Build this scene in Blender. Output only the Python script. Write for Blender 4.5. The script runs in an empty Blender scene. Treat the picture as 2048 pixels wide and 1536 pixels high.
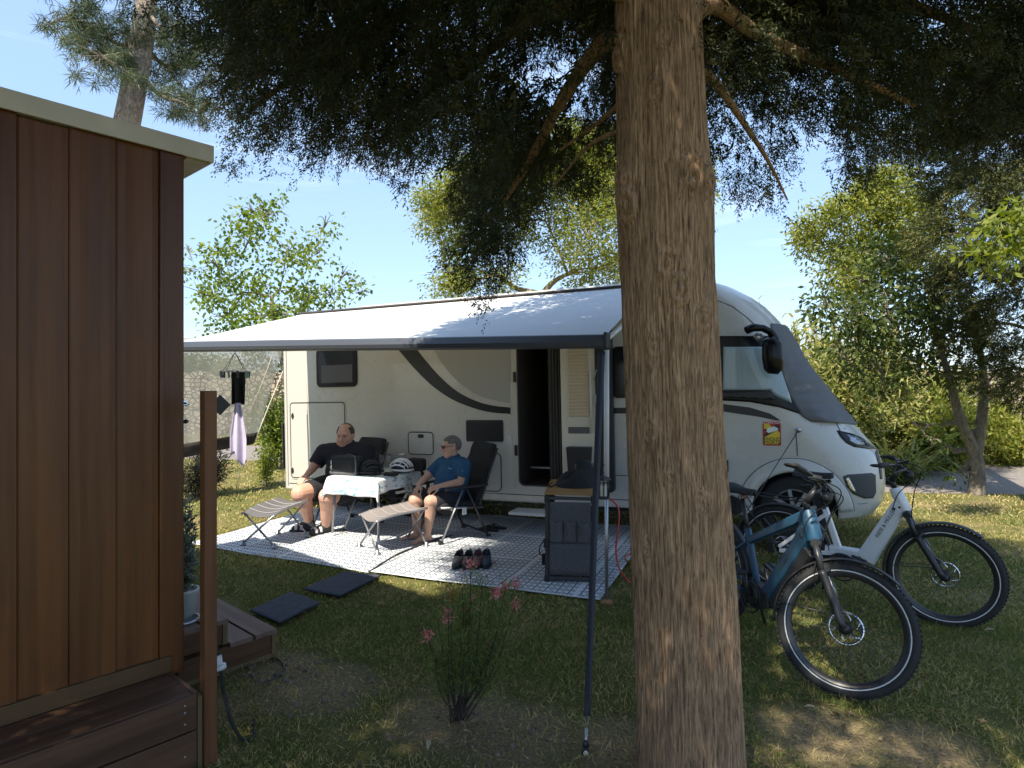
import bpy, bmesh, math, random
import numpy as np
from mathutils import Vector, Matrix, Euler
from mathutils.bvhtree import BVHTree
from mathutils.geometry import tessellate_polygon
random.seed(7)
RNG = np.random.default_rng(7)
PI = math.pi
SC = bpy.context.scene
COL = SC.collection
CAMH, FPX, CX, HY = 1.70, 1250.0, 1024.0, 768.0

# ---------------------------------------------------------------- helpers
def W(px, py, Y):
    return Vector(((px - CX) / FPX * Y, Y, CAMH + (HY - py) / FPX * Y))
def G(px, py, z=0.0):
    Y = (CAMH - z) * FPX / (py - HY)
    return Vector(((px - CX) / FPX * Y, Y, z))
def YM(Y): return 2125 / (60 + 2100 / Y)
def WO(px, py, Y): return W(px, py, YM(Y))
def O(X, Y, z=0.0): return W(CX + 1500 * X / Y, 828 - 1500 * (z - 1.4) / Y, YM(Y))
def proj(p):
    return (CX + FPX * p[0] / p[1], HY - FPX * (p[2] - CAMH) / p[1])

def tag(o, label=None, cat=None, group=None, kind=None):
    if label: o['label'] = label
    if cat: o['category'] = cat
    if group: o['group'] = group
    if kind: o['kind'] = kind
    return o

def empty(name, loc=(0, 0, 0), rz=0.0, label=None, cat=None, group=None, parent=None):
    o = bpy.data.objects.new(name, None)
    COL.objects.link(o)
    o.location = loc
    o.rotation_euler = (0, 0, rz)
    o.empty_display_size = 0.1
    if parent: o.parent = parent
    return tag(o, label, cat, group)

def link_mesh(name, me, mats, parent=None):
    o = bpy.data.objects.new(name, me)
    COL.objects.link(o)
    if not isinstance(mats, (list, tuple)): mats = [mats]
    for m in mats: me.materials.append(m)
    if parent: o.parent = parent
    return o

def copy_tree(o, parent=None):
    c = o.copy()
    COL.objects.link(c)
    if parent: c.parent = parent
    for ch in [x for x in COL.objects if x.parent == o]:
        copy_tree(ch, c)
    return c

class MB:
    """collects shapes into one mesh"""
    def __init__(s):
        s.v = []; s.f = []; s.m = []; s.sm = []
        s.mi = 0
    def add(s, vs, fs, smooth=False):
        b = len(s.v)
        s.v += [tuple(v) for v in vs]
        for f in fs:
            s.f.append(tuple(b + i for i in f)); s.m.append(s.mi); s.sm.append(smooth)
        return s
    def box(s, c, size, rot=None, taper=None):
        hx, hy, hz = size[0] / 2, size[1] / 2, size[2] / 2
        vs = [Vector((x * hx, y * hy, z * hz)) for z in (-1, 1) for y in (-1, 1) for x in (-1, 1)]
        if taper:
            for v in vs:
                if v.z > 0: v.x *= taper; v.y *= taper
        if rot is not None:
            R = rot if isinstance(rot, Matrix) else Euler(rot).to_matrix()
            vs = [R @ v for v in vs]
        c = Vector(c)
        s.add([v + c for v in vs], [(0, 2, 3, 1), (4, 5, 7, 6), (0, 1, 5, 4), (2, 6, 7, 3), (0, 4, 6, 2), (1, 3, 7, 5)])
        return s
    def tube(s, path, r, n=10, cap=True, closed=False, flat=None, up=None):
        path = [Vector(p) for p in path]
        L = len(path)
        rs = r if isinstance(r, (list, tuple)) else [r] * L
        prev = None; vs = []
        for i, p in enumerate(path):
            if closed:
                t = (path[(i + 1) % L] - path[(i - 1) % L])
            else:
                t = path[min(i + 1, L - 1)] - path[max(i - 1, 0)]
            if t.length < 1e-9: t = Vector((0, 0, 1))
            t.normalize()
            if prev is None:
                a = Vector(up) if up is not None else (Vector((0, 0, 1)) if abs(t.z) < .9 else Vector((1, 0, 0)))
                x = t.cross(a).normalized()
            else:
                x = (prev - t * prev.dot(t))
                if x.length < 1e-6: x = t.orthogonal()
                x.normalize()
            prev = x
            y = x.cross(t)
            for k in range(n):
                a = 2 * PI * k / n
                ry = rs[i] * (flat if flat else 1)
                vs.append(p + x * math.cos(a) * rs[i] + y * math.sin(a) * ry)
        fs = []
        for i in range(L if closed else L - 1):
            j = (i + 1) % L
            for k in range(n):
                k2 = (k + 1) % n
                fs.append((i * n + k, i * n + k2, j * n + k2, j * n + k))
        s.add(vs, fs, True)
        if cap and not closed:
            s.add(vs[:n], [tuple(range(n))][::1])
            s.add(vs[-n:], [tuple(range(n - 1, -1, -1))])
        return s
    def cyl(s, a, b, r, r2=None, n=16):
        return s.tube([a, b], [r, r if r2 is None else r2], n)
    def lathe(s, prof, c=(0, 0, 0), axis='Z', n=24, R=None, smooth=True):
        vs = []
        for (r, z) in prof:
            for k in range(n):
                a = 2 * PI * k / n
                v = Vector((r * math.cos(a), r * math.sin(a), z))
                if axis == 'Y': v = Vector((v.x, v.z, v.y))
                if axis == 'X': v = Vector((v.z, v.x, v.y))
                if R is not None: v = R @ v
                vs.append(v + Vector(c))
        fs = []
        for i in range(len(prof) - 1):
            for k in range(n):
                k2 = (k + 1) % n
                fs.append((i * n + k, i * n + k2, (i + 1) * n + k2, (i + 1) * n + k))
        s.add(vs, fs, smooth)
        return s
    def ell(s, c, r, n=16, m=10, R=None):
        if not isinstance(r, (list, tuple)): r = (r, r, r)
        vs = []; fs = []
        for i in range(m + 1):
            th = PI * i / m
            for k in range(n):
                a = 2 * PI * k / n
                v = Vector((r[0] * math.sin(th) * math.cos(a), r[1] * math.sin(th) * math.sin(a), r[2] * math.cos(th)))
                if R is not None: v = R @ v
                vs.append(v + Vector(c))
        for i in range(m):
            for k in range(n):
                k2 = (k + 1) % n
                fs.append((i * n + k, (i + 1) * n + k, (i + 1) * n + k2, i * n + k2))
        s.add(vs, fs, True)
        return s
    def prism(s, poly, d0, d1, plane='XZ', holes=None):
        """extrude a 2D polygon; plane XZ -> depth along Y"""
        def P(a, b, d):
            return (a, d, b) if plane == 'XZ' else ((a, b, d) if plane == 'XY' else (d, a, b))
        loops = [poly] + (holes or [])
        flat = [[Vector((p[0], p[1], 0)) for p in l] for l in loops]
        tris = tessellate_polygon(flat)
        allp = [p for l in loops for p in l]
        n = len(allp)
        vs = [P(p[0], p[1], d0) for p in allp] + [P(p[0], p[1], d1) for p in allp]
        fs = [tuple(t) for t in tris] + [tuple(i + n for i in reversed(t)) for t in tris]
        b = 0
        for l in loops:
            k = len(l)
            for i in range(k):
                j = (i + 1) % k
                fs.append((b + i, b + j, b + j + n, b + i + n))
            b += k
        s.add(vs, fs)
        return s
    def grid(s, fn, nu, nv, smooth=True):
        vs = [fn(i / nu, j / nv) for j in range(nv + 1) for i in range(nu + 1)]
        fs = [(j * (nu + 1) + i, j * (nu + 1) + i + 1, (j + 1) * (nu + 1) + i + 1, (j + 1) * (nu + 1) + i) for j in range(nv) for i in range(nu)]
        s.add(vs, fs, smooth)
        return s
    def build(s, name, mats, parent=None, bevel=0, solid=0, fix=True, seg=2):
        me = bpy.data.meshes.new(name)
        me.from_pydata(s.v, [], s.f)
        me.polygons.foreach_set('material_index', s.m)
        me.polygons.foreach_set('use_smooth', s.sm)
        if fix:
            bm = bmesh.new(); bm.from_mesh(me)
            bmesh.ops.remove_doubles(bm, verts=bm.verts, dist=1e-5)
            bmesh.ops.recalc_face_normals(bm, faces=bm.faces)
            bm.to_mesh(me); bm.free()
        me.update()
        o = link_mesh(name, me, mats, parent)
        if solid:
            m = o.modifiers.new('solid', 'SOLIDIFY'); m.thickness = solid; m.offset = 0
        if bevel:
            m = o.modifiers.new('bevel', 'BEVEL'); m.width = bevel; m.segments = seg; m.limit_method = 'ANGLE'; m.angle_limit = math.radians(40)
            m.harden_normals = False
        return o

def bake(o):
    """replace an object's mesh by its evaluated mesh"""
    dg = bpy.context.evaluated_depsgraph_get()
    dg.update()
    me = bpy.data.meshes.new_from_object(o.evaluated_get(dg))
    o.modifiers.clear()
    old = o.data
    o.data = me
    return o

def rrect(u0, z0, u1, z1, r, n=5):
    pts = []
    for (cx, cz, a0) in ((u1 - r, z1 - r, 0), (u0 + r, z1 - r, 90), (u0 + r, z0 + r, 180), (u1 - r, z0 + r, 270)):
        for k in range(n + 1):
            a = math.radians(a0 + 90 * k / n)
            pts.append((cx + r * math.cos(a), cz + r * math.sin(a)))
    return pts

def spline(pts, n=8):
    """Catmull-Rom through points"""
    P = [Vector(p) for p in pts]
    P = [P[0] * 2 - P[1]] + P + [P[-1] * 2 - P[-2]]
    out = []
    for i in range(1, len(P) - 2):
        for k in range(n):
            t = k / n
            a, b, c, d = P[i - 1], P[i], P[i + 1], P[i + 2]
            out.append(0.5 * ((2 * b) + (c - a) * t + (2 * a - 5 * b + 4 * c - d) * t * t + (3 * b - a - 3 * c + d) * t ** 3))
    out.append(P[-2].copy())
    return out

def np_mesh(name, verts, faces, mats, parent=None, attr=None, smooth=False):
    """verts (n,3) faces (m,k)"""
    me = bpy.data.meshes.new(name)
    nv, (nf, k) = len(verts), faces.shape
    me.vertices.add(nv)
    me.vertices.foreach_set('co', np.ascontiguousarray(verts, dtype=np.float32).ravel())
    me.loops.add(nf * k)
    me.loops.foreach_set('vertex_index', np.ascontiguousarray(faces, dtype=np.int32).ravel())
    me.polygons.add(nf)
    me.polygons.foreach_set('loop_start', np.arange(0, nf * k, k, dtype=np.int32))
    if smooth: me.polygons.foreach_set('use_smooth', np.ones(nf, dtype=bool))
    if attr is not None:
        for an, av in attr.items():
            a = me.attributes.new(an, 'FLOAT', 'FACE')
            a.data.foreach_set('value', np.ascontiguousarray(av, dtype=np.float32))
    me.update(calc_edges=True)
    return link_mesh(name, me, mats, parent)

# value noise in numpy
_perm = np.random.default_rng(3).random((32, 32, 32))
def vnoise(p, scale=1.0):
    q = np.asarray(p) * scale
    i = np.floor(q).astype(int); f = q - i; f = f * f * (3 - 2 * f)
    r = 0
    for dx in (0, 1):
        for dy in (0, 1):
            for dz in (0, 1):
                w = (f[:, 0] if dx else 1 - f[:, 0]) * (f[:, 1] if dy else 1 - f[:, 1]) * (f[:, 2] if dz else 1 - f[:, 2])
                r = r + w * _perm[(i[:, 0] + dx) % 32, (i[:, 1] + dy) % 32, (i[:, 2] + dz) % 32]
    return r

def unit(a):
    return a / np.maximum(np.linalg.norm(a, axis=-1, keepdims=True), 1e-9)

def leaves_np(c, d, L, wd, fold=0.0):
    """rhombic leaf quads at c along d with length L, width wd"""
    n = len(c)
    d = unit(d)
    r = unit(RNG.normal(size=(n, 3)))
    s = unit(np.cross(d, r))
    nn = np.cross(s, d)
    L = np.asarray(L).reshape(-1, 1) * np.ones((n, 1)); wd = np.asarray(wd).reshape(-1, 1) * np.ones((n, 1))
    mid = c + d * L * 0.45 + nn * L * fold
    v = np.stack([c, mid + s * wd * .5, c + d * L, mid - s * wd * .5], axis=1).reshape(-1, 3)
    f = np.arange(n * 4).reshape(n, 4)
    return v, f

# ---------------------------------------------------------------- materials
def mat(name, col=(.5, .5, .5), rough=.6, metal=0.0, spec=.5, noise=0.0, nscale=8.0, bump=0.0, bscale=40.0, coat=0.0, trans=0.0, col2=None, sheen=0.0, stretch=None):
    m = bpy.data.materials.new(name); m.use_nodes = True
    nt = m.node_tree; N = nt.nodes; Lk = nt.links
    b = N['Principled BSDF']
    b.inputs['Base Color'].default_value = (*col, 1)
    b.inputs['Roughness'].default_value = rough
    b.inputs['Metallic'].default_value = metal
    b.inputs['Specular IOR Level'].default_value = spec
    b.inputs['Coat Weight'].default_value = coat
    b.inputs['Transmission Weight'].default_value = trans
    b.inputs['Sheen Weight'].default_value = sheen
    tc = N.new('ShaderNodeTexCoord')
    src = tc.outputs['Object']
    if stretch:
        mp = N.new('ShaderNodeMapping'); mp.inputs['Scale'].default_value = stretch
        Lk.new(src, mp.inputs['Vector']); src = mp.outputs['Vector']
    if noise > 0 or col2:
        nz = N.new('ShaderNodeTexNoise'); nz.inputs['Scale'].default_value = nscale; nz.inputs['Detail'].default_value = 6; nz.inputs['Roughness'].default_value = .6
        Lk.new(src, nz.inputs['Vector'])
        rp = N.new('ShaderNodeValToRGB')
        rp.color_ramp.elements[0].position = .3; rp.color_ramp.elements[1].position = .7
        c2 = col2 if col2 else tuple(min(1, c * (1 + noise)) for c in col)
        c1 = col if col2 else tuple(c * (1 - noise) for c in col)
        rp.color_ramp.elements[0].color = (*c1, 1); rp.color_ramp.elements[1].color = (*c2, 1)
        Lk.new(nz.outputs['Fac'], rp.inputs['Fac']); Lk.new(rp.outputs['Color'], b.inputs['Base Color'])
        mr = N.new('ShaderNodeMapRange'); mr.inputs['To Min'].default_value = max(0, rough - .1); mr.inputs['To Max'].default_value = min(1, rough + .1)
        Lk.new(nz.outputs['Fac'], mr.inputs['Value']); Lk.new(mr.outputs['Result'], b.inputs['Roughness'])
    if bump > 0:
        n2 = N.new('ShaderNodeTexNoise'); n2.inputs['Scale'].default_value = bscale; n2.inputs['Detail'].default_value = 4
        Lk.new(src, n2.inputs['Vector'])
        bp = N.new('ShaderNodeBump'); bp.inputs['Strength'].default_value = bump; bp.inputs['Distance'].default_value = .01
        Lk.new(n2.outputs['Fac'], bp.inputs['Height']); Lk.new(bp.outputs['Normal'], b.inputs['Normal'])
    return m

def leafmat(name, cols, trans=.35, rough=.55, spec=.3, tint=None):
    """leaf colour from a per-leaf random attribute plus large scale noise"""
    m = bpy.data.materials.new(name); m.use_nodes = True
    nt = m.node_tree; N = nt.nodes; Lk = nt.links
    b = N['Principled BSDF']; out = N['Material Output']
    at = N.new('ShaderNodeAttribute'); at.attribute_name = 'r'
    rp = N.new('ShaderNodeValToRGB'); el = rp.color_ramp.elements
    while len(el) < len(cols): el.new(.5)
    for i, c in enumerate(cols):
        el[i].position = i / (len(cols) - 1); el[i].color = (*c, 1)
    Lk.new(at.outputs['Fac'], rp.inputs['Fac'])
    Lk.new(rp.outputs['Color'], b.inputs['Base Color'])
    b.inputs['Roughness'].default_value = rough; b.inputs['Specular IOR Level'].default_value = spec
    if trans > 0:
        t = N.new('ShaderNodeBsdfTranslucent')
        mx = N.new('ShaderNodeMixShader'); mx.inputs['Fac'].default_value = trans
        hs = N.new('ShaderNodeHueSaturation'); hs.inputs['Saturation'].default_value = 1.15; hs.inputs['Value'].default_value = 1.5; hs.inputs['Hue'].default_value = .485
        Lk.new(rp.outputs['Color'], hs.inputs['Color']); Lk.new(hs.outputs['Color'], t.inputs['Color'])
        Lk.new(b.outputs['BSDF'], mx.inputs[1]); Lk.new(t.outputs['BSDF'], mx.inputs[2])
        Lk.new(mx.outputs['Shader'], out.inputs['Surface'])
    return m

def woodmat(name, c1, c2, axis='Z', rough=.5, spec=.35, knots=True, scale=1.0):
    m = bpy.data.materials.new(name); m.use_nodes = True
    nt = m.node_tree; N = nt.nodes; Lk = nt.links; b = N['Principled BSDF']
    tc = N.new('ShaderNodeTexCoord'); mp = N.new('ShaderNodeMapping')
    s = {'X': (1.2, 22, 22), 'Y': (22, 1.2, 22), 'Z': (22, 22, 1.2)}[axis]
    mp.inputs['Scale'].default_value = tuple(x * scale for x in s)
    Lk.new(tc.outputs['Object'], mp.inputs['Vector'])
    n1 = N.new('ShaderNodeTexNoise'); n1.inputs['Scale'].default_value = 1.0; n1.inputs['Detail'].default_value = 8; n1.inputs['Roughness'].default_value = .65; n1.inputs['Distortion'].default_value = .6
    Lk.new(mp.outputs['Vector'], n1.inputs['Vector'])
    mp2 = N.new('ShaderNodeMapping'); mp2.inputs['Scale'].default_value = tuple(x * .28 * scale for x in s)
    Lk.new(tc.outputs['Object'], mp2.inputs['Vector'])
    n2 = N.new('ShaderNodeTexNoise'); n2.inputs['Scale'].default_value = 1.0; n2.inputs['Detail'].default_value = 3
    Lk.new(mp2.outputs['Vector'], n2.inputs['Vector'])
    ad = N.new('ShaderNodeMath'); ad.operation = 'ADD'; Lk.new(n1.outputs['Fac'], ad.inputs[0]); Lk.new(n2.outputs['Fac'], ad.inputs[1])
    hf = N.new('ShaderNodeMath'); hf.operation = 'MULTIPLY'; hf.inputs[1].default_value = .5; Lk.new(ad.outputs[0], hf.inputs[0])
    rp = N.new('ShaderNodeValToRGB'); rp.color_ramp.elements[0].position = .34; rp.color_ramp.elements[1].position = .66
    rp.color_ramp.elements[0].color = (*c1, 1); rp.color_ramp.elements[1].color = (*c2, 1)
    Lk.new(hf.outputs[0], rp.inputs['Fac']); Lk.new(rp.outputs['Color'], b.inputs['Base Color'])
    bp = N.new('ShaderNodeBump'); bp.inputs['Strength'].default_value = .35; bp.inputs['Distance'].default_value = .004
    Lk.new(n1.outputs['Fac'], bp.inputs['Height']); Lk.new(bp.outputs['Normal'], b.inputs['Normal'])
    b.inputs['Roughness'].default_value = rough; b.inputs['Specular IOR Level'].default_value = spec
    return m

M = {}
M['black_plastic'] = mat('black_plastic', (.018, .018, .02), .45, noise=.2)
M['black_rubber'] = mat('black_rubber', (.02, .02, .021), .8, noise=.25, bump=.2, bscale=80)
M['black_gloss'] = mat('black_gloss', (.008, .008, .009), .22, spec=.22)
M['black_metal'] = mat('black_metal', (.022, .022, .025), .4, spec=.6)
M['black_cloth'] = mat('black_cloth', (.016, .016, .018), .9, noise=.3, nscale=14, bump=.35, bscale=25)
M['dark_grey_metal'] = mat('dark_grey_metal', (.07, .072, .08), .4, metal=.6)
M['grey_metal'] = mat('grey_metal', (.42, .43, .45), .38, metal=.8)
M['white_metal'] = mat('white_metal', (.66, .67, .68), .4)
M['chrome'] = mat('chrome', (.75, .76, .78), .15, metal=1)
M['bar_grey'] = mat('bar_grey', (.075, .083, .1), .42, metal=.25, spec=.6)
M['mh_white'] = mat('mh_white', (.50, .484, .438), .28, coat=.3, noise=.01, nscale=2.5)
M['mh_trim'] = mat('mh_trim', (.48, .46, .41), .35)
M['mh_grey'] = mat('mh_grey', (.33, .325, .30), .4)
M['seam'] = mat('seam', (.05, .05, .05), .7)
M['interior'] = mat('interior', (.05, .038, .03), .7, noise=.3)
M['glass_dark'] = mat('glass_dark', (.012, .012, .014), .10, spec=.25)
M['blind_grey'] = mat('blind_grey', (.10, .10, .11), .7)
M['cover'] = mat('cover', (.115, .117, .122), .72, noise=.12, nscale=6, bump=.25, bscale=60)
M['skin'] = mat('skin', (.56, .32, .235), .55, noise=.10, nscale=9, spec=.35)
M['skin2'] = mat('skin2', (.50, .30, .22), .55, noise=.10, nscale=9, spec=.35)
# ---------------------------------------------------------------- camera, light, sky
cam_d = bpy.data.cameras.new('camera'); cam = bpy.data.objects.new('camera', cam_d); COL.objects.link(cam)
cam.location = (0, 0, CAMH); cam.rotation_euler = (math.radians(90), 0, 0)
cam_d.sensor_width = 36; cam_d.lens = 36 * FPX / 2048; cam_d.shift_y = (HY - 768) / 2048
cam_d.clip_start = .05; cam_d.clip_end = 9000
SC.camera = cam
LDIR = Vector((.3335, .608, -1.0)).normalized()
SUN_EL = math.asin(-LDIR.z); SUN_ROT = math.atan2(-LDIR.x, -LDIR.y)
sd = bpy.data.lights.new('sun', 'SUN'); sd.energy = 3.4; sd.angle = math.radians(.55); sd.color = (1, .92, .77)
sun = bpy.data.objects.new('sun', sd); COL.objects.link(sun); sun.rotation_euler = LDIR.to_track_quat('-Z', 'Y').to_euler()
sun.location = (-8, -12, 16)
wd = bpy.data.worlds.new('World'); SC.world = wd; wd.use_nodes = True
nt = wd.node_tree; N = nt.nodes; Lk = nt.links; bg = N['Background']
sky = N.new('ShaderNodeTexSky'); sky.sky_type = 'NISHITA'; sky.sun_disc = False; sky.sun_elevation = SUN_EL; sky.sun_rotation = SUN_ROT % (2 * PI)
sky.air_density = 1.1; sky.dust_density = .15; sky.ozone_density = 2.0; sky.altitude = 50
tc = N.new('ShaderNodeTexCoord'); mp = N.new('ShaderNodeMapping'); mp.inputs['Scale'].default_value = (1.1, 1.6, 9); mp.inputs['Rotation'].default_value = (.12, .1, .4)
Lk.new(tc.outputs['Generated'], mp.inputs['Vector'])
nz = N.new('ShaderNodeTexNoise'); nz.inputs['Scale'].default_value = 2.2; nz.inputs['Detail'].default_value = 7; nz.inputs['Roughness'].default_value = .62; nz.inputs['Distortion'].default_value = .5
Lk.new(mp.outputs['Vector'], nz.inputs['Vector'])
rp = N.new('ShaderNodeValToRGB'); rp.color_ramp.elements[0].position = .54; rp.color_ramp.elements[1].position = .85
rp.color_ramp.elements[0].color = (0, 0, 0, 1); rp.color_ramp.elements[1].color = (.34, .34, .34, 1)
Lk.new(nz.outputs['Fac'], rp.inputs['Fac'])
mx = N.new('ShaderNodeMix'); mx.data_type = 'RGBA'; mx.inputs[7].default_value = (4.2, 4.4, 4.7, 1)
Lk.new(rp.outputs['Color'], mx.inputs[0])
tn = N.new('ShaderNodeMix'); tn.data_type = 'RGBA'; tn.inputs[0].default_value = .78; tn.inputs[7].default_value = (1.08, 1.58, 2.45, 1)
Lk.new(sky.outputs['Color'], tn.inputs[6]); Lk.new(tn.outputs[2], mx.inputs[6]); Lk.new(mx.outputs[2], bg.inputs['Color'])
bg.inputs['Strength'].default_value = .15
vs = SC.view_settings; vs.view_transform = 'Standard'; vs.look = 'None'; vs.exposure = 1.55; vs.gamma = 1; vs.use_curve_mapping = False
try:
    SC.cycles.use_denoising = True; SC.cycles.denoiser = 'OPENIMAGEDENOISE'; SC.cycles.denoising_prefilter = 'NONE'; SC.cycles.denoising_input_passes = 'RGB_ALBEDO_NORMAL'
    SC.cycles.max_bounces = 8; SC.cycles.transparent_max_bounces = 12
except Exception: pass

# ---------------------------------------------------------------- ground
SOIL = [(G(910, 1435), .36), (G(1030, 1470), .34), (G(640, 1375), .34), (G(1240, 1490), .28), (G(575, 1335), .24), (G(1650, 1470), .32), (G(1850, 1500), .3)]
def ground_mat():
    m = bpy.data.materials.new('lawn'); m.use_nodes = True
    nt = m.node_tree; N = nt.nodes; Lk = nt.links; b = N['Principled BSDF']
    tc = N.new('ShaderNodeTexCoord')
    def noise(s, d=6, r=.6):
        n = N.new('ShaderNodeTexNoise'); n.inputs['Scale'].default_value = s; n.inputs['Detail'].default_value = d; n.inputs['Roughness'].default_value = r
        Lk.new(tc.outputs['Object'], n.inputs['Vector']); return n
    fine = noise(55, 8, .7)
    g = N.new('ShaderNodeValToRGB'); e = g.color_ramp.elements
    e[0].position = .3; e[0].color = (.055, .062, .02, 1); e[1].position = .72; e[1].color = (.22, .21, .07, 1)
    Lk.new(fine.outputs['Fac'], g.inputs['Fac'])
    d = N.new('ShaderNodeValToRGB'); e = d.color_ramp.elements
    e[0].position = .3; e[0].color = (.10, .072, .042, 1); e[1].position = .7; e[1].color = (.41, .32, .18, 1)
    Lk.new(fine.outputs['Fac'], d.inputs['Fac'])
    big = noise(1.1, 5, .65)
    r = N.new('ShaderNodeValToRGB'); e = r.color_ramp.elements
    e[0].position = .5; e[0].color = (0, 0, 0, 1); e[1].position = .68; e[1].color = (1, 1, 1, 1)
    Lk.new(big.outputs['Fac'], r.inputs['Fac'])
    last = r.outputs['Color']
    geo = N.new('ShaderNodeNewGeometry')
    for (c, rad) in SOIL:
        vd = N.new('ShaderNodeVectorMath'); vd.operation = 'DISTANCE'; vd.inputs[1].default_value = c
        Lk.new(geo.outputs['Position'], vd.inputs[0])
        mr = N.new('ShaderNodeMapRange'); mr.inputs['From Min'].default_value = rad * .5; mr.inputs['From Max'].default_value = rad * 1.15; mr.inputs['To Min'].default_value = 1; mr.inputs['To Max'].default_value = 0
        Lk.new(vd.outputs['Value'], mr.inputs['Value'])
        mm = N.new('ShaderNodeMath'); mm.operation = 'MAXIMUM'; Lk.new(last, mm.inputs[0]); Lk.new(mr.outputs['Result'], mm.inputs[1]); last = mm.outputs[0]
    mx = N.new('ShaderNodeMix'); mx.data_type = 'RGBA'
    Lk.new(last, mx.inputs[0]); Lk.new(g.outputs['Color'], mx.inputs[6]); Lk.new(d.outputs['Color'], mx.inputs[7])
    Lk.new(mx.outputs[2], b.inputs['Base Color'])
    b.inputs['Roughness'].default_value = .95; b.inputs['Specular IOR Level'].default_value = .1
    bp = N.new('ShaderNodeBump'); bp.inputs['Strength'].default_value = .8; bp.inputs['Distance'].default_value = .03
    Lk.new(fine.outputs['Fac'], bp.inputs['Height']); Lk.new(bp.outputs['Normal'], b.inputs['Normal'])
    return m
gm = MB(); gm.add([(-700, -200, 0), (700, -200, 0), (700, 2500, 0), (-700, 2500, 0)], [(0, 1, 2, 3)])
tag(gm.build('ground', ground_mat(), fix=False), kind='structure')

M['asphalt'] = mat('asphalt', (.20, .185, .175), .9, noise=.25, nscale=6, bump=.4, bscale=120)
M['gravel'] = mat('gravel', (.19, .165, .145), .95, noise=.35, nscale=14, bump=.6, bscale=90)
def sheet(name, pts, m, z):
    b = MB(); b.add([(p[0], p[1], z) for p in pts], [tuple(range(len(pts)))])
    return tag(b.build(name, m, fix=False), kind='structure')
PATH_P = [(-30, 13.6), (-7.4, 14.2), (2.5, 11.6), (6.0, 9.75), (12, 9.2), (40, 5), (40, 9), (12, 12.6), (8, 13.4), (4, 14.6), (-6.5, 17.2), (-30, 17.0)]
# the campsite lane passing behind the motorhome and out to the right
sheet('path', PATH_P, M['gravel'], .004)

# hills far behind
M['hill'] = mat('hill', (.24, .29, .33), 1.0, noise=.2, nscale=.004)  # rock grey shifted to blue: distance haze painted into the base colour
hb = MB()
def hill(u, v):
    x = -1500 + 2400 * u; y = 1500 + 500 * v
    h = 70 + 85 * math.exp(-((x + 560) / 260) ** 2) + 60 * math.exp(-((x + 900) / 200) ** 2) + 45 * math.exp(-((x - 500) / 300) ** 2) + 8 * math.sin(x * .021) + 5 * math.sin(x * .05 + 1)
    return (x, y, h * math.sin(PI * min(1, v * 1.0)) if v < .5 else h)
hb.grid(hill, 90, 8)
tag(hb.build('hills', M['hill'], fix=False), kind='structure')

# ---------------------------------------------------------------- grass, litter, pebbles
_rd = Vector((.368, .93, 0))
RUG_L = [G(378, 1090.6), G(738, 1149), G(738, 1149) + _rd * 2.62, G(378, 1090.6) + _rd * 2.62]
RUG_R = [G(741, 1149.5), G(1200, 1205), G(1200, 1205) + _rd * 2.62, G(741, 1149.5) + _rd * 2.62]
MAT_A = [G(606, 1186), G(680, 1201), G(762, 1158), G(692, 1151)]
MAT_B = [G(500, 1230), G(559, 1256), G(641, 1216), G(582, 1194)]
def in_poly(x, y, poly):
    ins = np.zeros(len(x), bool); n = len(poly)
    for i in range(n):
        x1, y1 = poly[i][0], poly[i][1]; x2, y2 = poly[(i + 1) % n][0], poly[(i + 1) % n][1]
        c = ((y1 > y) != (y2 > y)) & (x < (x2 - x1) * (y - y1) / (y2 - y1 + 1e-12) + x1)
        ins ^= c
    return ins
DECK_P = [(-1.38, 2.75), (-2.9, 1.0), (-4, 0), (-5, 4.7), (-2.2, 5.0), (-1.48, 3.95), (-1.75, 3.5)]
def scatter(y0, y1, dens, L0, L1, wd, seed):
    rg = np.random.default_rng(seed)
    A = (y1 * y1 - y0 * y0) * .86
    n = int(A * dens)
    y = np.sqrt(rg.uniform(y0 * y0, y1 * y1, n)); x = rg.uniform(-.86, .86, n) * y
    keep = np.ones(n, bool)
    for P in (RUG_L, RUG_R, MAT_A, MAT_B, PATH_P, DECK_P): keep &= ~in_poly(x, y, P)
    p3 = np.stack([x, y, np.zeros(n)], 1)
    patch = vnoise(p3 + 20, 1.3) * .6 + vnoise(p3 + 40, 4.5) * .4
    for (c, rad) in SOIL:
        dd = np.hypot(x - c[0], y - c[1]); patch = np.where(dd < rad, patch * .35, patch)
    keep &= rg.random(n) < np.clip((patch - .18) * 3.0, .12, 1)
    x, y, p3, patch = x[keep], y[keep], p3[keep], patch[keep]; n = len(x)
    L = rg.uniform(L0, L1, n) * (.6 + .8 * vnoise(p3 + 7, 2.2))
    d = np.stack([rg.normal(0, .75, n), rg.normal(0, .75, n), np.ones(n) * .75], 1)
    v, f = leaves_np(np.stack([x, y, np.zeros(n)], 1), d, L, wd, .08)
    straw = (rg.random(n) < np.clip(1.06 - patch * 1.35 + np.clip((np.hypot(x * .6, y) - 5) * .08, 0, .35), .15, .92))
    r = np.where(straw, rg.uniform(.68, 1, n), rg.uniform(0, .6, n))
    return v, f, r
parts = [scatter(2.6, 4.6, 9000, .022, .055, .0042, 1), scatter(4.6, 8, 3000, .025, .06, .007, 2), scatter(8, 15, 520, .03, .07, .016, 3), scatter(15, 36, 45, .05, .16, .04, 4)]
off = 0; VV = []; FF = []; RR = []
for v, f, r in parts:
    VV.append(v); FF.append(f + off); RR.append(r); off += len(v)
M['grass'] = leafmat('grass', [(.07, .115, .026), (.12, .175, .042), (.21, .225, .06), (.37, .31, .11), (.52, .42, .20)], trans=.3, rough=.6)
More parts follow.
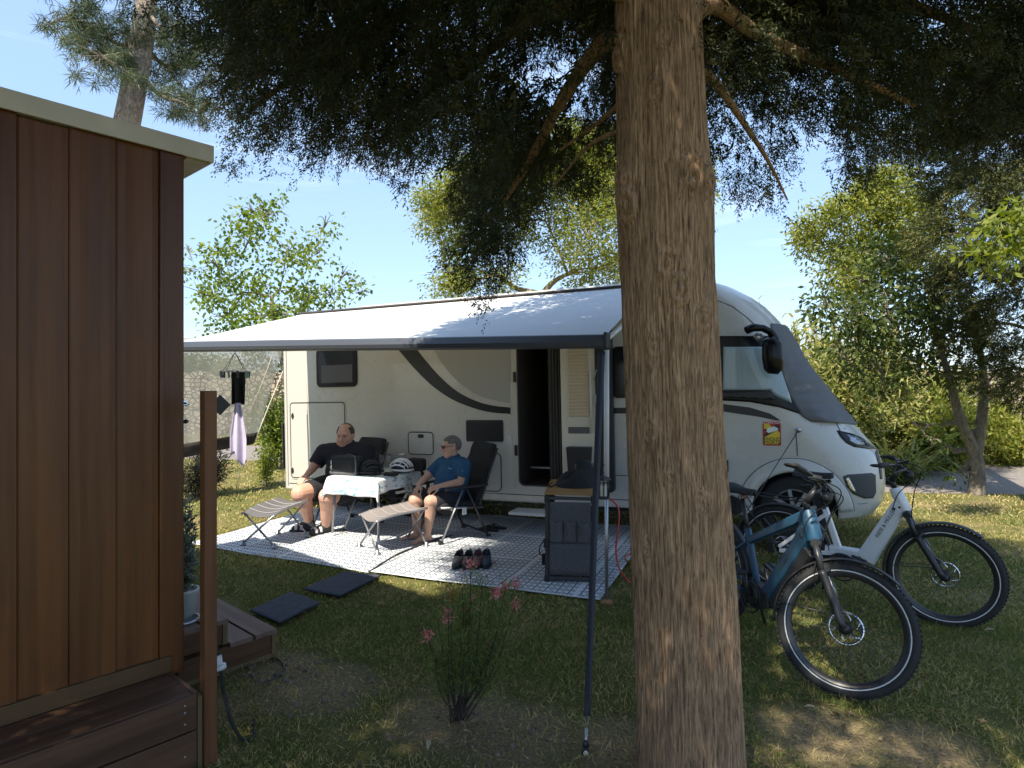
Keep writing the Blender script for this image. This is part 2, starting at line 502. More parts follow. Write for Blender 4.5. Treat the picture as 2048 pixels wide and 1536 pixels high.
tag(np_mesh('grass', np.concatenate(VV), np.concatenate(FF), M['grass'], attr={'r': np.concatenate(RR)}), 'short patchy lawn of green blades and dry straw', 'grass', kind='stuff')
# dry leaves
n = 9000
y = np.sqrt(RNG.uniform(2.6 ** 2, 6.4 ** 2, n)); x = RNG.uniform(-.6, .85, n) * y
p3 = np.stack([x, y, np.full(n, .012)], 1)
w = vnoise(p3 + 11, 1.6); near = np.zeros(n)
for (c, rad) in SOIL: near = np.maximum(near, (np.hypot(x - c[0], y - c[1]) < rad * 1.2) * .6)
k = (RNG.random(n) < np.clip((w - .5) * 2.2 + near + .1, .04, 1)) & ~in_poly(x, y, RUG_L) & ~in_poly(x, y, RUG_R) & ~in_poly(x, y, DECK_P)
p3 = p3[k]; n = len(p3); p3[:, 2] = RNG.uniform(.006, .03, n)
d = np.stack([RNG.normal(size=n), RNG.normal(size=n), RNG.normal(0, .25, n)], 1)
long_ = RNG.random(n) < .45
v, f = leaves_np(p3, d, np.where(long_, RNG.uniform(.06, .17, n), RNG.uniform(.015, .05, n)), np.where(long_, .0032, RNG.uniform(.004, .018, n)), .06)
M['dry_leaf'] = leafmat('dry_leaf', [(.10, .065, .035), (.22, .14, .07), (.36, .27, .15)], trans=.15)
tag(np_mesh('leaf_litter', v, f, M['dry_leaf'], attr={'r': RNG.random(n)}), 'scattered dry brown leaves and bark bits on the soil', 'leaf litter', kind='stuff')
pb = MB()
for i in range(230):
    c, rad = random.choice([SOIL[0], SOIL[1], SOIL[2], SOIL[2], SOIL[4], SOIL[4]])
    a = random.uniform(0, 2 * PI); q = rad * math.sqrt(random.random())
    s = random.choice([.005, .007, .009, .012, .019]) * random.uniform(.8, 1.3)
    pb.ell((c.x + q * math.cos(a), c.y + q * math.sin(a), s * .1), (s, s * random.uniform(.6, 1), s * random.uniform(.45, .8)), 8, 5, Euler((random.random(), random.random(), random.random() * 6)).to_matrix())
M['pebble'] = mat('pebble', (.17, .13, .09), .9, noise=.4, nscale=12, bump=.3)
tag(pb.build('pebbles', M['pebble'], fix=False), 'small stones lying in the bare soil round the flowering shrub', 'pebbles', kind='stuff')
lf = MB()
for i, (px, py) in enumerate([(2010, 1160), (1945, 1098), (1980, 1268), (1620, 1425), (856, 1500), (2035, 1105), (545, 1312)]):
    p = G(px, py); a = random.uniform(0, 6); s = .045
    o = MB()
    o.grid(lambda u, v: (math.sin(PI * u) * (v - .5) * .5 * s, (u - .5) * 1.5 * s, .006 + .012 * (v - .5) ** 2 * 4 * math.sin(PI * u)), 6, 2)
    ob = o.build('fallen_leaf', mat('pale_leaf', (.42, .36, .22), .8, noise=.3) if i == 0 else 'x' and bpy.data.materials['pale_leaf'], fix=False)
    ob.location = (p.x, p.y, .02); ob.rotation_euler = (.2, .15, a)
    tag(ob, 'pale curled fallen leaf lying on the grass', 'fallen leaf', 'pale fallen leaves on the grass')
# ---------------------------------------------------------------- motorhome
A_MH = math.radians(23.0); PITCH = math.radians(1.3); CA, SA = math.cos(A_MH), math.sin(A_MH)
XR, YR = -3.166, 8.64
mh = empty('motorhome', (XR, YR, 0), -A_MH, 'large white motorhome with black swoosh, open side door and awning rolled out', 'motorhome')
mh.rotation_euler = (0, -PITCH, -A_MH)
MHM = Matrix.Translation((XR, YR, 0)) @ Matrix.Rotation(-A_MH, 4, 'Z') @ Matrix.Rotation(-PITCH, 4, 'Y'); MHI = MHM.inverted()
def uz(px, py, v=0.0):
    o = MHI @ Vector((0, 0, CAMH)); d = MHI @ W(px, py, 5) - o
    q = o + d * ((v - o.y) / d.y)
    return (q.x, q.z)
def toL(p): return MHI @ Vector(p)
def LW(px, py, Y): return toL(W(px, py, Y))
sil = [(1430, 580), (1470, 587), (1505, 602), (1540, 626), (1562, 650), (1590, 690), (1620, 738), (1655, 787), (1690, 828), (1725, 868), (1748, 893), (1760, 925), (1763, 955), (1757, 985), (1740, 1005), (1715, 1018), (1690, 1026)]
sl = sorted([uz(x, y, 1.15)[::-1] for x, y in sil])
sz = np.array([a for a, b in sl]); su = np.array([b for a, b in sl])
ZT = max(sz); RR_ = .10
def xf(z): return float(np.interp(z, sz, su))
def Dz(z): return float(np.interp(z, [.25, 1.2, 2.2, 2.7], [.60, .62, .55, .45]))
def inset(z):
    z0 = ZT - RR_
    return 0 if z <= z0 else RR_ - math.sqrt(max(0, RR_ ** 2 - (z - z0) ** 2))
WID = 2.20
def front_pt(z, t):
    """t from -1 (near side) to 1 (far side)"""
    i = inset(z); D = Dz(z); uf = xf(z) ; n = 2.5
    a = t * PI / 2
    s = math.sin(a); c = math.cos(a)
    v = WID / 2 + math.copysign(abs(s) ** (2 / n), s) * (WID / 2 - i)
    return (uf - D + D * abs(c) ** (2 / n), v, z)
def outline(z):
    i = inset(z); uf = xf(z) - Dz(z); r = .10; p = []
    for k in range(7):
        a = PI + PI / 2 * k / 6
        p.append((i + r + r * math.cos(a), i + r + r * math.sin(a), z))
    for k in range(1, 26): p.append((i + r + (uf - i - r) * k / 26, i, z))
    for k in range(49): p.append(front_pt(z, -1 + 2 * k / 48))
    for k in range(1, 26): p.append((uf - (uf - i - r) * k / 26, WID - i, z))
    for k in range(7):
        a = PI / 2 + PI / 2 * k / 6
        p.append((i + r + r * math.cos(a), WID - i - r + r * math.sin(a), z))
    return p
zl = [.25, .27, .30, .34, .40, .47, .55, .65, .75, .85, .95, 1.05, 1.15, 1.25, 1.35, 1.5, 1.65, 1.8, 1.95, 2.1, 2.25, 2.4, 2.5] + [ZT - RR_ * (1 - math.sin(PI / 2 * k / 6)) for k in range(7)]
loops = [outline(z) for z in zl]; nl = len(loops[0])
bb = MB(); 
def drop(p): return (p[0], p[1], p[2] - .16 * max(0, 1 - p[0] / 1.3) * max(0, min(1, (p[2] - 2.2) / .4)))
loops = [[drop(p) for p in l] for l in loops]
vs_ = [p for l in loops for p in l]
fs_ = [(i * nl + k, i * nl + (k + 1) % nl, (i + 1) * nl + (k + 1) % nl, (i + 1) * nl + k) for i in range(len(zl) - 1) for k in range(nl)]
bb.add(vs_, fs_, True)
bb.add(loops[0], [tuple(range(nl - 1, -1, -1))]); bb.add(loops[-1], [tuple(range(nl))])
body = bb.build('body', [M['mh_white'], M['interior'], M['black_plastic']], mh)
UFW, _z = uz(1588, 1000); URW, _z = uz(812, 980)
RW = .335; RC = .305
uD0, _ = uz(1039, 900); uD1, _ = uz(1127, 900); zD0 = uz(1080, 971)[1]
def cutter(build_fn, mi):
    c = MB(); build_fn(c)
    return c.build('cut', [M['mh_white'], M['interior'], M['black_plastic']], mh), mi
cs = []
for (uw, rr_) in ((UFW, .385), (URW, .375)):
    cs.append(cutter(lambda c: c.cyl((uw, -.3, RC), (uw, .42, RC), rr_, n=40), 2))
    cs.append(cutter(lambda c: c.cyl((uw, WID - .42, RC), (uw, WID + .3, RC), rr_, n=40), 2))
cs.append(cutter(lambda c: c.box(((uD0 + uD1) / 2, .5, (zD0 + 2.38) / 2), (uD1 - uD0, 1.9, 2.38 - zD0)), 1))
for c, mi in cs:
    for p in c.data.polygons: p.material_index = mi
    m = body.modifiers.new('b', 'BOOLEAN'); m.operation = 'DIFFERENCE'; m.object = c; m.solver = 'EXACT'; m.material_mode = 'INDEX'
bpy.context.view_layer.update()
bake(body)
for c, mi in cs: bpy.data.objects.remove(c, do_unlink=True)
bvh = BVHTree.FromPolygons([v.co.copy() for v in body.data.vertices], [tuple(p.vertices) for p in body.data.polygons])
CAML = toL((0, 0, CAMH))
def hit(px, py, off=.004):
    d = (LW(px, py, 5) - CAML).normalized()
    for dx in range(0, 60):
        p, n, i, dist = bvh.ray_cast(CAML, d)
        if p is not None:
            if n.dot(d) > 0: n = -n
            return p + n * off, n
        px -= .5; d = (LW(px, py, 5) - CAML).normalized()
    return CAML + d * 8, -d
def patch(name, poly, m, off=.005, parent=mh, cuts=3, back=.03):
    """a thin shell lying on the body under an outline of picture points"""
    bm = bmesh.new()
    vv = [bm.verts.new((x, y, 0)) for x, y in poly]
    bm.faces.new(vv)
    bmesh.ops.triangulate(bm, faces=bm.faces[:])
    for _ in range(cuts):
        long = [e for e in bm.edges if (e.verts[0].co - e.verts[1].co).length > 7]
        if not long: break
        bmesh.ops.subdivide_edges(bm, edges=long, cuts=1)
        bmesh.ops.triangulate(bm, faces=bm.faces[:])
    nrm = {}
    for v in bm.verts:
        p, n = hit(v.co.x, v.co.y, off); v.co = p; nrm[v.index] = n
    bm.verts.index_update()
    be = [e for e in bm.edges if e.is_boundary]
    bmesh.ops.recalc_face_normals(bm, faces=bm.faces[:])
    r = bmesh.ops.extrude_edge_only(bm, edges=be)
    for v in [g for g in r['geom'] if isinstance(g, bmesh.types.BMVert)]:
        loc, n, i, d = bvh.find_nearest(v.co)
        if loc: v.co = loc + (loc - v.co).normalized() * .004 if (loc - v.co).length > 1e-6 else loc
    me = bpy.data.meshes.new(name); bm.to_mesh(me); bm.free()
    for p in me.polygons: p.use_smooth = True
    return link_mesh(name, me, m, parent)
def panel(name, poly, out, m, parent=mh, inn=.015, holes=None, bevel=0):
    b = MB(); b.prism(poly, -out, inn, 'XZ', holes)
    return b.build(name, m, parent, bevel=bevel)
def ring(name, u0, z0, u1, z1, r, w, out, m, parent=mh):
    return panel(name, rrect(u0, z0, u1, z1, r), out, m, parent, holes=[rrect(u0 + w, z0 + w, u1 - w, z1 - w, max(.005, r - w))[::-1]])
def lock(u, z, parent, wd=.075, h=.045):
    panel('lock', rrect(u - wd / 2, z - h / 2, u + wd / 2, z + h / 2, h * .45), .012, M['black_plastic'], parent, bevel=.003)
def boxpx(x0, y0, x1, y1):
    u0 = uz(x0, (y0 + y1) / 2)[0]; u1 = uz(x1, (y0 + y1) / 2)[0]
    xm = (x0 + x1) / 2
    return u0, uz(xm, y1)[1], u1, uz(xm, y0)[1]
def hatch(x0, y0, x1, y1, r, locks, name='locker_door', rot=False):
    u0, z0, u1, z1 = boxpx(x0, y0, x1, y1)
    p = panel(name, rrect(u0, z0, u1, z1, r), .006, M['mh_white'], mh)
    ring('seal', u0 - .004, z0 - .004, u1 + .004, z1 + .004, r, .012, .0085, M['seam'], p)
    ring('frame', u0 - .022, z0 - .022, u1 + .022, z1 + .022, r + .02, .016, .0055, M['mh_trim'], p)
    for (lx, ly, v) in locks:
        u, z = uz(lx, ly); lock(u, z, p, *((.045, .08) if v else (.085, .045)))
    return p
hatch(582, 805, 691, 957, .05, [(586, 832, 1), (586, 941, 1)], 'garage_door')
hatch(817, 864, 867, 909, .05, [(842, 872, 0)])
hatch(946, 905, 1003, 982, .07, [(961, 973, 0)])
# fridge vent
u0, z0, u1, z1 = boxpx(933, 840, 1007, 883)
vf = panel('vent', rrect(u0, z0, u1, z1, .02), .012, M['black_plastic'], mh)
sl_ = MB()
for k in range(9):
    zz = z0 + .03 + (z1 - z0 - .06) * k / 8
    sl_.box(((u0 + u1) / 2, -.014, zz), (u1 - u0 - .05, .012, .006), (.5, 0, 0))
sl_.build('grille', M['dark_grey_metal'], vf)
# rear window
u0, z0, u1, z1 = boxpx(634, 696, 715, 774)
wf = panel('side_window', rrect(u0, z0, u1, z1, .07), .016, M['black_gloss'], mh, bevel=.004)
panel('pane', rrect(u0 + .05, z0 + .045, u1 - .05, z1 - .045, .04), .019, M['glass_dark'], wf)
panel('blind', [(u0 + .09, z0 + .06), (u1 - .07, z0 + .06), (u1 - .07, z0 + .29), (u0 + .09, z0 + .29)], .0205, M['blind_grey'], wf)
# black swoosh and grey field of the side graphic
sw = [(760, 660), (797, 700), (830, 738), (865, 772), (905, 799), (950, 817), (985, 825), (1021, 828), (1021, 815), (985, 811), (950, 801), (915, 783), (885, 758), (860, 731), (835, 700), (806, 660)]
lo = spline([(*uz(x, y), 0) for x, y in sw[:8]], 6); hi = spline([(*uz(x, y), 0) for x, y in sw[8:]], 6)
panel('swoosh_decal', [(p.x, p.y) for p in lo + hi], .0025, mat('decal_black', (.012, .013, .016), .35), inn=.005)
cv = spline([(*uz(x, y), 0) for x, y in [(836, 660), (868, 700), (880, 720), (905, 752), (935, 778), (965, 794), (1000, 803), (1021, 806)]], 6)
panel('grey_decal', [(p.x, p.y) for p in cv] + [uz(1021, 660)], .0025, M['mh_grey'], inn=.005)
# body seams
sm_ = MB()
def useam(pts, r=.0045, off=.002):
    sm_.tube([hit(x, y, off)[0] for x, y in pts], r, 6)
for z, a, b_ in ((.335, .12, URW - .43), (.335, URW + .43, UFW - .53)):
    sm_.tube([(a, -.001, z), (b_, -.001, z)], .005, 6)
sm_.tube([(.012, -.0, .30), (.012, -.0, 2.55)], .004, 6)
sm_.tube([(.105, -.001, .30), (.105, -.001, 2.55)], .004, 6)
useam([(1592, 866), (1594, 890), (1595, 912)]); 
useam([(1670, 842), (1678, 858), (1684, 870)])
useam([(1432, 600), (1465, 613), (1495, 636), (1512, 652)])
useam([(1222, 951), (1240, 951), (1262, 951)])
useam([(1640, 850), (1690, 857), (1735, 875)], .003)
useam([(1690, 1000), (1720, 1008), (1735, 1006)], .003)
sm_.build('seam', M['seam'], mh, fix=False)
# rear corner light strip and rear bumper tail
b = MB(); b.box((-.012, .10, .84), (.03, .14, .62)); b.build('rear_light', M['black_gloss'], mh, bevel=.01)
# doorway: frame, leaf, curtain, interior
df = panel('door_frame', rrect(uD0 - .075, zD0 - .06, uD1 + .03, 2.45, .10), .010, M['mh_trim'], mh, inn=.02, holes=[rrect(uD0 + .0, zD0 + .0, uD1 - .0, 2.38, .06)[::-1]])
ring('seal', uD0 - .012, zD0 - .012, uD1 + .012, 2.392, .07, .014, .013, M['seam'], df)
for zh in (1.70, .85):
    b = MB(); b.box((uD0 - .035, -.02, zh), (.03, .02, .12)); b.build('hinge', M['black_plastic'], df)
cu0 = uz(1096, 900)[0]
b = MB(); b.grid(lambda a, c: (cu0 + (uD1 - .012 - cu0) * a, .06 + .018 * math.sin(a * 30), zD0 + .03 + (2.34 - zD0) * c), 60, 6)
def curtain_mat():
    m = mat('curtain', (.09, .085, .078), .95, noise=.3, nscale=30, stretch=(1, 1, .1)); return m
b.build('curtain', curtain_mat(), mh, solid=.004)
uL0, uL1 = uD1 + .012, uD1 + .60
lf_ = MB(); lf_.prism(rrect(uL0, zD0 - .02, uL1 - .05, 2.36, .05), -.085, -.04)
leaf = lf_.build('door', mat('door_liner', (.62, .57, .47), .55), mh, bevel=.006)
b = MB(); b.prism(rrect(uL1 - .19, zD0 - .03, uL1, 2.38, .05), -.10, -.035); b.build('door_edge', M['black_plastic'], leaf, bevel=.01)
bu0, bu1 = uz(1143, 770)[0], uz(1181, 770)[0]; bz0 = uz(1160, 833)[1]
b = MB(); b.prism(rrect(bu0 - .03, bz0 - .09, bu1 + .03, 2.24, .03), -.092, -.08); bfr = b.build('window_frame', mat('door_liner2', (.6, .55, .45), .5), leaf, bevel=.004)
b = MB()
b.grid(lambda a, c: (bu0 + (bu1 - bu0) * a, -.097 - .006 * abs(math.sin(c * PI * 26)), bz0 + (2.21 - bz0) * c), 2, 208)
b.build('blind', mat('pleated_blind', (.52, .41, .28), .8), bfr)
b = MB(); b.prism([(bu0 - .02, uz(1160, 866)[1]), (bu1, uz(1160, 866)[1]), (bu1, uz(1160, 853)[1]), (bu0 - .02, uz(1160, 853)[1])], -.089, -.08); b.build('grip_recess', M['blind_grey'], leaf)
b = MB(); b.cyl((uz(1186, 760)[0], -.11, uz(1186, 865)[1]), (uz(1186, 760)[0], -.11, uz(1186, 742)[1]), .012); b.build('handle', mat('door_liner3', (.6, .55, .45), .5), leaf)
wz0, wz1 = uz(1160, 950)[1], uz(1160, 891)[1]
b = MB(); b.prism([(bu0 + .0, wz0), (bu1 + .01, wz0), (bu1 + .03, wz1), (bu0 - .02, wz1)], -.20, -.086); b.build('waste_bin', M['black_plastic'], leaf, bevel=.012)
b = MB(); b.tube(spline([(uz(1192, 735)[0], -.104, uz(1192, 760)[1]), (uz(1199, 735)[0], -.108, uz(1199, 740)[1]), (uz(1203, 740)[0], -.104, uz(1203, 762)[1])], 5), .006); b.build('handle_loop', M['grey_metal'], leaf)
b = MB(); b.box((uz(1196, 798)[0], -.108, uz(1196, 798)[1]), (.035, .012, .10)); b.build('latch', M['grey_metal'], leaf)
b = MB(); b.box(((uD0 + uD1) / 2, .34, zD0 + .16), (uD1 - uD0 - .01, .03, .02)); b.build('inner_step', M['grey_metal'], mh)
b = MB(); b.lathe([(.05, 0), (.045, .05), (.02, .09), (.0, .1)], (uD0 + .40, 1.0, 1.93), n=14); b.build('interior_lamp', mat('lampwhite', (.7, .66, .6), .5), mh)
# pull-out step under the door
b = MB(); u0, zs_ = uz(1026, 1022, -.12); u1 = uz(1095, 1022, -.12)[0]
b.box(((u0 + u1) / 2 + .05, -.12, zs_), (u1 - u0 + .1, .28, .035)); stp = b.build('entry_step', M['white_metal'], mh, bevel=.008)
b = MB(); b.box(((u0 + u1) / 2 + .05, .05, zs_ - .03), (.5, .2, .03)); b.build('bracket', M['dark_grey_metal'], stp)
# windows in front of the door
u0, z0, u1, z1 = boxpx(1226, 697, 1400, 793)
z0 = uz(1240, 796)[1]; z1 = uz(1240, 693)[1]
wf = panel('side_window', rrect(u0, z0, u1, z1, .05), .016, M['black_gloss'], mh, bevel=.004)
panel('pane', rrect(u0 + .04, z0 + .04, u1 - .05, z1 - .05, .04), .019, M['glass_dark'], wf)
st = [(1222, 816), (1260, 815), (1440, 807), (1500, 815), (1540, 827), (1562, 841), (1552, 841), (1520, 834), (1440, 822), (1260, 827), (1222, 827)]
panel('stripe_decal', [uz(*p) for p in st], .0025, bpy.data.materials['decal_black'], inn=.005)
# cab side window
cw = patch('cab_window', [(1420, 672), (1560, 672), (1572, 700), (1600, 828), (1560, 815), (1500, 804), (1420, 800)], M['black_gloss'], .007, cuts=5)
M['cab_blind'] = mat('cab_blind', (.30, .385, .41), .35, noise=.12, nscale=10, coat=.5, stretch=(12, 1, .2))
patch('blind', [(1447, 694), (1550, 694), (1566, 745), (1583, 806), (1566, 799), (1548, 790), (1540, 780), (1446, 780)], M['cab_blind'], .011, parent=cw, cuts=5)
patch('inner_frame', [(1440, 787), (1535, 782), (1545, 789), (1550, 800), (1536, 799), (1440, 794)], M['black_plastic'], .013, parent=cw, cuts=4)
# wheel arch flares
for (uw, r0, r1, nm) in ((UFW, .39, .52, 'wheel_arch'), (URW, .378, .417, 'wheel_arch')):
    b = MB(); n = 40
    def pt(i, j):
        a = PI * (.02 + .96 * i); rr_ = r0 + (r1 - r0) * j
        return (uw + rr_ * math.cos(a), -.028 * math.cos(j * PI * .5) - .003, RC + rr_ * math.sin(a))
    b.grid(pt, n, 6)
    ar = b.build(nm, M['mh_white'], mh, solid=.006)
    b = MB(); b.tube([(uw + r1 * math.cos(PI * (.02 + .96 * k / n)), -.002, RC + r1 * math.sin(PI * (.02 + .96 * k / n))) for k in range(n + 1)], .005, 6); b.build('seam', M['seam'], ar)
b = MB(); b.ell((uz(1580, 931)[0], -.02, uz(1580, 931)[1]), (.055, .012, .022), 20, 8); b.build('side_marker', M['grey_metal'], mh)
b = MB(); u0, z0, u1, z1 = boxpx(1447, 920, 1457, 944); b.prism(rrect(u0, z0, u1, z1, .01), -.02, .01); b.build('power_inlet', M['black_plastic'], mh, bevel=.004)
# wheels
def make_wheel(u, v, sgn):
    e = MB(); R = .335
    e.lathe([(.21, -.09), (.30, -.105), (.325, -.09), (R, -.06), (R, .06), (.325, .09), (.30, .105), (.21, .09)], (u, v, RC), 'Y', 36)
    w = e.build('wheel', M['black_rubber'], mh)
    e = MB(); e.lathe([(.215, .09), (.215, .06 * sgn), (.19, .02 * sgn), (.19, -.085)], (u, v, RC), 'Y', 32)
    for k in range(8):
        a = 2 * PI * k / 8 + .2
        e.box((u + .125 * math.cos(a), v + sgn * .075, RC + .125 * math.sin(a)), (.16, .02, .034), Matrix.Rotation(-a, 3, 'Y'))
    e.lathe([(0, sgn * .095), (.045, sgn * .09), (.06, sgn * .06), (.06, 0)], (u, v, RC), 'Y', 20)
    e.build('rim', M['grey_metal'], w)
for uw in (UFW, URW):
    make_wheel(uw, .15, -1); make_wheel(uw, WID - .15, 1)
b = MB(); b.box((3.2, WID / 2, .27), (5.9, 1.3, .14)); b.box((UFW, WID / 2, .30), (.1, 1.7, .1)); b.box((URW, WID / 2, .30), (.1, 1.7, .1)); b.box((4.6, .45, .25), (1.2, .5, .16)); b.build('chassis', M['black_plastic'], mh)  # axles, plus dark underbody boxes added to block light under the body
# front lights and openings
hl = patch('headlight', [(1673, 861), (1702, 867), (1726, 877), (1742, 890), (1751, 898), (1736, 898), (1708, 894), (1692, 886), (1681, 875)], M['black_gloss'], .006, cuts=4)
patch('lens', [(1693, 870), (1708, 872), (1724, 883), (1728, 890), (1712, 890), (1700, 883)], mat('lens', (.30, .33, .36), .12, metal=.6), .012, parent=hl, cuts=3)
fg = patch('fog_recess', [(1686, 953), (1696, 949), (1742, 946), (1750, 950), (1751, 985), (1745, 996), (1728, 997), (1706, 988), (1693, 973)], M['seam'], .007, cuts=4)
patch('fog_light', [(1690, 956), (1697, 955), (1711, 984), (1704, 983), (1695, 972)], mat('foglens', (.55, .5, .4), .15, metal=.7), .012, parent=fg, cuts=3)
patch('front_grille', [(1753, 899), (1762, 930), (1764, 958), (1760, 958), (1757, 930), (1750, 905)], M['black_plastic'], .006, cuts=4)
# blind-spot warning sticker
b = MB(); b.prism(rrect(*boxpx(1526, 842, 1562, 891), .012), -.0060, .0); stk = b.build('warning_sticker', mat('sticker_red', (.45, .03, .025), .45), mh)
u0, z0, u1, z1 = boxpx(1526, 842, 1562, 891); w_ = u1 - u0; h_ = z1 - z0
def sp(a, c): return (u0 + a * w_, z0 + c * h_)
b = MB(); b.prism([sp(.07, .06), sp(.82, .06), sp(.94, .16), sp(.94, .52), sp(.80, .62), sp(.07, .34)], -.0075, -.005); b.prism([sp(.07, .68), sp(.5, .70), sp(.42, .84), sp(.25, .90), sp(.07, .90)], -.0075, -.005)
b.build('yellow_field', mat('sticker_yellow', (.72, .52, .03), .45), stk)
b = MB(); b.prism([sp(.07, .34), sp(.80, .62), sp(.90, .56), sp(.93, .64), sp(.93, .86), sp(.7, .86), sp(.5, .70), sp(.07, .66), sp(.07, .60), sp(.3, .60), sp(.07, .46)], -.0068, -.005); b.build('shadow_field', mat('sticker_black', (.03, .012, .012), .45), stk)
b = MB(); b.prism([sp(.20, .58), sp(.30, .51), sp(.60, .57), sp(.82, .63), sp(.86, .68), sp(.74, .75), sp(.62, .78), sp(.40, .74), sp(.24, .70)], -.0085, -.005); b.build('van_picture', mat('sticker_white', (.75, .75, .73), .45), stk)
def text(name, s, loc, size, m, parent, rot=(PI / 2, 0, 0), ext=.0006, align='CENTER', sx=1.0):
    c = bpy.data.curves.new(name, 'FONT'); c.body = s; c.size = size; c.extrude = ext; c.align_x = align; c.align_y = 'CENTER'
    o = bpy.data.objects.new(name, c); COL.objects.link(o); o.location = loc; o.rotation_euler = rot; o.scale = (sx, 1, 1)
    bpy.context.view_layer.update()
    me = bpy.data.meshes.new_from_object(o.evaluated_get(bpy.context.evaluated_depsgraph_get()))
    bpy.data.objects.remove(o, do_unlink=True)
    o = link_mesh(name, me, m, parent); o.location = loc; o.rotation_euler = rot; o.scale = (sx, 1, 1)
    return o
c_ = sp(.5, .94); text('lettering', 'ATTENTION', (c_[0], -.0085, c_[1]), .038, bpy.data.materials['sticker_white'], stk, sx=.92)
c_ = sp(.5, .27); text('lettering', 'ANGLES', (c_[0], -.0095, c_[1]), .045, bpy.data.materials['sticker_black'], stk, ext=.001)
c_ = sp(.5, .13); text('lettering', 'MORTS', (c_[0], -.0095, c_[1]), .045, bpy.data.materials['sticker_black'], stk, ext=.001)
# mirror
mY = 5.98
b = MB()
b.tube([LW(*p, mY) for p in ((1493, 661), (1505, 655), (1525, 656), (1541, 664), (1549, 678), (1551, 690))], [.05, .055, .045, .045, .05, .045], 12, flat=.75)
mr_ = b.build('mirror', M['black_gloss'], mh)
b = MB(); b.tube([LW(*p, mY - .02) for p in ((1537, 676), (1543, 690), (1545, 715), (1547, 738), (1546, 748))], [.045, .068, .074, .068, .035], 14, flat=1.3); b.build('mirror_housing', M['black_gloss'], mr_)
b = MB(); b.tube([LW(*p, mY + .05) for p in ((1510, 668), (1516, 676), (1522, 670))], .03, 10); b.build('mirror_camera', M['grey_metal'], mr_)

# ---------------------------------------------------------------- awning (fixed to the motorhome)
aw = empty('awning', parent=mh)
bl = toL(W(352, 693, 6.70)); br = toL(W(1211, 681.5, 4.863))
uB0, uB1 = uz(610, 630)[0], br.x + .03
UBL, VB = bl.x, br.y
ZF = uz(800, 613)[1]
def bar_pt(f): return bl.lerp(br, f)
def fab(a, c):
    p = bar_pt(a) + Vector((0, .02, .045)); q = Vector((uB0 + (uB1 - uB0) * a, -.07, ZF - .01))
    r = q.lerp(p, c); r.z -= .05 * math.sin(PI * c) * math.sin(PI * min(1, a * 1.0)) ** .5 * (.6 + .4 * math.cos(a * 40) ** 2 * .1)
    return r
b = MB(); b.grid(fab, 60, 24)
def fabmat():
    m = mat('awning_fabric', (.70, .71, .72), .55, noise=.04, nscale=3, bump=.08, bscale=200)
    nt = m.node_tree; N = nt.nodes; L = nt.links
    t = N.new('ShaderNodeBsdfTranslucent'); t.inputs['Color'].default_value = (.6, .55, .45, 1)
    mx = N.new('ShaderNodeMixShader'); mx.inputs['Fac'].default_value = .16
    L.new(N['Principled BSDF'].outputs[0], mx.inputs[1]); L.new(t.outputs[0], mx.inputs[2]); L.new(mx.outputs[0], N['Material Output'].inputs['Surface'])
    return m
b.build('fabric', fabmat(), aw)
b = MB(); f0, f1 = bar_pt(0), bar_pt(1)
sec = [(-.045, -.05), (-.055, -.01), (-.04, .045), (.03, .055), (.05, .03), (.05, -.045), (.02, -.06)]
b.add([f0 + Vector((0, y, z)) for y, z in sec] + [f1 + Vector((0, y, z)) for y, z in sec], [(i, (i + 1) % 7, (i + 1) % 7 + 7, i + 7) for i in range(7)] + [tuple(range(7)), tuple(range(13, 6, -1))])
b.build('front_bar', M['bar_grey'], aw, bevel=.008)
b = MB(); b.box((f1.x + .012, f1.y, f1.z), (.03, .12, .13)); b.build('end_cap', M['black_plastic'], aw, bevel=.01)
b = MB(); b.box(((uB0 + uB1) / 2, -.05, ZF + .008), (uB1 - uB0, .10, .022)); b.build('cassette', mat('cassette', (.05, .04, .038), .6), aw, bevel=.02)
b = MB(); b.tube([(uB1 - .03, -.1, ZF - .08), (uB1 - .04, (VB - .1) / 2, (ZF + br.z) / 2 - .10), (f1.x - .02, VB + .05, f1.z)], .022, 8); b.build('arm', M['white_metal'], aw)
lt = toL(W(1213, 700, 4.89)); lb = toL(G(1213, 1204)); lm = lt.lerp(lb, .5)
b = MB(); b.tube([lt, lt.lerp(lb, .53)], .021, 10); lg = b.build('leg', M['white_metal'], aw)
b = MB(); b.tube([lt.lerp(lb, .52), lb], .0145, 10); b.build('inner_tube', M['grey_metal'], lg)
b = MB(); b.lathe([(0, .02), (.05, .012), (.055, 0), (0, 0)], lb, n=14); b.build('foot', M['grey_metal'], lg)

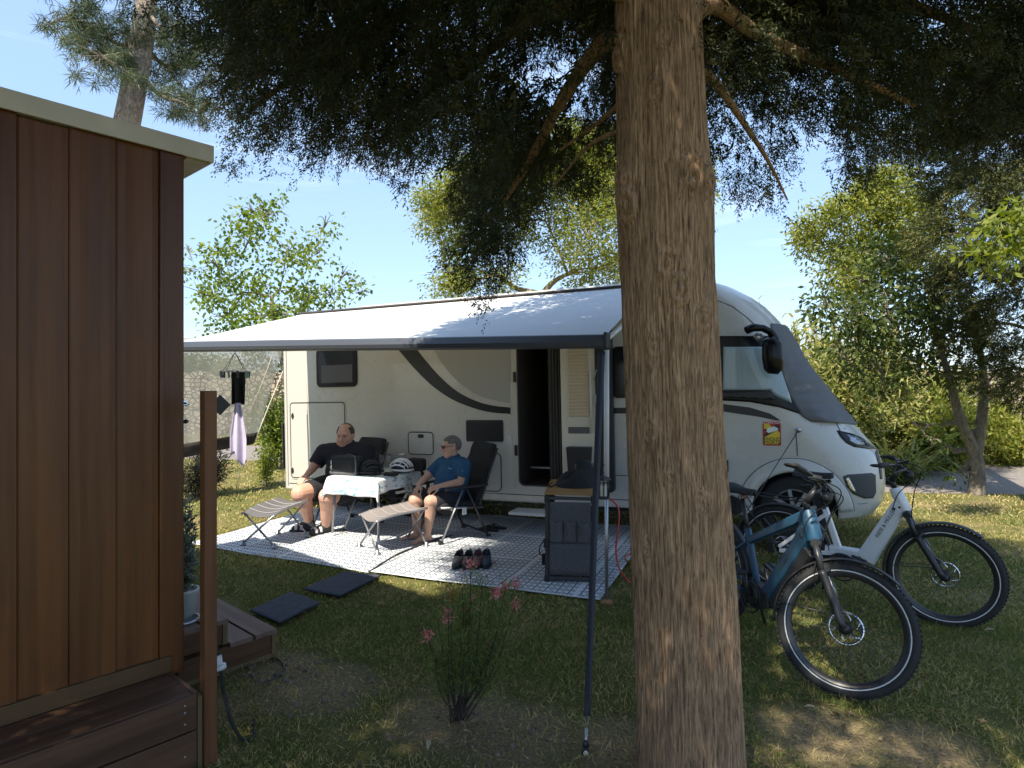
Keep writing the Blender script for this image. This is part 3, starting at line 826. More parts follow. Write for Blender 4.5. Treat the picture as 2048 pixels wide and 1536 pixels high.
# ---------------------------------------------------------------- things fixed on the motorhome
def edge_t(z, pxs):
    lo_, hi_ = -1.0, 0.4
    for _ in range(30):
        m = (lo_ + hi_) / 2
        if proj(MHM @ Vector(front_pt(z, m)))[0] < pxs: lo_ = m
        else: hi_ = m
    return lo_
ey = [(650, 1540), (668, 1543), (690, 1545), (740, 1560), (790, 1578), (830, 1602), (842, 1625)]
def cov(a, c):
    # c runs down from the roof line to the bonnet, a from the near edge to the far edge
    zt_, zb_ = uz(1560, 650, .5)[1], uz(1640, 841, .3)[1]
    z = zt_ + (zb_ - zt_) * c
    yp = 650 + (841 - 650) * c
    t0 = edge_t(z, float(np.interp(yp, [e[0] for e in ey], [e[1] for e in ey])))
    t = t0 + (.93 - t0) * a
    dz = -.035 * (1 - math.cos(min(1, a * 2) * PI)) * c ** 4
    p = Vector(front_pt(z + dz, t)); q = Vector((xf(z) - 1.2, WID / 2, p.z))
    n = (p - q); n.z = 0; n.normalize()
    w = .014 + .016 * math.sin(a * 19 + c * 6) * c + .010 * math.sin(a * 7 - c * 11) + .012 * math.sin(c * 9 + a * 6) * .6 + .012 * c * math.sin(c * 34 + a * 3) ** 2
    w *= min(1, a * 14)
    return MHM @ (p + n * (.010 + max(0, w)))
b = MB(); b.grid(cov, 70, 60)
tag(b.build('windscreen_cover', M['cover'], solid=.004), 'dark grey fabric thermal cover stretched over the motorhome windscreen', 'windscreen cover')
e = empty('guy_cord', (0, 0, 0), 0, 'thin dark cord running from a sucker below the grey windscreen cover to the grass', 'cord')
p0 = MHM @ hit(1597, 860, .02)[0]; p1 = G(1402, 1163)
b = MB(); b.tube([p0, p0.lerp(p1, .5) + Vector((0, 0, -.01)), p1], .0045, 6); b.build('cord', M['black_plastic'], e)
b = MB(); b.lathe([(.028, -.012), (.022, .0), (.008, .006), (.004, .014), (0, .014)], p0, R=Vector((-SA, -CA, 0)).to_track_quat('Z', 'Y').to_matrix(), n=14); b.build('sucker', M['grey_metal'], e)
b = MB(); b.cyl(p1 + Vector((0, 0, .03)), p1 - Vector((0, 0, .05)), .005); b.build('peg', M['grey_metal'], e)
# tie-down strap
e = empty('tie_down_strap', (0, 0, 0), 0, 'long black webbing strap from the awning corner down to a spring and peg', 'strap')
t0_ = W(1203, 703, 4.80); t1_ = W(1174, 1432, 2.98)
b = MB()
def stp_(a, c):
    p = t0_.lerp(t1_, c); w = .055 - .022 * c
    tw = .25 * math.sin(c * 3)
    return p + Vector(((a - .5) * w * math.cos(tw), (a - .5) * w * math.sin(tw), 0))
b.grid(stp_, 2, 40); sb = b.build('webbing', mat('webbing', (.022, .022, .026), .6, noise=.2, nscale=60), e, solid=.003)
q0 = t1_; q1 = W(1171, 1505, 2.872)
b = MB(); b.tube([q0 + Vector((-.012, 0, -.002)), q0.lerp(q1, .35) + Vector((0, 0, .0)), q0 + Vector((.012, 0, -.002))], .0025, 6); b.tube([q0.lerp(q1, .35), q0.lerp(q1, .75)], .0085, 10)
b.build('spring', M['grey_metal'], e)
b = MB(); pk = q0.lerp(q1, .8)
b.ell(pk, (.016, .012, .022), 12, 8); b.ell(q1, (.018, .014, .022), 12, 8); b.build('peg_hook', M['black_plastic'], e)
b = MB(); b.cyl(q1 + Vector((0, -.012, .004)), q1 + Vector((0, -.02, .006)), .012); b.cyl(q1, q1 - Vector((0, 0, q1.z + .05)), .005); b.build('peg', M['chrome'], e)
# lantern hanging from the awning leg
lp = W(1206, 975, 4.79)
e = empty('lantern', lp, 0, 'small black lantern with arched milky panes hung on the awning pole', 'lantern')
b = MB(); b.lathe([(.05, -.085), (.05, -.07), (.042, -.068), (.042, -.062)], n=8, smooth=False); b.lathe([(.042, .055), (.062, .06), (.055, .075), (.012, .088), (.006, .1), (0, .1)], n=8, smooth=False)
for k in range(8):
    a = 2 * PI * k / 8; b.cyl((.045 * math.cos(a), .045 * math.sin(a), -.07), (.045 * math.cos(a), .045 * math.sin(a), .06), .0045, n=6)
    a2 = a + PI / 8; b.tube([(.045 * math.cos(a2 + x) * 1.0, .045 * math.sin(a2 + x), .02 + .03 * (1 - (x / .36) ** 2)) for x in (-.36, -.2, 0, .2, .36)], .0035, 5)
b.tube([(.0, 0, .1), (.008, 0, .115), (0, 0, .125), (-.008, 0, .115), (0, 0, .1)], .003, 6)
b.tube([(0, 0, .125), (.004, .0, .16), (.02, .06, .17)], .003, 6)
b.build('frame', M['black_metal'], e)
b = MB(); b.lathe([(.038, -.068), (.038, .056)], n=16); b.build('glass', mat('milk_glass', (.6, .57, .5), .3), e)

for v_ in (.15, WID - .15):
    p = MHM @ Vector((UFW, v_, RC - RW)); b = MB(); b.box((UFW, v_, RC - RW - p.z / 2 + .002), (.5, .22, p.z)); b.build('levelling_block', M['black_plastic'], mh)
# ---------------------------------------------------------------- rugs and mats
def rugmat(name, dark, light):
    m = bpy.data.materials.new(name); m.use_nodes = True
    nt = m.node_tree; N = nt.nodes; Lk = nt.links; b = N['Principled BSDF']
    uv = N.new('ShaderNodeUVMap'); uv.uv_map = 'uv'
    sx = N.new('ShaderNodeSeparateXYZ'); Lk.new(uv.outputs['UV'], sx.inputs[0])
    def op(o, a, c=None):
        n = N.new('ShaderNodeMath'); n.operation = o
        for i, q in enumerate((a, c)):
            if q is None: continue
            if isinstance(q, (int, float)): n.inputs[i].default_value = q
            else: Lk.new(q, n.inputs[i])
        return n.outputs[0]
    def cell(src, size):
        return op('ABSOLUTE', op('SUBTRACT', op('FRACT', op('DIVIDE', src, size)), .5))
    U, V = sx.outputs['X'], sx.outputs['Y']
    a, c = cell(U, .10), cell(V, .085)
    d = op('ADD', a, c)
    ringv = op('MULTIPLY', op('GREATER_THAN', d, .25), op('LESS_THAN', d, .45))
    dot = op('LESS_THAN', d, .12)
    line = op('GREATER_THAN', a, .42)
    pat = op('MAXIMUM', op('MAXIMUM', ringv, dot), line)
    bu, bv = cell(U, .62), cell(V, .86)
    band = op('MAXIMUM', op('GREATER_THAN', bu, .470), op('GREATER_THAN', bv, .478))
    pat = op('MULTIPLY', pat, op('SUBTRACT', 1, band))
    # fine ribs across the rug
    fin = op('MULTIPLY', pat, .97)
    mx = N.new('ShaderNodeMix'); mx.data_type = 'RGBA'; mx.inputs[6].default_value = (*light, 1); mx.inputs[7].default_value = (*dark, 1)
    Lk.new(fin, mx.inputs[0])
    nz = N.new('ShaderNodeTexNoise'); nz.inputs['Scale'].default_value = 3.5; nz.inputs['Detail'].default_value = 5; Lk.new(uv.outputs['UV'], nz.inputs['Vector'])
    mr = N.new('ShaderNodeMapRange'); mr.inputs['To Min'].default_value = .86; mr.inputs['To Max'].default_value = 1.06; Lk.new(nz.outputs['Fac'], mr.inputs['Value'])
    ml = N.new('ShaderNodeMix'); ml.data_type = 'RGBA'; ml.blend_type = 'MULTIPLY'; ml.inputs[0].default_value = 1
    Lk.new(mx.outputs[2], ml.inputs[6]); Lk.new(mr.outputs['Result'], ml.inputs[7])
    Lk.new(ml.outputs[2], b.inputs['Base Color']); b.inputs['Roughness'].default_value = .75
    bp = N.new('ShaderNodeBump'); bp.inputs['Strength'].default_value = .3; bp.inputs['Distance'].default_value = .004
    Lk.new(pat, bp.inputs['Height']); Lk.new(bp.outputs['Normal'], b.inputs['Normal'])
    return m
M['rug'] = rugmat('rug', (.12, .15, .20), (.64, .65, .66))
def quad_sheet(name, P, m, z0, amp, label, cat, group=None, nu=60, nv=50, th=.006, uvs=None, seed=0):
    P = [Vector(p) for p in P]
    lu = (P[1] - P[0]).length; lv = (P[3] - P[0]).length
    vs = []; uv = []
    for j in range(nv + 1):
        for i in range(nu + 1):
            a, c = i / nu, j / nv
            p = P[0].lerp(P[1], a).lerp(P[3].lerp(P[2], a), c)
            z = z0 + amp * (math.sin(p.x * 3.1 + seed) * math.sin(p.y * 2.3 + seed * 2) + .6 * math.sin(p.x * 7.7 + p.y * 5 + seed) + 1.2)
            vs.append((p.x, p.y, z)); uv.append((a * lu, c * lv))
    b = MB(); b.add(vs, [(j * (nu + 1) + i, j * (nu + 1) + i + 1, (j + 1) * (nu + 1) + i + 1, (j + 1) * (nu + 1) + i) for j in range(nv) for i in range(nu)], True)
    o = b.build(name, m, fix=False, solid=th)
    l = o.data.uv_layers.new(name='uv')
    for lp in o.data.loops: l.data[lp.index].uv = uv[lp.vertex_index]
    return tag(o, label, cat, group)
quad_sheet('outdoor_rug', RUG_L, M['rug'], .012, .005, 'white and blue grey patterned outdoor rug under the footstools and table', 'rug', 'patterned outdoor rugs beside the motorhome')
quad_sheet('outdoor_rug', RUG_R, M['rug'], .018, .004, 'white and blue grey patterned outdoor rug under the fabric cupboard and shoes', 'rug', 'patterned outdoor rugs beside the motorhome', seed=2)
M['mat'] = mat('mat', (.045, .052, .072), .95, noise=.3, nscale=18, bump=.5, bscale=90)
quad_sheet('floor_mat', MAT_A, M['mat'], .03, .004, 'dark slate blue floor mat lying by the near edge of the rug', 'mat', 'dark floor mats on the grass', 20, 14, .01)
quad_sheet('floor_mat', MAT_B, M['mat'], .03, .004, 'dark slate blue floor mat lying at the foot of the wooden steps', 'mat', 'dark floor mats on the grass', 20, 14, .01, seed=3)
b = MB(); c0 = G(738, 1150); c1 = G(800, 1112); c2 = G(872, 1084)
b.tube(spline([c0 + Vector((0, 0, .03)), c1 + Vector((0, 0, .03)), c2 + Vector((0, 0, .03)), G(905, 1070, .03)], 8), .011, 6, flat=.6)
tag(b.build('cable', M['dark_grey_metal']), 'dark cable lying over the seam between the two rugs', 'cable')

# ---------------------------------------------------------------- camping furniture
M['sling'] = mat('sling', (.10, .095, .10), .75, noise=.18, nscale=60, bump=.3, bscale=160)
M['sling_tan'] = mat('sling_tan', (.20, .175, .17), .75, noise=.18, nscale=60, bump=.3, bscale=160)
M['frame_silver'] = mat('frame_silver', (.30, .30, .31), .35, metal=.7)
M['frame_dark'] = mat('frame_dark', (.05, .05, .055), .4, metal=.5)
M['stitch'] = mat('stitch', (.34, .33, .32), .8)
def footstool(feet, msl, frame, label):
    fa, fb, fc, fd = [G(*q) for q in feet]
    na, nb = (fa + fb) / 2, (fc + fd) / 2
    loc = (na + nb) / 2; loc.z = .012; rz = math.atan2((nb - na).y, (nb - na).x)
    Ls, w = (nb - na).length / 2 + .015, .205
    e = empty('footstool', loc, rz, label, 'footstool', 'folding footstools on the rug')
    def zt(x): return .335 + .085 * (x + Ls) / (2 * Ls) + .012 * math.sin((x + Ls) * 9)
    fr = MB()
    for y in (-w, w):
        fr.tube([(x, y, zt(x)) for x in np.linspace(-Ls, Ls, 16)], .0105, 8)
    fr.build('frame', frame, e)
    sg = MB(); sg.grid(lambda a, c: (-Ls + .012 + (2 * Ls - .024) * a, -w + 2 * w * c, zt(-Ls + 2 * Ls * a) + .012 - .035 * math.sin(PI * c) - .0), 30, 12)
    so = sg.build('seat', msl, e, solid=.005)
    s2 = MB()
    for k in range(1, 5):
        x = -Ls + 2 * Ls * k / 5
        s2.tube([(x, -w + 2 * w * c, zt(x) + .0165 - .035 * math.sin(PI * c)) for c in np.linspace(0, 1, 9)], .0035, 5)
    s2.build('stitching', M['stitch'], so)
    for x in (-Ls + .02, Ls - .02):
        for s in (-1, 1):
            l = MB(); l.tube([(x + .012 * s, s * w, zt(x)), (x + .012 * s, -s * w * .95, .03)], .0105, 8)
            lo = l.build('leg', frame, e)
            f = MB(); f.lathe([(0, .05), (.016, .045), (.018, .02), (.034, .012), (.036, 0), (0, 0)], (x + .012 * s, -s * w * .96, 0.012), n=12); f.build('foot', M['black_plastic'] if frame is M['frame_dark'] else M['frame_silver'], lo)
    return e
footstool([(493.7, 1093.5), (538.8, 1101.7), (554.5, 1069.5), (618, 1080)], M['sling'], M['frame_silver'], 'grey slatted sling footstool in front of the man, silver crossed legs')
footstool([(724, 1100), (748, 1113), (814, 1083), (854.5, 1097)], M['sling_tan'], M['frame_silver'], 'taupe sling footstool in front of the person in blue, sunlit seat')

def chair(loc, ang, label, tagm=True):
    e = empty('camping_chair', loc, ang, label, 'camping chair', 'padded folding camping chairs')
    W2 = .265
    for s in (-1, 1):
        l = MB(); l.tube([(.29, s * W2, .02), (.03, s * W2, .555)], .015, 10, flat=.7); lo = l.build('leg', M['frame_silver'] if s > 0 else M['frame_dark'], e)
        f = MB(); f.box((.295, s * W2, .02), (.05, .04, .035)); f.build('foot', M['black_plastic'], lo, bevel=.008)
        l = MB(); l.tube([(-.29, s * W2, .02), (-.02, s * W2, .555)], .015, 10, flat=.7); lo = l.build('leg', M['frame_dark'], e)
        f = MB(); f.box((-.295, s * W2, .02), (.05, .04, .035)); f.build('foot', M['black_plastic'], lo, bevel=.008)
        a = MB(); a.tube(spline([(.24, s * W2, .565), (.1, s * W2, .58), (-.12, s * W2, .575), (-.28, s * W2, .58)], 4), [.026] * 13, 10, flat=.55); a.build('armrest', M['black_plastic'], e)
        st = MB(); st.tube([(.28, s * (W2 - .035), .375), (-.24, s * (W2 - .035), .33)], .013, 8); st.build('seat_rail', M['frame_silver'], e)
    b = MB(); b.tube([(-.28, -W2, .05), (-.28, W2, .05)], .012, 8); b.tube([(.15, -W2, .34), (.15, W2, .34)], .012, 8); b.build('crossbar', M['frame_dark'], e)
    b = MB(); b.grid(lambda a, c: (.29 - .52 * a, (c - .5) * .46, .38 - .04 * a + .012 * math.sin(PI * c) + .03 * math.sin(PI * a) ** .5 - (.035 * max(0, (.12 - a) / .12) ** 2)), 20, 12)
    b.build('seat', M['black_cloth'], e, solid=.05)
    def bk(a, c):
        s = a * .68
        x = -.20 - s * .36 - .02 * math.sin(PI * a); z = .38 + s * .93
        hw = .235 * (1 - .10 * max(0, (a - .82) / .18) ** 2) + .01 * math.sin(a * 12)
        return (x + .03 * (2 * c - 1) ** 2 + .012 * math.sin(a * PI * 4) ** 2, (c - .5) * 2 * hw, z)
    b = MB(); b.grid(bk, 26, 14); bk_ = b.build('backrest', M['black_cloth'], e, solid=.07)
    m_ = bk_.modifiers.new('s', 'BEVEL'); m_.width = .02; m_.segments = 3; m_.limit_method = 'ANGLE'
    for s in (-1, 1):
        b = MB(); b.tube([(-.19, s * .25, .36), (-.42, s * .25, .97)], .013, 8); b.build('back_frame', M['frame_dark'], e)
    if tagm:
        b = MB(); b.box((.0, W2 - .02, .315), (.06, .004, .075), (0, 0, .2)); b.build('care_tag', M['white_metal'], e)
    return e
FA1 = math.atan2(-.826, -.563); FA2 = math.atan2(-.569, -.822)
chair((-1.97, 7.50, .012), FA1, 'black padded folding chair the man in black sits on, beside the motorhome', False)
chair((-.651, 6.907, .02), FA2, 'black padded folding chair the person in the blue t-shirt sits on')

# table
TA = math.atan2(.88, .4756)
TN = Vector((-1.714, 6.74, 0)); TL, TW = .80, .62           # middle of the near short end
td = Vector((SA, CA, 0)); tw = Vector((CA, -SA, 0))
te = empty('folding_table', (TN.x, TN.y, .012), -A_MH, 'folding table with silver legs between the two seated people', 'table')
b = MB(); b.box((0, TL / 2, .655), (TW, TL, .03)); b.build('tabletop', M['white_metal'], te, bevel=.005)
for sx_ in (-1, 1):
    for yy in (.03, TL - .04):
        l = MB(); l.tube([(sx_ * .28, yy + (.04 if yy < .4 else -.04), .645), (sx_ * .305, yy, .02)], .0135, 10); lo = l.build('leg', M['frame_silver'], te)
        f = MB(); f.lathe([(0, .05), (.018, .045), (.02, .02), (.03, .01), (.03, 0), (0, 0)], (sx_ * .306, yy, 0), n=12); f.build('foot', M['white_metal'], lo)
b = MB(); b.tube([(-.29, TL - .04, .33), (.29, TL - .04, .33)], .009, 8); b.tube([(-.29, TL - .1, .60), (.29, .12, .60)], .009, 8); b.tube([(.29, TL - .1, .60), (-.29, .12, .60)], .009, 8); b.build('stretcher', M['frame_dark'], te)
def clothmat():
    m = bpy.data.materials.new('tablecloth'); m.use_nodes = True; nt = m.node_tree; N = nt.nodes; L = nt.links; b = N['Principled BSDF']
    tc = N.new('ShaderNodeTexCoord')
    def nz(s, stretch):
        mp = N.new('ShaderNodeMapping'); mp.inputs['Scale'].default_value = stretch; L.new(tc.outputs['Object'], mp.inputs['Vector'])
        n = N.new('ShaderNodeTexNoise'); n.inputs['Scale'].default_value = s; n.inputs['Detail'].default_value = 3; L.new(mp.outputs[0], n.inputs['Vector']); return n.outputs['Fac']
    r = N.new('ShaderNodeValToRGB'); e = r.color_ramp.elements; e[0].position = .56; e[0].color = (.76, .77, .76, 1); e[1].position = .60; e[1].color = (.25, .42, .50, 1)
    L.new(nz(14, (1, 1, 2.2)), r.inputs['Fac'])
    r2 = N.new('ShaderNodeValToRGB'); e = r2.color_ramp.elements; e[0].position = .60; e[0].color = (1, 1, 1, 1); e[1].position = .63; e[1].color = (.55, .62, .66, 1)
    L.new(nz(30, (1, 1, 3)), r2.inputs['Fac'])
    mx = N.new('ShaderNodeMix'); mx.data_type = 'RGBA'; mx.blend_type = 'MULTIPLY'; mx.inputs[0].default_value = 1
    L.new(r.outputs[0], mx.inputs[6]); L.new(r2.outputs[0], mx.inputs[7]); L.new(mx.outputs[2], b.inputs['Base Color']); b.inputs['Roughness'].default_value = .7
    return m
def cl(a, c):
    # unfolded sheet coordinates in metres, from the middle of the table
    x = (a - .5) * (TW + .32); y = (c - .5) * (TL + .40)
    hx, hy = TW / 2 + .015, TL / 2 + .012
    dx, dy = max(0, abs(x) - hx), max(0, abs(y) - hy)
    px_, py_ = max(-hx, min(hx, x)), max(-hy, min(hy, y))
    z = .676 - max(dx, dy) - .3 * min(dx, dy)
    fl = .018 * math.sin(y * 16 + 1) * dx / .15 ; fl2 = .016 * math.sin(x * 19) * dy / .18
    px_ += math.copysign(.006 + dx * .10 + fl + .35 * min(dx, dy), x) if dx else 0
    py_ += math.copysign(.006 + dy * .12 + fl2 + .25 * min(dx, dy), y) if dy else 0
    return TN + tw * px_ + td * (py_ + TL / 2) + Vector((0, 0, z + .012 + .002 * math.sin(x * 30) * math.sin(y * 21)))
b = MB(); b.grid(cl, 50, 76)
tag(b.build('tablecloth', clothmat(), solid=.002), 'white tablecloth with pale blue print hanging over the folding table', 'tablecloth')
ZT_ = .693
def TP(x, y, z=0): return TN + tw * x + td * y + Vector((0, 0, ZT_ + z))
def onT(px, py, z=0.0):
    """point of the table top seen at a picture point"""
    return G(px, py, ZT_) + Vector((0, 0, z))
# cooler bag
p = onT(694, 948)
e = empty('cooler_bag', p, -A_MH + .12, 'dark grey soft cooler bag with grey carrying strap on the tablecloth', 'bag')
b = MB(); b.box((0, 0, .10), (.33, .20, .20)); bo = b.build('body', mat('bag_grey', (.020, .021, .024), .8, noise=.25, nscale=30, bump=.3), e, bevel=.04, seg=4)
b = MB(); b.box((0, 0, .022), (.335, .205, .045)); b.build('base', mat('bag_base', (.09, .09, .10), .8, noise=.2, nscale=30), e, bevel=.02)
b = MB(); b.box((0, -.104, .12), (.24, .008, .10)); b.build('pocket', bpy.data.materials['bag_grey'], e, bevel=.003)
b = MB(); b.tube(spline([(-.02, -.02, .20), (.02, -.03, .222), (.08, -.05, .222), (.13, -.07, .212), (.160, -.10, .18), (.172, -.112, .10), (.168, -.112, .02)], 6), .007, 8, flat=.4); b.build('strap', mat('strap_grey', (.16, .16, .16), .7), e)
b = MB(); b.tube([(-.13, -.112, .16), (-.127, -.116, .12), (-.13, -.116, .08)], .006, 6); b.lathe([(.012, -.004), (.016, 0), (.012, .004)], (-.13, -.118, .075), 'Y', 12); b.build('zip_pull', M['chrome'], e)
# helmets
def helmet(loc, rz, m1, m2, label, vents=True):
    e = empty('bike_helmet', loc, rz, label, 'bike helmet', 'bike helmets on the table')
    b = MB(); b.ell((0, 0, .03), (.125, .10, .10), 24, 14)
    o = b.build('liner', m2, e)
    for v in o.data.vertices:
        if v.co.z < 0: v.co.z = 0
    b = MB()
    for k in range(-3, 4):
        y = k / 3.2
        def rib(t, y=y):
            a = PI * (.06 + .88 * t); rr_ = math.sqrt(max(.05, 1 - (y * .93) ** 2))
            return Vector((.136 * math.cos(a) * (rr_ * .55 + .45), y * .108, .03 + .114 * math.sin(a) * rr_))
        b.tube([rib(t) for t in np.linspace(0, 1, 14)], [.004 + .0075 * math.sin(PI * t) for t in np.linspace(0, 1, 14)], 8)
    for t in (.22, .42, .62, .8):
        a = PI * t
        b.tube([(.136 * math.cos(a) * (math.sqrt(max(.05, 1 - (y * .93) ** 2)) * .55 + .45), y * .108, .03 + .116 * math.sin(a) * math.sqrt(max(.05, 1 - (y * .93) ** 2))) for y in np.linspace(-.9, .9, 11)], .0055, 6)
    b.tube([(.138 * math.cos(a), .108 * math.sin(a), .024) for a in np.linspace(0, 2 * PI, 29)[:-1]], .013, 8, closed=True)
    b.build('shell', m1, e)
    b = MB(); b.tube(spline([(.06, -.1, .02), (.03, -.12, -.0), (-.02, -.13, .004), (-.06, -.1, .02)], 5), .005, 6); b.build('chin_strap', M['black_cloth'], e)
    return e
helmet(onT(803, 944, .006), -.3, mat('helmet_white', (.72, .73, .75), .3), M['black_plastic'], 'white vented bike helmet on the tablecloth')
helmet(onT(742, 948, .006), .5, M['black_plastic'], M['black_rubber'], 'black bike helmet on the tablecloth beside the cooler bag')
p = onT(834, 942)
e = empty('pouch', p, -A_MH, 'black soft pouch with dangling strap behind the white helmet', 'pouch')
b = MB(); b.box((0, 0, .075), (.20, .13, .15)); b.build('body', M['black_cloth'], e, bevel=.035, seg=4)
b = MB(); b.tube(spline([(.09, -.05, .11), (.115, -.08, .05), (.12, -.09, -.03), (.125, -.09, -.10)], 6), .008, 6, flat=.5); b.build('strap', M['black_cloth'], e)
p = onT(777, 951)
e = empty('sunglasses', p, -A_MH + .1, 'dark sunglasses and case lying on the tablecloth', 'sunglasses')
b = MB(); b.box((.03, 0, .018), (.17, .07, .036)); b.build('case', M['black_cloth'], e, bevel=.014)
b = MB()
for s in (-1, 1): b.ell((-.12 + s * .032, -.05, .025), (.028, .006, .02), 14, 8); b.tube([(-.12 + s * .06, -.05, .03), (-.12 + s * .062, .02, .018)], .003, 6)
b.build('spectacles', M['black_gloss'], e)
gm_ = bpy.data.materials.new('clear_glass'); gm_.use_nodes = True
_b = gm_.node_tree.nodes['Principled BSDF']; _b.inputs['Transmission Weight'].default_value = .95; _b.inputs['Roughness'].default_value = .03; _b.inputs['Base Color'].default_value = (.95, .97, .97, 1); _b.inputs['IOR'].default_value = 1.3
for i, (x, y) in enumerate(((763, 936), (777, 934.5))):
    b = MB(); b.lathe([(.032, 0), (.03, .004), (.005, .008), (.004, .06), (.02, .075), (.033, .10), (.034, .125), (.028, .155), (.026, .155), (.031, .125), (.03, .10), (.015, .08)], (0, 0, 0), n=18)
    o = b.build('wine_glass', gm_); o.location = onT(x, y, .002)
    tag(o, ('clear wine glass just behind the black helmet', 'clear wine glass between the black and the white helmets')[i], 'wine glass', 'wine glasses on the table')
p = onT(806, 936)
e = empty('wire_lantern', p, 0, 'fine wire lantern with round handle standing behind the white helmet', 'lantern')
b = MB()
for k in range(8):
    a = 2 * PI * k / 8
    b.tube(spline([(.055 * math.cos(a), .055 * math.sin(a), 0), (.06 * math.cos(a), .06 * math.sin(a), .10), (.02 * math.cos(a), .02 * math.sin(a), .17)], 5), .0022, 5)
for z, r_ in ((.0, .055), (.05, .06), (.10, .06)): b.tube([(r_ * math.cos(a), r_ * math.sin(a), z) for a in np.linspace(0, 2 * PI, 21)[:-1]], .0022, 5, closed=True)
b.build('wire_cage', M['grey_metal'], e)
b = MB(); b.tube([(.06 * math.sin(a), 0, .235 - .062 * math.cos(a)) for a in np.linspace(0, 2 * PI, 25)[:-1]], .0025, 5, closed=True); b.build('handle', M['grey_metal'], e)
b = MB(); b.lathe([(0, .165), (.05, .15), (.052, .16), (.03, .178), (0, .185)], n=16); b.build('cap', M['grey_metal'], e)

# ---------------------------------------------------------------- fabric cupboard
F0, F1, F2 = G(1090, 1168), G(1190, 1173), G(1233, 1124)
cw_ = (F1 - F0).length; cdp = .78; cang = math.atan2((F1 - F0).y, (F1 - F0).x)
ce = empty('fabric_cupboard', (F0 + F1) / 2 + Vector((0, 0, .012)), cang + .02, 'grey fabric camping cupboard with pocketed end and bamboo top', 'cupboard')
CHT = .748
fr = MB()
for x in (-1, 1):
    for y in (0, cdp): fr.box((x * (cw_ / 2 - .015), y + (.015 if y == 0 else -.015), CHT / 2), (.03, .03, CHT - .02))
for y in (.015, cdp - .015): fr.box((0, y, CHT - .03), (cw_ - .06, .026, .026)); fr.box((0, y, .04), (cw_ - .06, .03, .03))
for x in (-1, 1): fr.box((x * (cw_ / 2 - .015), cdp / 2, CHT - .03), (.026, cdp - .06, .026)); fr.box((x * (cw_ / 2 - .015), cdp / 2, .04), (.03, cdp - .06, .03))
fr.build('frame', M['dark_grey_metal'], ce, bevel=.004)
b = MB()
for x in (-1, 1):
    for y in (.015, cdp - .015):
        for z in (.035, CHT - .035): b.box((x * (cw_ / 2 - .015), y, z), (.042, .042, .06))
    b.box((x * (cw_ / 2 - .012), .012, CHT * .45), (.045, .04, .08))
b.build('corner_joint', M['black_plastic'], ce, bevel=.006)
M['canvas'] = mat('canvas', (.098, .098, .103), .9, noise=.22, nscale=70, bump=.35, bscale=150, stretch=(1, 1, .5))
b = MB(); b.grid(lambda a, c: ((a - .5) * (cw_ - .07), .006 - .006 * math.sin(PI * a) * math.sin(PI * c), .07 + (CHT - .13) * c), 12, 14); b.build('end_panel', M['canvas'], ce, solid=.006)
for k in range(3):
    b = MB(); x0 = -cw_ / 2 + .045 + k * (cw_ - .085) / 3; x1 = x0 + (cw_ - .085) / 3 - .008
    b.grid(lambda a, c: (x0 + (x1 - x0) * a, -.006 - .028 * math.sin(PI * a) * (.35 + .65 * c), .345 + (.195 - .02 * math.sin(PI * a)) * c), 12, 8)
    b.build('pocket', M['canvas'], ce, solid=.004)
b = MB(); b.grid(lambda a, c: ((a - .5) * (cw_ - .08), -.004 - .010 * math.sin(PI * a), .09 + .25 * c), 10, 6); b.build('lower_pocket', M['canvas'], ce, solid=.004)
for x in (-1, 1):
    b = MB(); b.grid(lambda a, c: (x * (cw_ / 2 - .006 + .006 * math.sin(PI * a * 2)), .03 + (cdp - .06) * a, .07 + (CHT - .13) * c), 14, 10); b.build('side_panel', M['canvas'], ce, solid=.006)
b = MB(); b.prism([(.10, CHT * .62), (.20, CHT * .70), (.20, CHT * .86), (.10, CHT * .80)], cw_ / 2 + .001, cw_ / 2 + .006, 'YZ'); b.prism([(.50, CHT * .66), (.64, CHT * .72), (.64, CHT * .86), (.50, CHT * .80)], cw_ / 2 + .001, cw_ / 2 + .006, 'YZ'); b.build('mesh_window', M['black_cloth'], ce)
M['bamboo'] = woodmat('bamboo', (.26, .13, .05), (.45, .25, .10), 'X', .45)
b = MB()
for k in range(10): b.box((0, .05 + (cdp - .1) * k / 9, CHT + .006), (cw_ + .012, (cdp - .1) / 9 - .004, .018))
b.build('top', M['bamboo'], ce, bevel=.003)
b = MB(); b.tube(spline([(-cw_ / 2 - .005, .10, .36), (-cw_ / 2 - .05, .10, .28), (-cw_ / 2 - .055, .10, .22), (-cw_ / 2 - .02, .10, .20)], 5), .010, 8, flat=.5); b.box((-cw_ / 2 - .02, .11, .17), (.03, .05, .09)); b.build('carry_strap', M['black_cloth'], ce, bevel=.004)
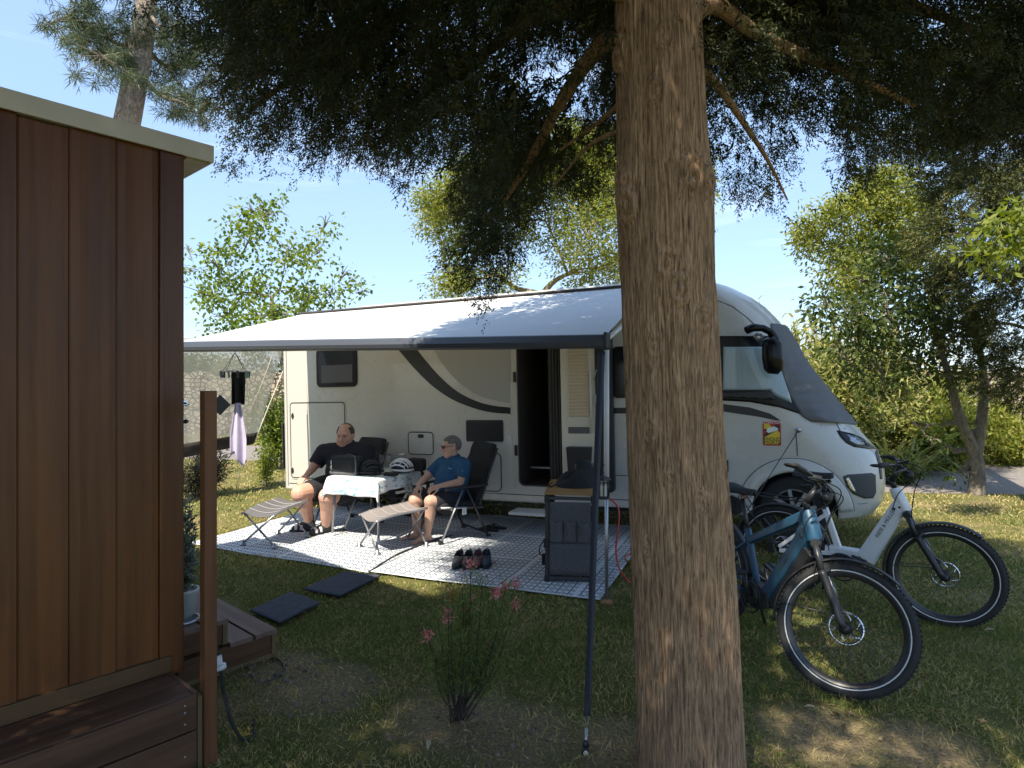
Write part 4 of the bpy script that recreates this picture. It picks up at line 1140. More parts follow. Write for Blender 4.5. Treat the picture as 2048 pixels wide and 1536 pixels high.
# things on it
CM = Matrix.Translation(ce.location) @ Matrix.Rotation(cang + .02, 4, 'Z')
def onC(x, y): return CM @ Vector((x, y, CHT + .016))
e = empty('backpack', onC(.02, .40), cang, 'limp black backpack lying on the bamboo top of the fabric cupboard', 'backpack')
b = MB()
def bp_(a, c):
    th = 2 * PI * a; ph = PI / 2 * c
    r = math.cos(ph) ** .55; z = math.sin(ph) ** .8 * (.15 + .075 * math.cos(th - .4) + .02 * math.sin(3 * th))
    return (.185 * r * math.cos(th) + .02, .16 * r * math.sin(th), z)
b.grid(bp_, 32, 12); b.build('body', M['black_cloth'], e)
b = MB(); b.tube(spline([(-.15, -.12, .03), (-.19, -.16, .015), (-.22, -.10, .012), (-.2, -.02, .03)], 5), .011, 6, flat=.4); b.build('strap', M['black_cloth'], e)
b = MB(); b.grid(lambda a, c: (.10 * math.cos(2 * PI * a) * (1 - .75 * max(0, c - .8) / .2 * 1.2), .075 * math.sin(2 * PI * a) * (1 - .75 * max(0, c - .8) / .2 * 1.2), .21 * c + .02 * max(0, c - .8)), 28, 16)
o = b.build('storage_bag', mat('bag_green', (.09, .095, .09), .8, noise=.2, nscale=20, bump=.2)); o.location = onC(.12, .60); o.rotation_euler = (0, 0, cang)
tag(o, 'grey green rounded bag standing behind the awning pole on the cupboard', 'bag')
e = empty('frying_pan', onC(.17, .72), cang, 'small black pan at the far end of the cupboard top', 'pan')
b = MB(); b.lathe([(0, 0), (.07, 0), (.085, .04), (.08, .04), (.066, .006), (0, .006)], n=20); b.build('bowl', M['black_metal'], e)
b = MB(); b.tube([(.08, 0, .035), (.14, .0, .045), (.17, .0, .045)], [.008, .011, .009], 8); b.build('handle', M['black_plastic'], e)
# red hose
M['hose_red'] = mat('hose_red', (.50, .05, .03), .4)
pts = [onC(.17, .30) + Vector((0, 0, .0)), WO(1233, 1010, 6.35), WO(1236, 1060, 6.3), WO(1232, 1100, 6.25), WO(1240, 1140, 6.15), G(1262, 1168) + Vector((0, 0, .012)), G(1300, 1182) + Vector((0, 0, .012))]
b = MB(); b.tube(spline(pts, 10), .0085, 8)
cc = G(1275, 1125); b2 = [cc + Vector((.11 * math.cos(a) * (1 + .12 * math.sin(a * .7)), .2 * math.sin(a), .012 + .012 * a / 6)) for a in np.linspace(.5, 4 * PI, 50)]
b.tube(b2, .0085, 8)
tag(b.build('gas_hose', M['hose_red'], fix=False), 'red orange hose running from the cupboard top down to coils on the grass', 'hose')
e = tag(MB().add([], []).lathe([(0, 0), (.05, 0), (.045, .02), (.02, .03), (0, .03)], G(1213, 1208), n=12).build('ground_pad', mat('padorange', (.35, .16, .07), .8, noise=.3, nscale=20)), 'small terracotta coloured pad under the awning pole foot', 'pad')

# ---------------------------------------------------------------- shoes
def shoe(loc, rz, m1, m2, label, grp):
    e = empty('trainer', loc, rz, label, 'shoe', grp)
    b = MB()
    def up(a, c):
        th = 2 * PI * a
        x = .135 * math.cos(th); y = .046 * math.sin(th) * (1 - .12 * math.cos(th))
        h = .042 + .048 * (1 / (1 + math.exp((x + .02) * 30)))
        k = math.sin(PI / 2 * c)
        s = math.cos(PI / 2 * c * .82)
        if x < .02: s = 1 - .22 * c
        return (x * s - (.018 * c), y * s, .022 + h * k)
    b.grid(up, 28, 8); b.build('upper', m1, e, solid=.004)
    b = MB(); b.prism([(.145 * math.cos(t), .05 * math.sin(t) * (1 - .1 * math.cos(t))) for t in np.linspace(0, 2 * PI, 25)[:-1]], 0, .025, 'XY'); b.build('sole', M['black_rubber'], e, bevel=.006)
    b = MB()
    for k in range(4): b.tube([(.01 + .022 * k, -.028, .075 - .008 * k), (.014 + .022 * k, 0, .086 - .009 * k), (.01 + .022 * k, .028, .075 - .008 * k)], .0035, 5)
    b.build('laces', m2, e)
    b = MB(); b.tube(spline([(-.13, 0, .06), (-.145, 0, .09), (-.125, 0, .115)], 4), .008, 6, flat=2); b.build('heel_loop', m2, e)
sh_b = mat('shoe_black', (.03, .03, .032), .8, noise=.3, nscale=30); sh_t = mat('shoe_teal', (.03, .055, .08), .8, noise=.3, nscale=30); sh_p = mat('shoe_pink', (.16, .06, .06), .8, noise=.4, nscale=30); lace = mat('lace', (.12, .12, .13), .8)
for i, (px, py, m1, lb) in enumerate(((911, 1139, sh_b, 'black trainer, leftmost of the row on the rug'), (931, 1139, sh_b, 'black trainer with grey laces second from the left in the row on the rug'), (951, 1138, sh_p, 'dark trainer with reddish panels beside the teal one on the rug'), (969, 1137, sh_t, 'dark teal trainer, rightmost of the row on the rug'))):
    p = G(px, py, .03); shoe((p.x + .01, p.y + .13, .03), -PI / 2 + .05 * (i - 1.5) - .08, m1, lace, lb, 'trainers standing in a row on the rug')
def flipflop(loc, rz, label):
    e = empty('flip_flop', loc, rz, label, 'flip-flop', 'flip-flops left behind the right chair')
    b = MB(); b.prism([(.13 * math.cos(t), .045 * math.sin(t) * (1 + .15 * math.cos(t))) for t in np.linspace(0, 2 * PI, 25)[:-1]], 0, .02, 'XY'); b.build('sole', M['black_rubber'], e, bevel=.005)
    b = MB(); b.tube(spline([(-.03, -.045, .015), (.02, -.03, .05), (.075, 0, .022)], 5), .007, 6); b.tube(spline([(-.03, .045, .015), (.02, .03, .05), (.075, 0, .022)], 5), .007, 6); b.build('thong', M['black_plastic'], e)
flipflop((*G(978, 1066).xy, .03), 2.6, 'black flip-flop just behind the rear leg of the right chair'); flipflop((*G(992, 1062).xy, .03), 2.9, 'black flip-flop farther right behind the right chair')

# ---------------------------------------------------------------- airer, cloths, mesh screen
U0S = UBL + .02
def onS(px, py):
    d = LW(px, py, 5) - CAML
    return MHM @ (CAML + d * ((U0S - CAML.x) / d.x))
def seemat(name, col, fac):
    m = mat(name, col, .8); nt = m.node_tree; N = nt.nodes; L = nt.links
    t = N.new('ShaderNodeBsdfTransparent'); tl = N.new('ShaderNodeBsdfTranslucent'); tl.inputs['Color'].default_value = (*col, 1)
    m1 = N.new('ShaderNodeMixShader'); m1.inputs['Fac'].default_value = .5
    mx = N.new('ShaderNodeMixShader'); mx.inputs['Fac'].default_value = fac
    L.new(N['Principled BSDF'].outputs[0], m1.inputs[1]); L.new(tl.outputs[0], m1.inputs[2])
    L.new(m1.outputs[0], mx.inputs[1]); L.new(t.outputs[0], mx.inputs[2]); L.new(mx.outputs[0], N['Material Output'].inputs['Surface'])
    return m
se = empty('mesh_screen', (0, 0, 0), 0, 'see-through beige mesh side screen with dark hem below the awning end', 'mesh screen')
def scr(polyT, polyB, nu=24, nv=10, sag=.02):
    T = [onS(*p) for p in polyT]; B = [onS(*p) for p in polyB]
    def f(a, c):
        p = T[0].lerp(T[1], a).lerp(B[0].lerp(B[1], a), c)
        return p + Vector((CA, -SA, 0)) * (sag * math.sin(a * 9) * c)
    return f
b = MB(); b.grid(scr([(330, 676), (572, 676)], [(330, 893), (516, 864)]), 24, 12); b.build('mesh', seemat('screen_mesh', (.80, .73, .58), .27), se)
b = MB(); b.grid(scr([(330, 893), (516, 864)], [(330, 922), (506, 888)]), 24, 3); b.build('hem', mat('screen_hem', (.035, .03, .024), .8, noise=.2), se, solid=.004)
b = MB(); b.tube([onS(549, 700), onS(525, 765), onS(499, 826)], .006, 6); b.tube([onS(566, 742), onS(517, 864), onS(506, 888)], .006, 6); b.build('tape_seam', mat('tape', (.55, .53, .47), .8), se)
b = MB(); b.tube([onS(490, 893), G(471, 982)], .004, 5); b.build('tie_cord', M['white_metal'], se)
AP = WO(470, 742, 8.6)
ae = empty('peg_airer', AP, .3, 'small round peg airer hanging under the awning, mint clips', 'airer')
b = MB(); b.tube([(.15 * math.cos(a), .15 * math.sin(a), 0) for a in np.linspace(0, 2 * PI, 33)[:-1]], .008, 6, closed=True); b.build('ring', M['white_metal'], ae)
b = MB()
for k in range(4):
    a = PI / 4 + PI / 2 * k; b.tube([(.15 * math.cos(a), .15 * math.sin(a), 0), (0, 0, .21)], .003, 5)
b.tube(spline([(0, 0, .2), (0, 0, .25), (.02, 0, .28), (.04, 0, .26)], 4), .005, 6); b.build('hanger', M['black_metal'], ae)
mint = mat('mint', (.15, .28, .26), .5); cls = []
for k in range(10):
    a = 2 * PI * k / 10; b = MB(); b.box((.15 * math.cos(a), .15 * math.sin(a), -.04), (.014, .022, .075), (.1, .1, a)); b.build('clip', mint if k % 2 else M['dark_grey_metal'], ae, bevel=.003)
def hang(name, px0, py0, px1, py1, Y, m, label, cat, tail=False):
    b = MB()
    def f(a, c):
        x0 = px0 + (px1 - px0) * a
        if tail:
            spread = .35 + .65 * min(1, c * 1.6) ; cx_ = (px0 + px1) / 2 - 2
            x0 = cx_ + (x0 - cx_) * spread
            yb = py1 - (30 if a < .45 else 0) * (1 - abs(a - .2)) - (25 * abs(a - .72) * 2.2 if a >= .45 else 0)
            y0 = py0 + (yb - py0) * c
        else: y0 = py0 + (py1 - py0) * c
        p = WO(x0, y0, Y); p.y += .035 * math.sin(a * 11) * (.3 + .7 * c); return p
    b.grid(f, 24, 20); return tag(b.build(name, m, solid=.003), label, cat)
hang('black_towel', 463, 744, 492, 809, 8.58, mat('towel_black', (.010, .010, .012), .95, bump=.5, bscale=60), 'small black ribbed cloth pegged to the round airer', 'cloth')
hang('lilac_cloth', 460, 806, 495, 935, 8.52, mat('lilac', (.50, .46, .60), .8, noise=.06), 'lilac cloth hanging in two tails below the black cloth', 'cloth', True)

# ---------------------------------------------------------------- people
def capsule(b, p, r, q, s, n=14):
    p = Vector(p); q = Vector(q)
    b.tube([p, q], [r, s], n); b.ell(p, r, n, 8); b.ell(q, s, n, 8)
def fuse(b, name, m, parent, vox=.008, it=4, fac=.5):
    o = b.build(name, m, parent, fix=False)
    r = o.modifiers.new('r', 'REMESH'); r.mode = 'VOXEL'; r.voxel_size = vox; r.use_smooth_shade = True
    s = o.modifiers.new('s', 'SMOOTH'); s.iterations = it; s.factor = fac
    bpy.context.view_layer.update()
    bake(o)
    o.data.materials.clear(); o.data.materials.append(m)
    for p in o.data.polygons: p.use_smooth = True
    return o
def hand(b, wrist, d, nrm, side, curl=.5, sc=1.0, spread=.1):
    """wrist point, d = direction of the fingers, nrm = back of the hand, side = direction to the thumb"""
    d = Vector(d).normalized(); nrm = Vector(nrm); nrm = (nrm - d * nrm.dot(d)).normalized(); side_ = d.cross(nrm) * (1 if d.cross(nrm).dot(Vector(side)) > 0 else -1)
    w = Vector(wrist)
    k0 = w + d * .09 * sc
    for i in range(4):
        f = (i - 1.5)
        base = w + d * (.088 - .004 * abs(f)) * sc - side_ * f * .0205 * sc
        capsule(b, w + d * .012 * sc - side_ * f * .012 * sc, .0155 * sc, base, .0125 * sc, 10)
        L = (.072, .080, .075, .058)[i] * sc
        dd = (d - side_ * f * spread).normalized(); p = base
        for j, (fr_, rr_) in enumerate(((.45, .0098), (.32, .0088), (.23, .0078))):
            dd = (dd - nrm * curl * (.5 + .3 * j)).normalized()
            q = p + dd * L * fr_; capsule(b, p, rr_ * 1.06 * sc, q, rr_ * sc, 8); p = q
    t0 = w + d * .025 * sc + side_ * .022 * sc; t1 = t0 + (d * .55 + side_ * .75 - nrm * .25).normalized() * .045 * sc; t2 = t1 + (d * .9 + side_ * .35 - nrm * .3).normalized() * .032 * sc; t3 = t2 + (d + side_ * .05 - nrm * .35).normalized() * .026 * sc
    capsule(b, t0, .017 * sc, t1, .0125 * sc, 8); capsule(b, t1, .0125 * sc, t2, .0105 * sc, 8); capsule(b, t2, .0105 * sc, t3, .009 * sc, 8)
def head(b, c, f, up, sc=1.0, jowl=1.0):
    """c = centre of the skull"""
    f = Vector(f).normalized(); up = Vector(up); up = (up - f * up.dot(f)).normalized(); s = up.cross(f)
    R = Matrix((s, f, up)).transposed()
    def P(x, y, z): return Vector(c) + s * x * sc + f * y * sc + up * z * sc
    def E(x, y, z, r): b.ell(P(x, y, z), tuple(q * sc for q in r), 18, 12, R)
    E(0, -.012, .03, (.076, .094, .088)); E(0, .03, -.02, (.062 * jowl, .064, .085)); E(0, .045, -.075, (.042 * jowl, .045, .038))
    E(0, .078, .038, (.055, .018, .016))
    for q in (-1, 1):
        E(q * .04, .068, -.028, (.024, .022, .02)); E(q * .03, .083, .036, (.02, .012, .009)); E(q * .077, -.008, .0, (.011, .020, .033)); E(q * .081, -.016, .012, (.009, .016, .022)); E(q * .04 * jowl, .03, -.06, (.026, .04, .03))
        E(q * .010, .103, -.022, (.011, .012, .010))
    b.tube([P(0, .088, .028), P(0, .104, .005), P(0, .114, -.015), P(0, .106, -.026)], [.008 * sc, .0105 * sc, .014 * sc, .009 * sc], 10); b.ell(P(0, .112, -.016), .0135 * sc, 10, 8)
    E(0, .089, -.050, (.024, .011, .007)); E(0, .087, -.063, (.021, .011, .0075))
    return P, R
def face_bits(P, R, sc, parent, closed=False):
    for q in (-1, 1):
        b = MB(); b.ell(P(q * .030, .083, .016), (.0135 * sc, .0085 * sc, (.004 if closed else .008) * sc), 12, 8, R); b.build('eye', mat('eyedark', (.05, .035, .03), .3) if 'eyedark' not in bpy.data.materials else bpy.data.materials['eyedark'], parent)
    b = MB(); b.tube([P(x, .0985 - abs(x) * .25, -.0565 + abs(x) * .16) for x in (-.024, -.012, 0, .012, .024)], .0024 * sc, 6); b.build('mouth', mat('lip', (.18, .06, .05), .5) if 'lip' not in bpy.data.materials else bpy.data.materials['lip'], parent)
def hair_cap(P, R, sc, m, parent, keep, r=(.083, .103, .094), c=(0, -.014, .030), rough=.004):
    vs = []; fs = []; n, mm = 40, 26
    for i in range(mm + 1):
        th = PI * i / mm
        for k in range(n):
            a = 2 * PI * k / n
            x, y, z = math.sin(th) * math.cos(a), math.sin(th) * math.sin(a), math.cos(th)
            j = 1 + rough * 10 * (random.random() - .5) * .6
            vs.append((x * r[0] * j, y * r[1] * j, z * r[2] * j))
    for i in range(mm):
        for k in range(n):
            q = (i * n + k, (i + 1) * n + k, (i + 1) * n + (k + 1) % n, i * n + (k + 1) % n)
            cx_, cy_, cz_ = [sum(vs[t][d_] for t in q) / 4 for d_ in range(3)]
            if keep(cx_, cy_, cz_): fs.append(q)
    b = MB(); b.add([P(x + c[0], y + c[1], z + c[2]) for x, y, z in vs], fs, True)
    o = b.build('hair', m, parent, solid=.007 * sc, fix=False)
    bm = bmesh.new(); bm.from_mesh(o.data); bmesh.ops.delete(bm, geom=[v for v in bm.verts if not v.link_faces], context='VERTS'); bm.to_mesh(o.data); bm.free()
    return o
UP = Vector((0, 0, 1))
# --- the man in black
pe = empty('person', (0, 0, 0), 0, 'seated man in black t-shirt and shorts, dark socks and striped slides', 'person')
hipc = O(-2.06, 9.30, .50); f = Vector((-.563, -.826, 0)); l = Vector((.826, -.563, 0))
chest = O(-2.03, 9.38, .83); neck = O(-2.055, 9.40, 1.0)
hd = O(-2.075, 9.34, 1.125)
shR = WO(648, 905, 9.42); shL = WO(733, 902, 9.20)
elR = WO(626, 936, 9.25); wrR = WO(614, 950, 9.05)
elL = WO(737, 940, 9.00); wrL = WO(716, 957, 8.70)
knR = WO(600, 987, 8.70); knL = WO(655, 993, 8.55)
anR = WO(619, 1043, 8.86); anL = WO(651, 1052, 8.73)
hR, hL = hipc - l * .12, hipc + l * .12
fR = (G(597, 1066).xy - anR.xy).normalized(); fL = (G(634, 1072).xy - anL.xy).normalized()
b = MB()
P, R = head(b, hd, (-.12, -.95, -.16), UP, 1.22, 1.30)
capsule(b, neck, .078, hd + Vector((0, .03, -.07)), .07)
capsule(b, hipc, .18, chest - UP * .10, .18); capsule(b, chest - UP * .08, .155, neck, .082); capsule(b, shR, .07, chest, .10); capsule(b, shL, .07, chest, .10)
for sh, el, wr in ((shR, elR, wrR), (shL, elL, wrL)):
    capsule(b, sh, .068, el, .052); capsule(b, el, .05, wr, .034)
hand(b, wrR, (-.5, -.75, -.55), (.1, -.3, .95), (.8, -.2, 0), .55, 1.05)
hand(b, wrL, (-.7, -.6, -.2), (0, -.3, .95), (0, -1, 0), .4, 1.05)
for h, k, a_, fd in ((hR, knR, anR, fR), (hL, knL, anL, fL)):
    capsule(b, h, .125, k, .10); cf = k.lerp(a_, .3) - Vector((f.x, f.y, 0)) * .02
    capsule(b, k, .096, cf, .095); capsule(b, cf, .093, a_, .05)
    heel = a_ - Vector((fd.x, fd.y, 0)) * .03; heel.z = .055; toe = a_ + Vector((fd.x, fd.y, 0)) * .17; toe.z = .05
    capsule(b, a_, .046, heel, .036); capsule(b, heel, .036, toe, .030); capsule(b, a_, .04, toe, .024)
fuse(b, 'body', M['skin'], pe, .0075)
face_bits(P, R, 1.22, pe, True)
hair_cap(P, R, 1.22, mat('hair_brown', (.085, .06, .045), .8, noise=.3, nscale=60), pe, lambda x, y, z: z > -.05 and y < .045 and not (y > -.03 and z > .060 and abs(x) < .058) and not (z < -.005 and y > .01), r=(.081, .099, .092))
M['tee_black'] = mat('tee_black', (.010, .011, .019), .9, noise=.25, nscale=9, bump=.35, bscale=14)
b = MB(); capsule(b, hipc + Vector((0, 0, .0)), .235, chest + f * .04 + Vector((0, 0, -.12)), .255); capsule(b, chest + Vector((0, 0, -.08)), .235, neck + Vector((0, 0, -.045)), .135); capsule(b, shR.lerp(neck, .25), .10, shL.lerp(neck, .25), .10)
for sh, el, g in ((shR, elR, .78), (shL, elL, .7)):
    capsule(b, sh, .108, chest, .17); b.tube([sh, sh.lerp(el, g)], [.106, .092], 16); b.ell(sh, .108)
fuse(b, 't_shirt', M['tee_black'], pe, .012, 5)
b = MB(); capsule(b, hipc + Vector((0, 0, -.03)), .205, hipc + Vector((0, 0, .08)), .20)
for h, k in ((hR, knR), (hL, knL)): capsule(b, h, .15, h.lerp(k, .45), .14); b.tube([h, h.lerp(k, .80)], [.15, .13], 18)
fuse(b, 'shorts', mat('shorts_black', (.012, .012, .015), .9, noise=.25, nscale=9, bump=.3, bscale=16), pe, .012, 4)
M['sock'] = mat('sock', (.05, .055, .055), .9, noise=.2, nscale=60)
M['slide_black'] = mat('slide_black', (.014, .014, .016), .6); M['slide_white'] = mat('slide_white', (.70, .66, .66), .5)
for a_, fd in ((anR, fR), (anL, fL)):
    d3 = Vector((fd.x, fd.y, 0)); s3 = Vector((-fd.y, fd.x, 0))
    heel = a_ - d3 * .03; heel.z = .058; toe = a_ + d3 * .165; toe.z = .052
    b = MB(); b.tube([a_ + Vector((0, 0, .075)) + (knR - anR).normalized() * .0, a_], [.052, .053], 16); capsule(b, a_, .053, heel, .042); capsule(b, heel, .042, toe, .036); capsule(b, a_, .047, toe, .03)
    fuse(b, 'sock', M['sock'], pe, .009, 3)
    mid = (heel + toe) / 2; R3 = Matrix((d3, s3, UP)).transposed()
    b = MB(); b.add([R3 @ Vector((.155 * math.cos(t), .054 * math.sin(t) * (1 + .12 * math.cos(t)), zz)) + Vector((mid.x, mid.y, .016)) for zz in (0, .026) for t in np.linspace(0, 2 * PI, 25)[:-1]], [tuple(range(24)), tuple(range(47, 23, -1))] + [(i, (i + 1) % 24, 24 + (i + 1) % 24, 24 + i) for i in range(24)])
    sl3 = b.build('slide', M['slide_black'], pe, bevel=.006)
    for x0, x1, mm_ in ((.0, .03, M['slide_white']), (.032, .058, M['slide_black']), (.06, .09, M['slide_white'])):
        b = MB(); b.grid(lambda a, c: R3 @ Vector((x0 + (x1 - x0) * a, .055 * math.cos(PI * c), .034 + (.062 - .1 * (x0 + a * .02)) * math.sin(PI * c))) + Vector((mid.x, mid.y, .012)), 3, 16); b.build('strap', mm_, sl3, solid=.006)
# --- the person in the blue t-shirt
pe2 = empty('person', (0, 0, 0), 0, 'seated person with short grey hair, blue t-shirt, dark shorts and sunglasses', 'person')
f = Vector((-.822, -.569, 0)); l = Vector((.569, -.822, 0))
hipc = O(-.72, 8.40, .46); chest = O(-.66, 8.47, .77); neck = O(-.655, 8.46, .90); hd = O(-.685, 8.42, 1.025)
shL = WO(929, 930, 8.27); shR = WO(883, 927, 8.62)
elL = WO(921, 963, 8.22); wrL = WO(880, 972, 8.13)
elR = WO(852, 955, 8.50); wrR = WO(839, 968, 8.38)
knL = WO(860, 1003, 8.02); knR = WO(829, 1000, 8.24)
anL = WO(855, 1068, 8.10); anR = WO(834, 1069, 8.30)
hL, hR = hipc + l * .11, hipc - l * .11
fL = Vector((-.75, -.55)).normalized(); fR = Vector((-.9, -.3)).normalized()
b = MB(); P, R = head(b, hd, (-.93, -.36, -.10), UP, 1.0, 1.08)
capsule(b, neck, .055, hd + Vector((.02, .0, -.06)), .052); capsule(b, hipc, .13, chest - UP * .09, .13); capsule(b, chest - UP * .07, .115, neck, .058); capsule(b, shL, .054, chest, .08); capsule(b, shR, .054, chest, .08)
for sh, el, wr in ((shL, elL, wrL), (shR, elR, wrR)): capsule(b, sh, .054, el, .042); capsule(b, el, .041, wr, .027)
hand(b, wrL, (-.85, -.25, -.2), (-.2, -.5, .8), (-.4, -.6, .5), .75, .98)
hand(b, wrR, (-.35, -.45, -.75), (-.75, -.5, .45), (.5, -.6, .1), .18, 1.0, .14)
for h, k, a_, fd in ((hL, knL, anL, fL), (hR, knR, anR, fR)):
    capsule(b, h, .095, k, .066); cf = k.lerp(a_, .3) - f * .015
    capsule(b, k, .062, cf, .060); capsule(b, cf, .060, a_, .035)
    heel = a_ - Vector((fd.x, fd.y, 0)) * .03; heel.z = .045; toe = a_ + Vector((fd.x, fd.y, 0)) * .14; toe.z = .038
    capsule(b, a_, .036, heel, .03); capsule(b, heel, .03, toe, .021); capsule(b, a_, .034, toe, .02)
    s3 = Vector((-fd.y, fd.x, 0))
    for q in range(5): capsule(b, toe + s3 * (q - 2) * .014 * .9 - Vector((fd.x, fd.y, 0)) * .02, .012, toe + s3 * (q - 2) * .016 + Vector((fd.x, fd.y, 0)) * (.035 - .004 * abs(q - 1.5)) - Vector((0, 0, .012)), .009, 8)
fuse(b, 'body', M['skin2'], pe2, .0068)
face_bits(P, R, 1.0, pe2)
hair_cap(P, R, 1.0, mat('hair_grey', (.13, .122, .115), .8, noise=.45, nscale=70, bump=.5, bscale=90), pe2, lambda x, y, z: (z > -.065 if y < -.02 else z > .028) and not (y > .055 and z < .058) and not (abs(x) > .06 and -.035 < y < .03 and z < .028), r=(.085, .105, .098), rough=.006)
b = MB()
for q in (-1, 1): b.ell(P(q * .031, .096, .016), (.026, .006, .02), 14, 8, R); b.tube([P(q * .056, .09, .02), P(q * .08, .04, .022), P(q * .083, -.005, .02)], .0028, 6)
b.tube([P(-.01, .102, .018), P(.01, .102, .018)], .003, 6); b.build('sunglasses', M['black_gloss'], pe2)
M['tee_blue'] = mat('tee_blue', (.010, .066, .145), .85, noise=.18, nscale=8, bump=.35, bscale=14)
b = MB(); capsule(b, hipc, .17, chest + f * .025 - Vector((0, 0, .1)), .185); capsule(b, chest - Vector((0, 0, .06)), .18, neck - Vector((0, 0, .025)), .095); capsule(b, shR.lerp(neck, .25), .075, shL.lerp(neck, .25), .075)
for sh, el in ((shL, elL), (shR, elR)): capsule(b, sh, .075, chest, .12); b.tube([sh, sh.lerp(el, .72)], [.074, .070], 16); b.ell(sh, .075)
ts = fuse(b, 't_shirt', M['tee_blue'], pe2, .010, 5)
tb = BVHTree.FromPolygons([v.co.copy() for v in ts.data.vertices], [tuple(p.vertices) for p in ts.data.polygons])
b = MB()
for px, py, w_ in ((897, 936, .006), (899, 937, .007), (901, 937.5, .006), (903, 937.5, .007), (925, 942, .009)):
    d = (W(px, py, 5) - Vector((0, 0, CAMH))).normalized(); h_ = tb.ray_cast(Vector((0, 0, CAMH)), d)
    if h_[0]: b.box(h_[0] + h_[1] * .001, (w_, .004, .005), h_[1].to_track_quat('-Y', 'Z').to_matrix())
b.build('chest_print', M['white_metal'], pe2)
b = MB(); capsule(b, hipc - Vector((0, 0, .02)), .165, hipc + Vector((0, 0, .03)), .165)
for h, k in ((hL, knL), (hR, knR)): capsule(b, h, .112, h.lerp(k, .5), .10); b.tube([h, h.lerp(k, .84)], [.112, .092], 18)
fuse(b, 'shorts', mat('shorts_dark', (.016, .016, .022), .9, noise=.25, nscale=9, bump=.3, bscale=16), pe2, .010, 4)
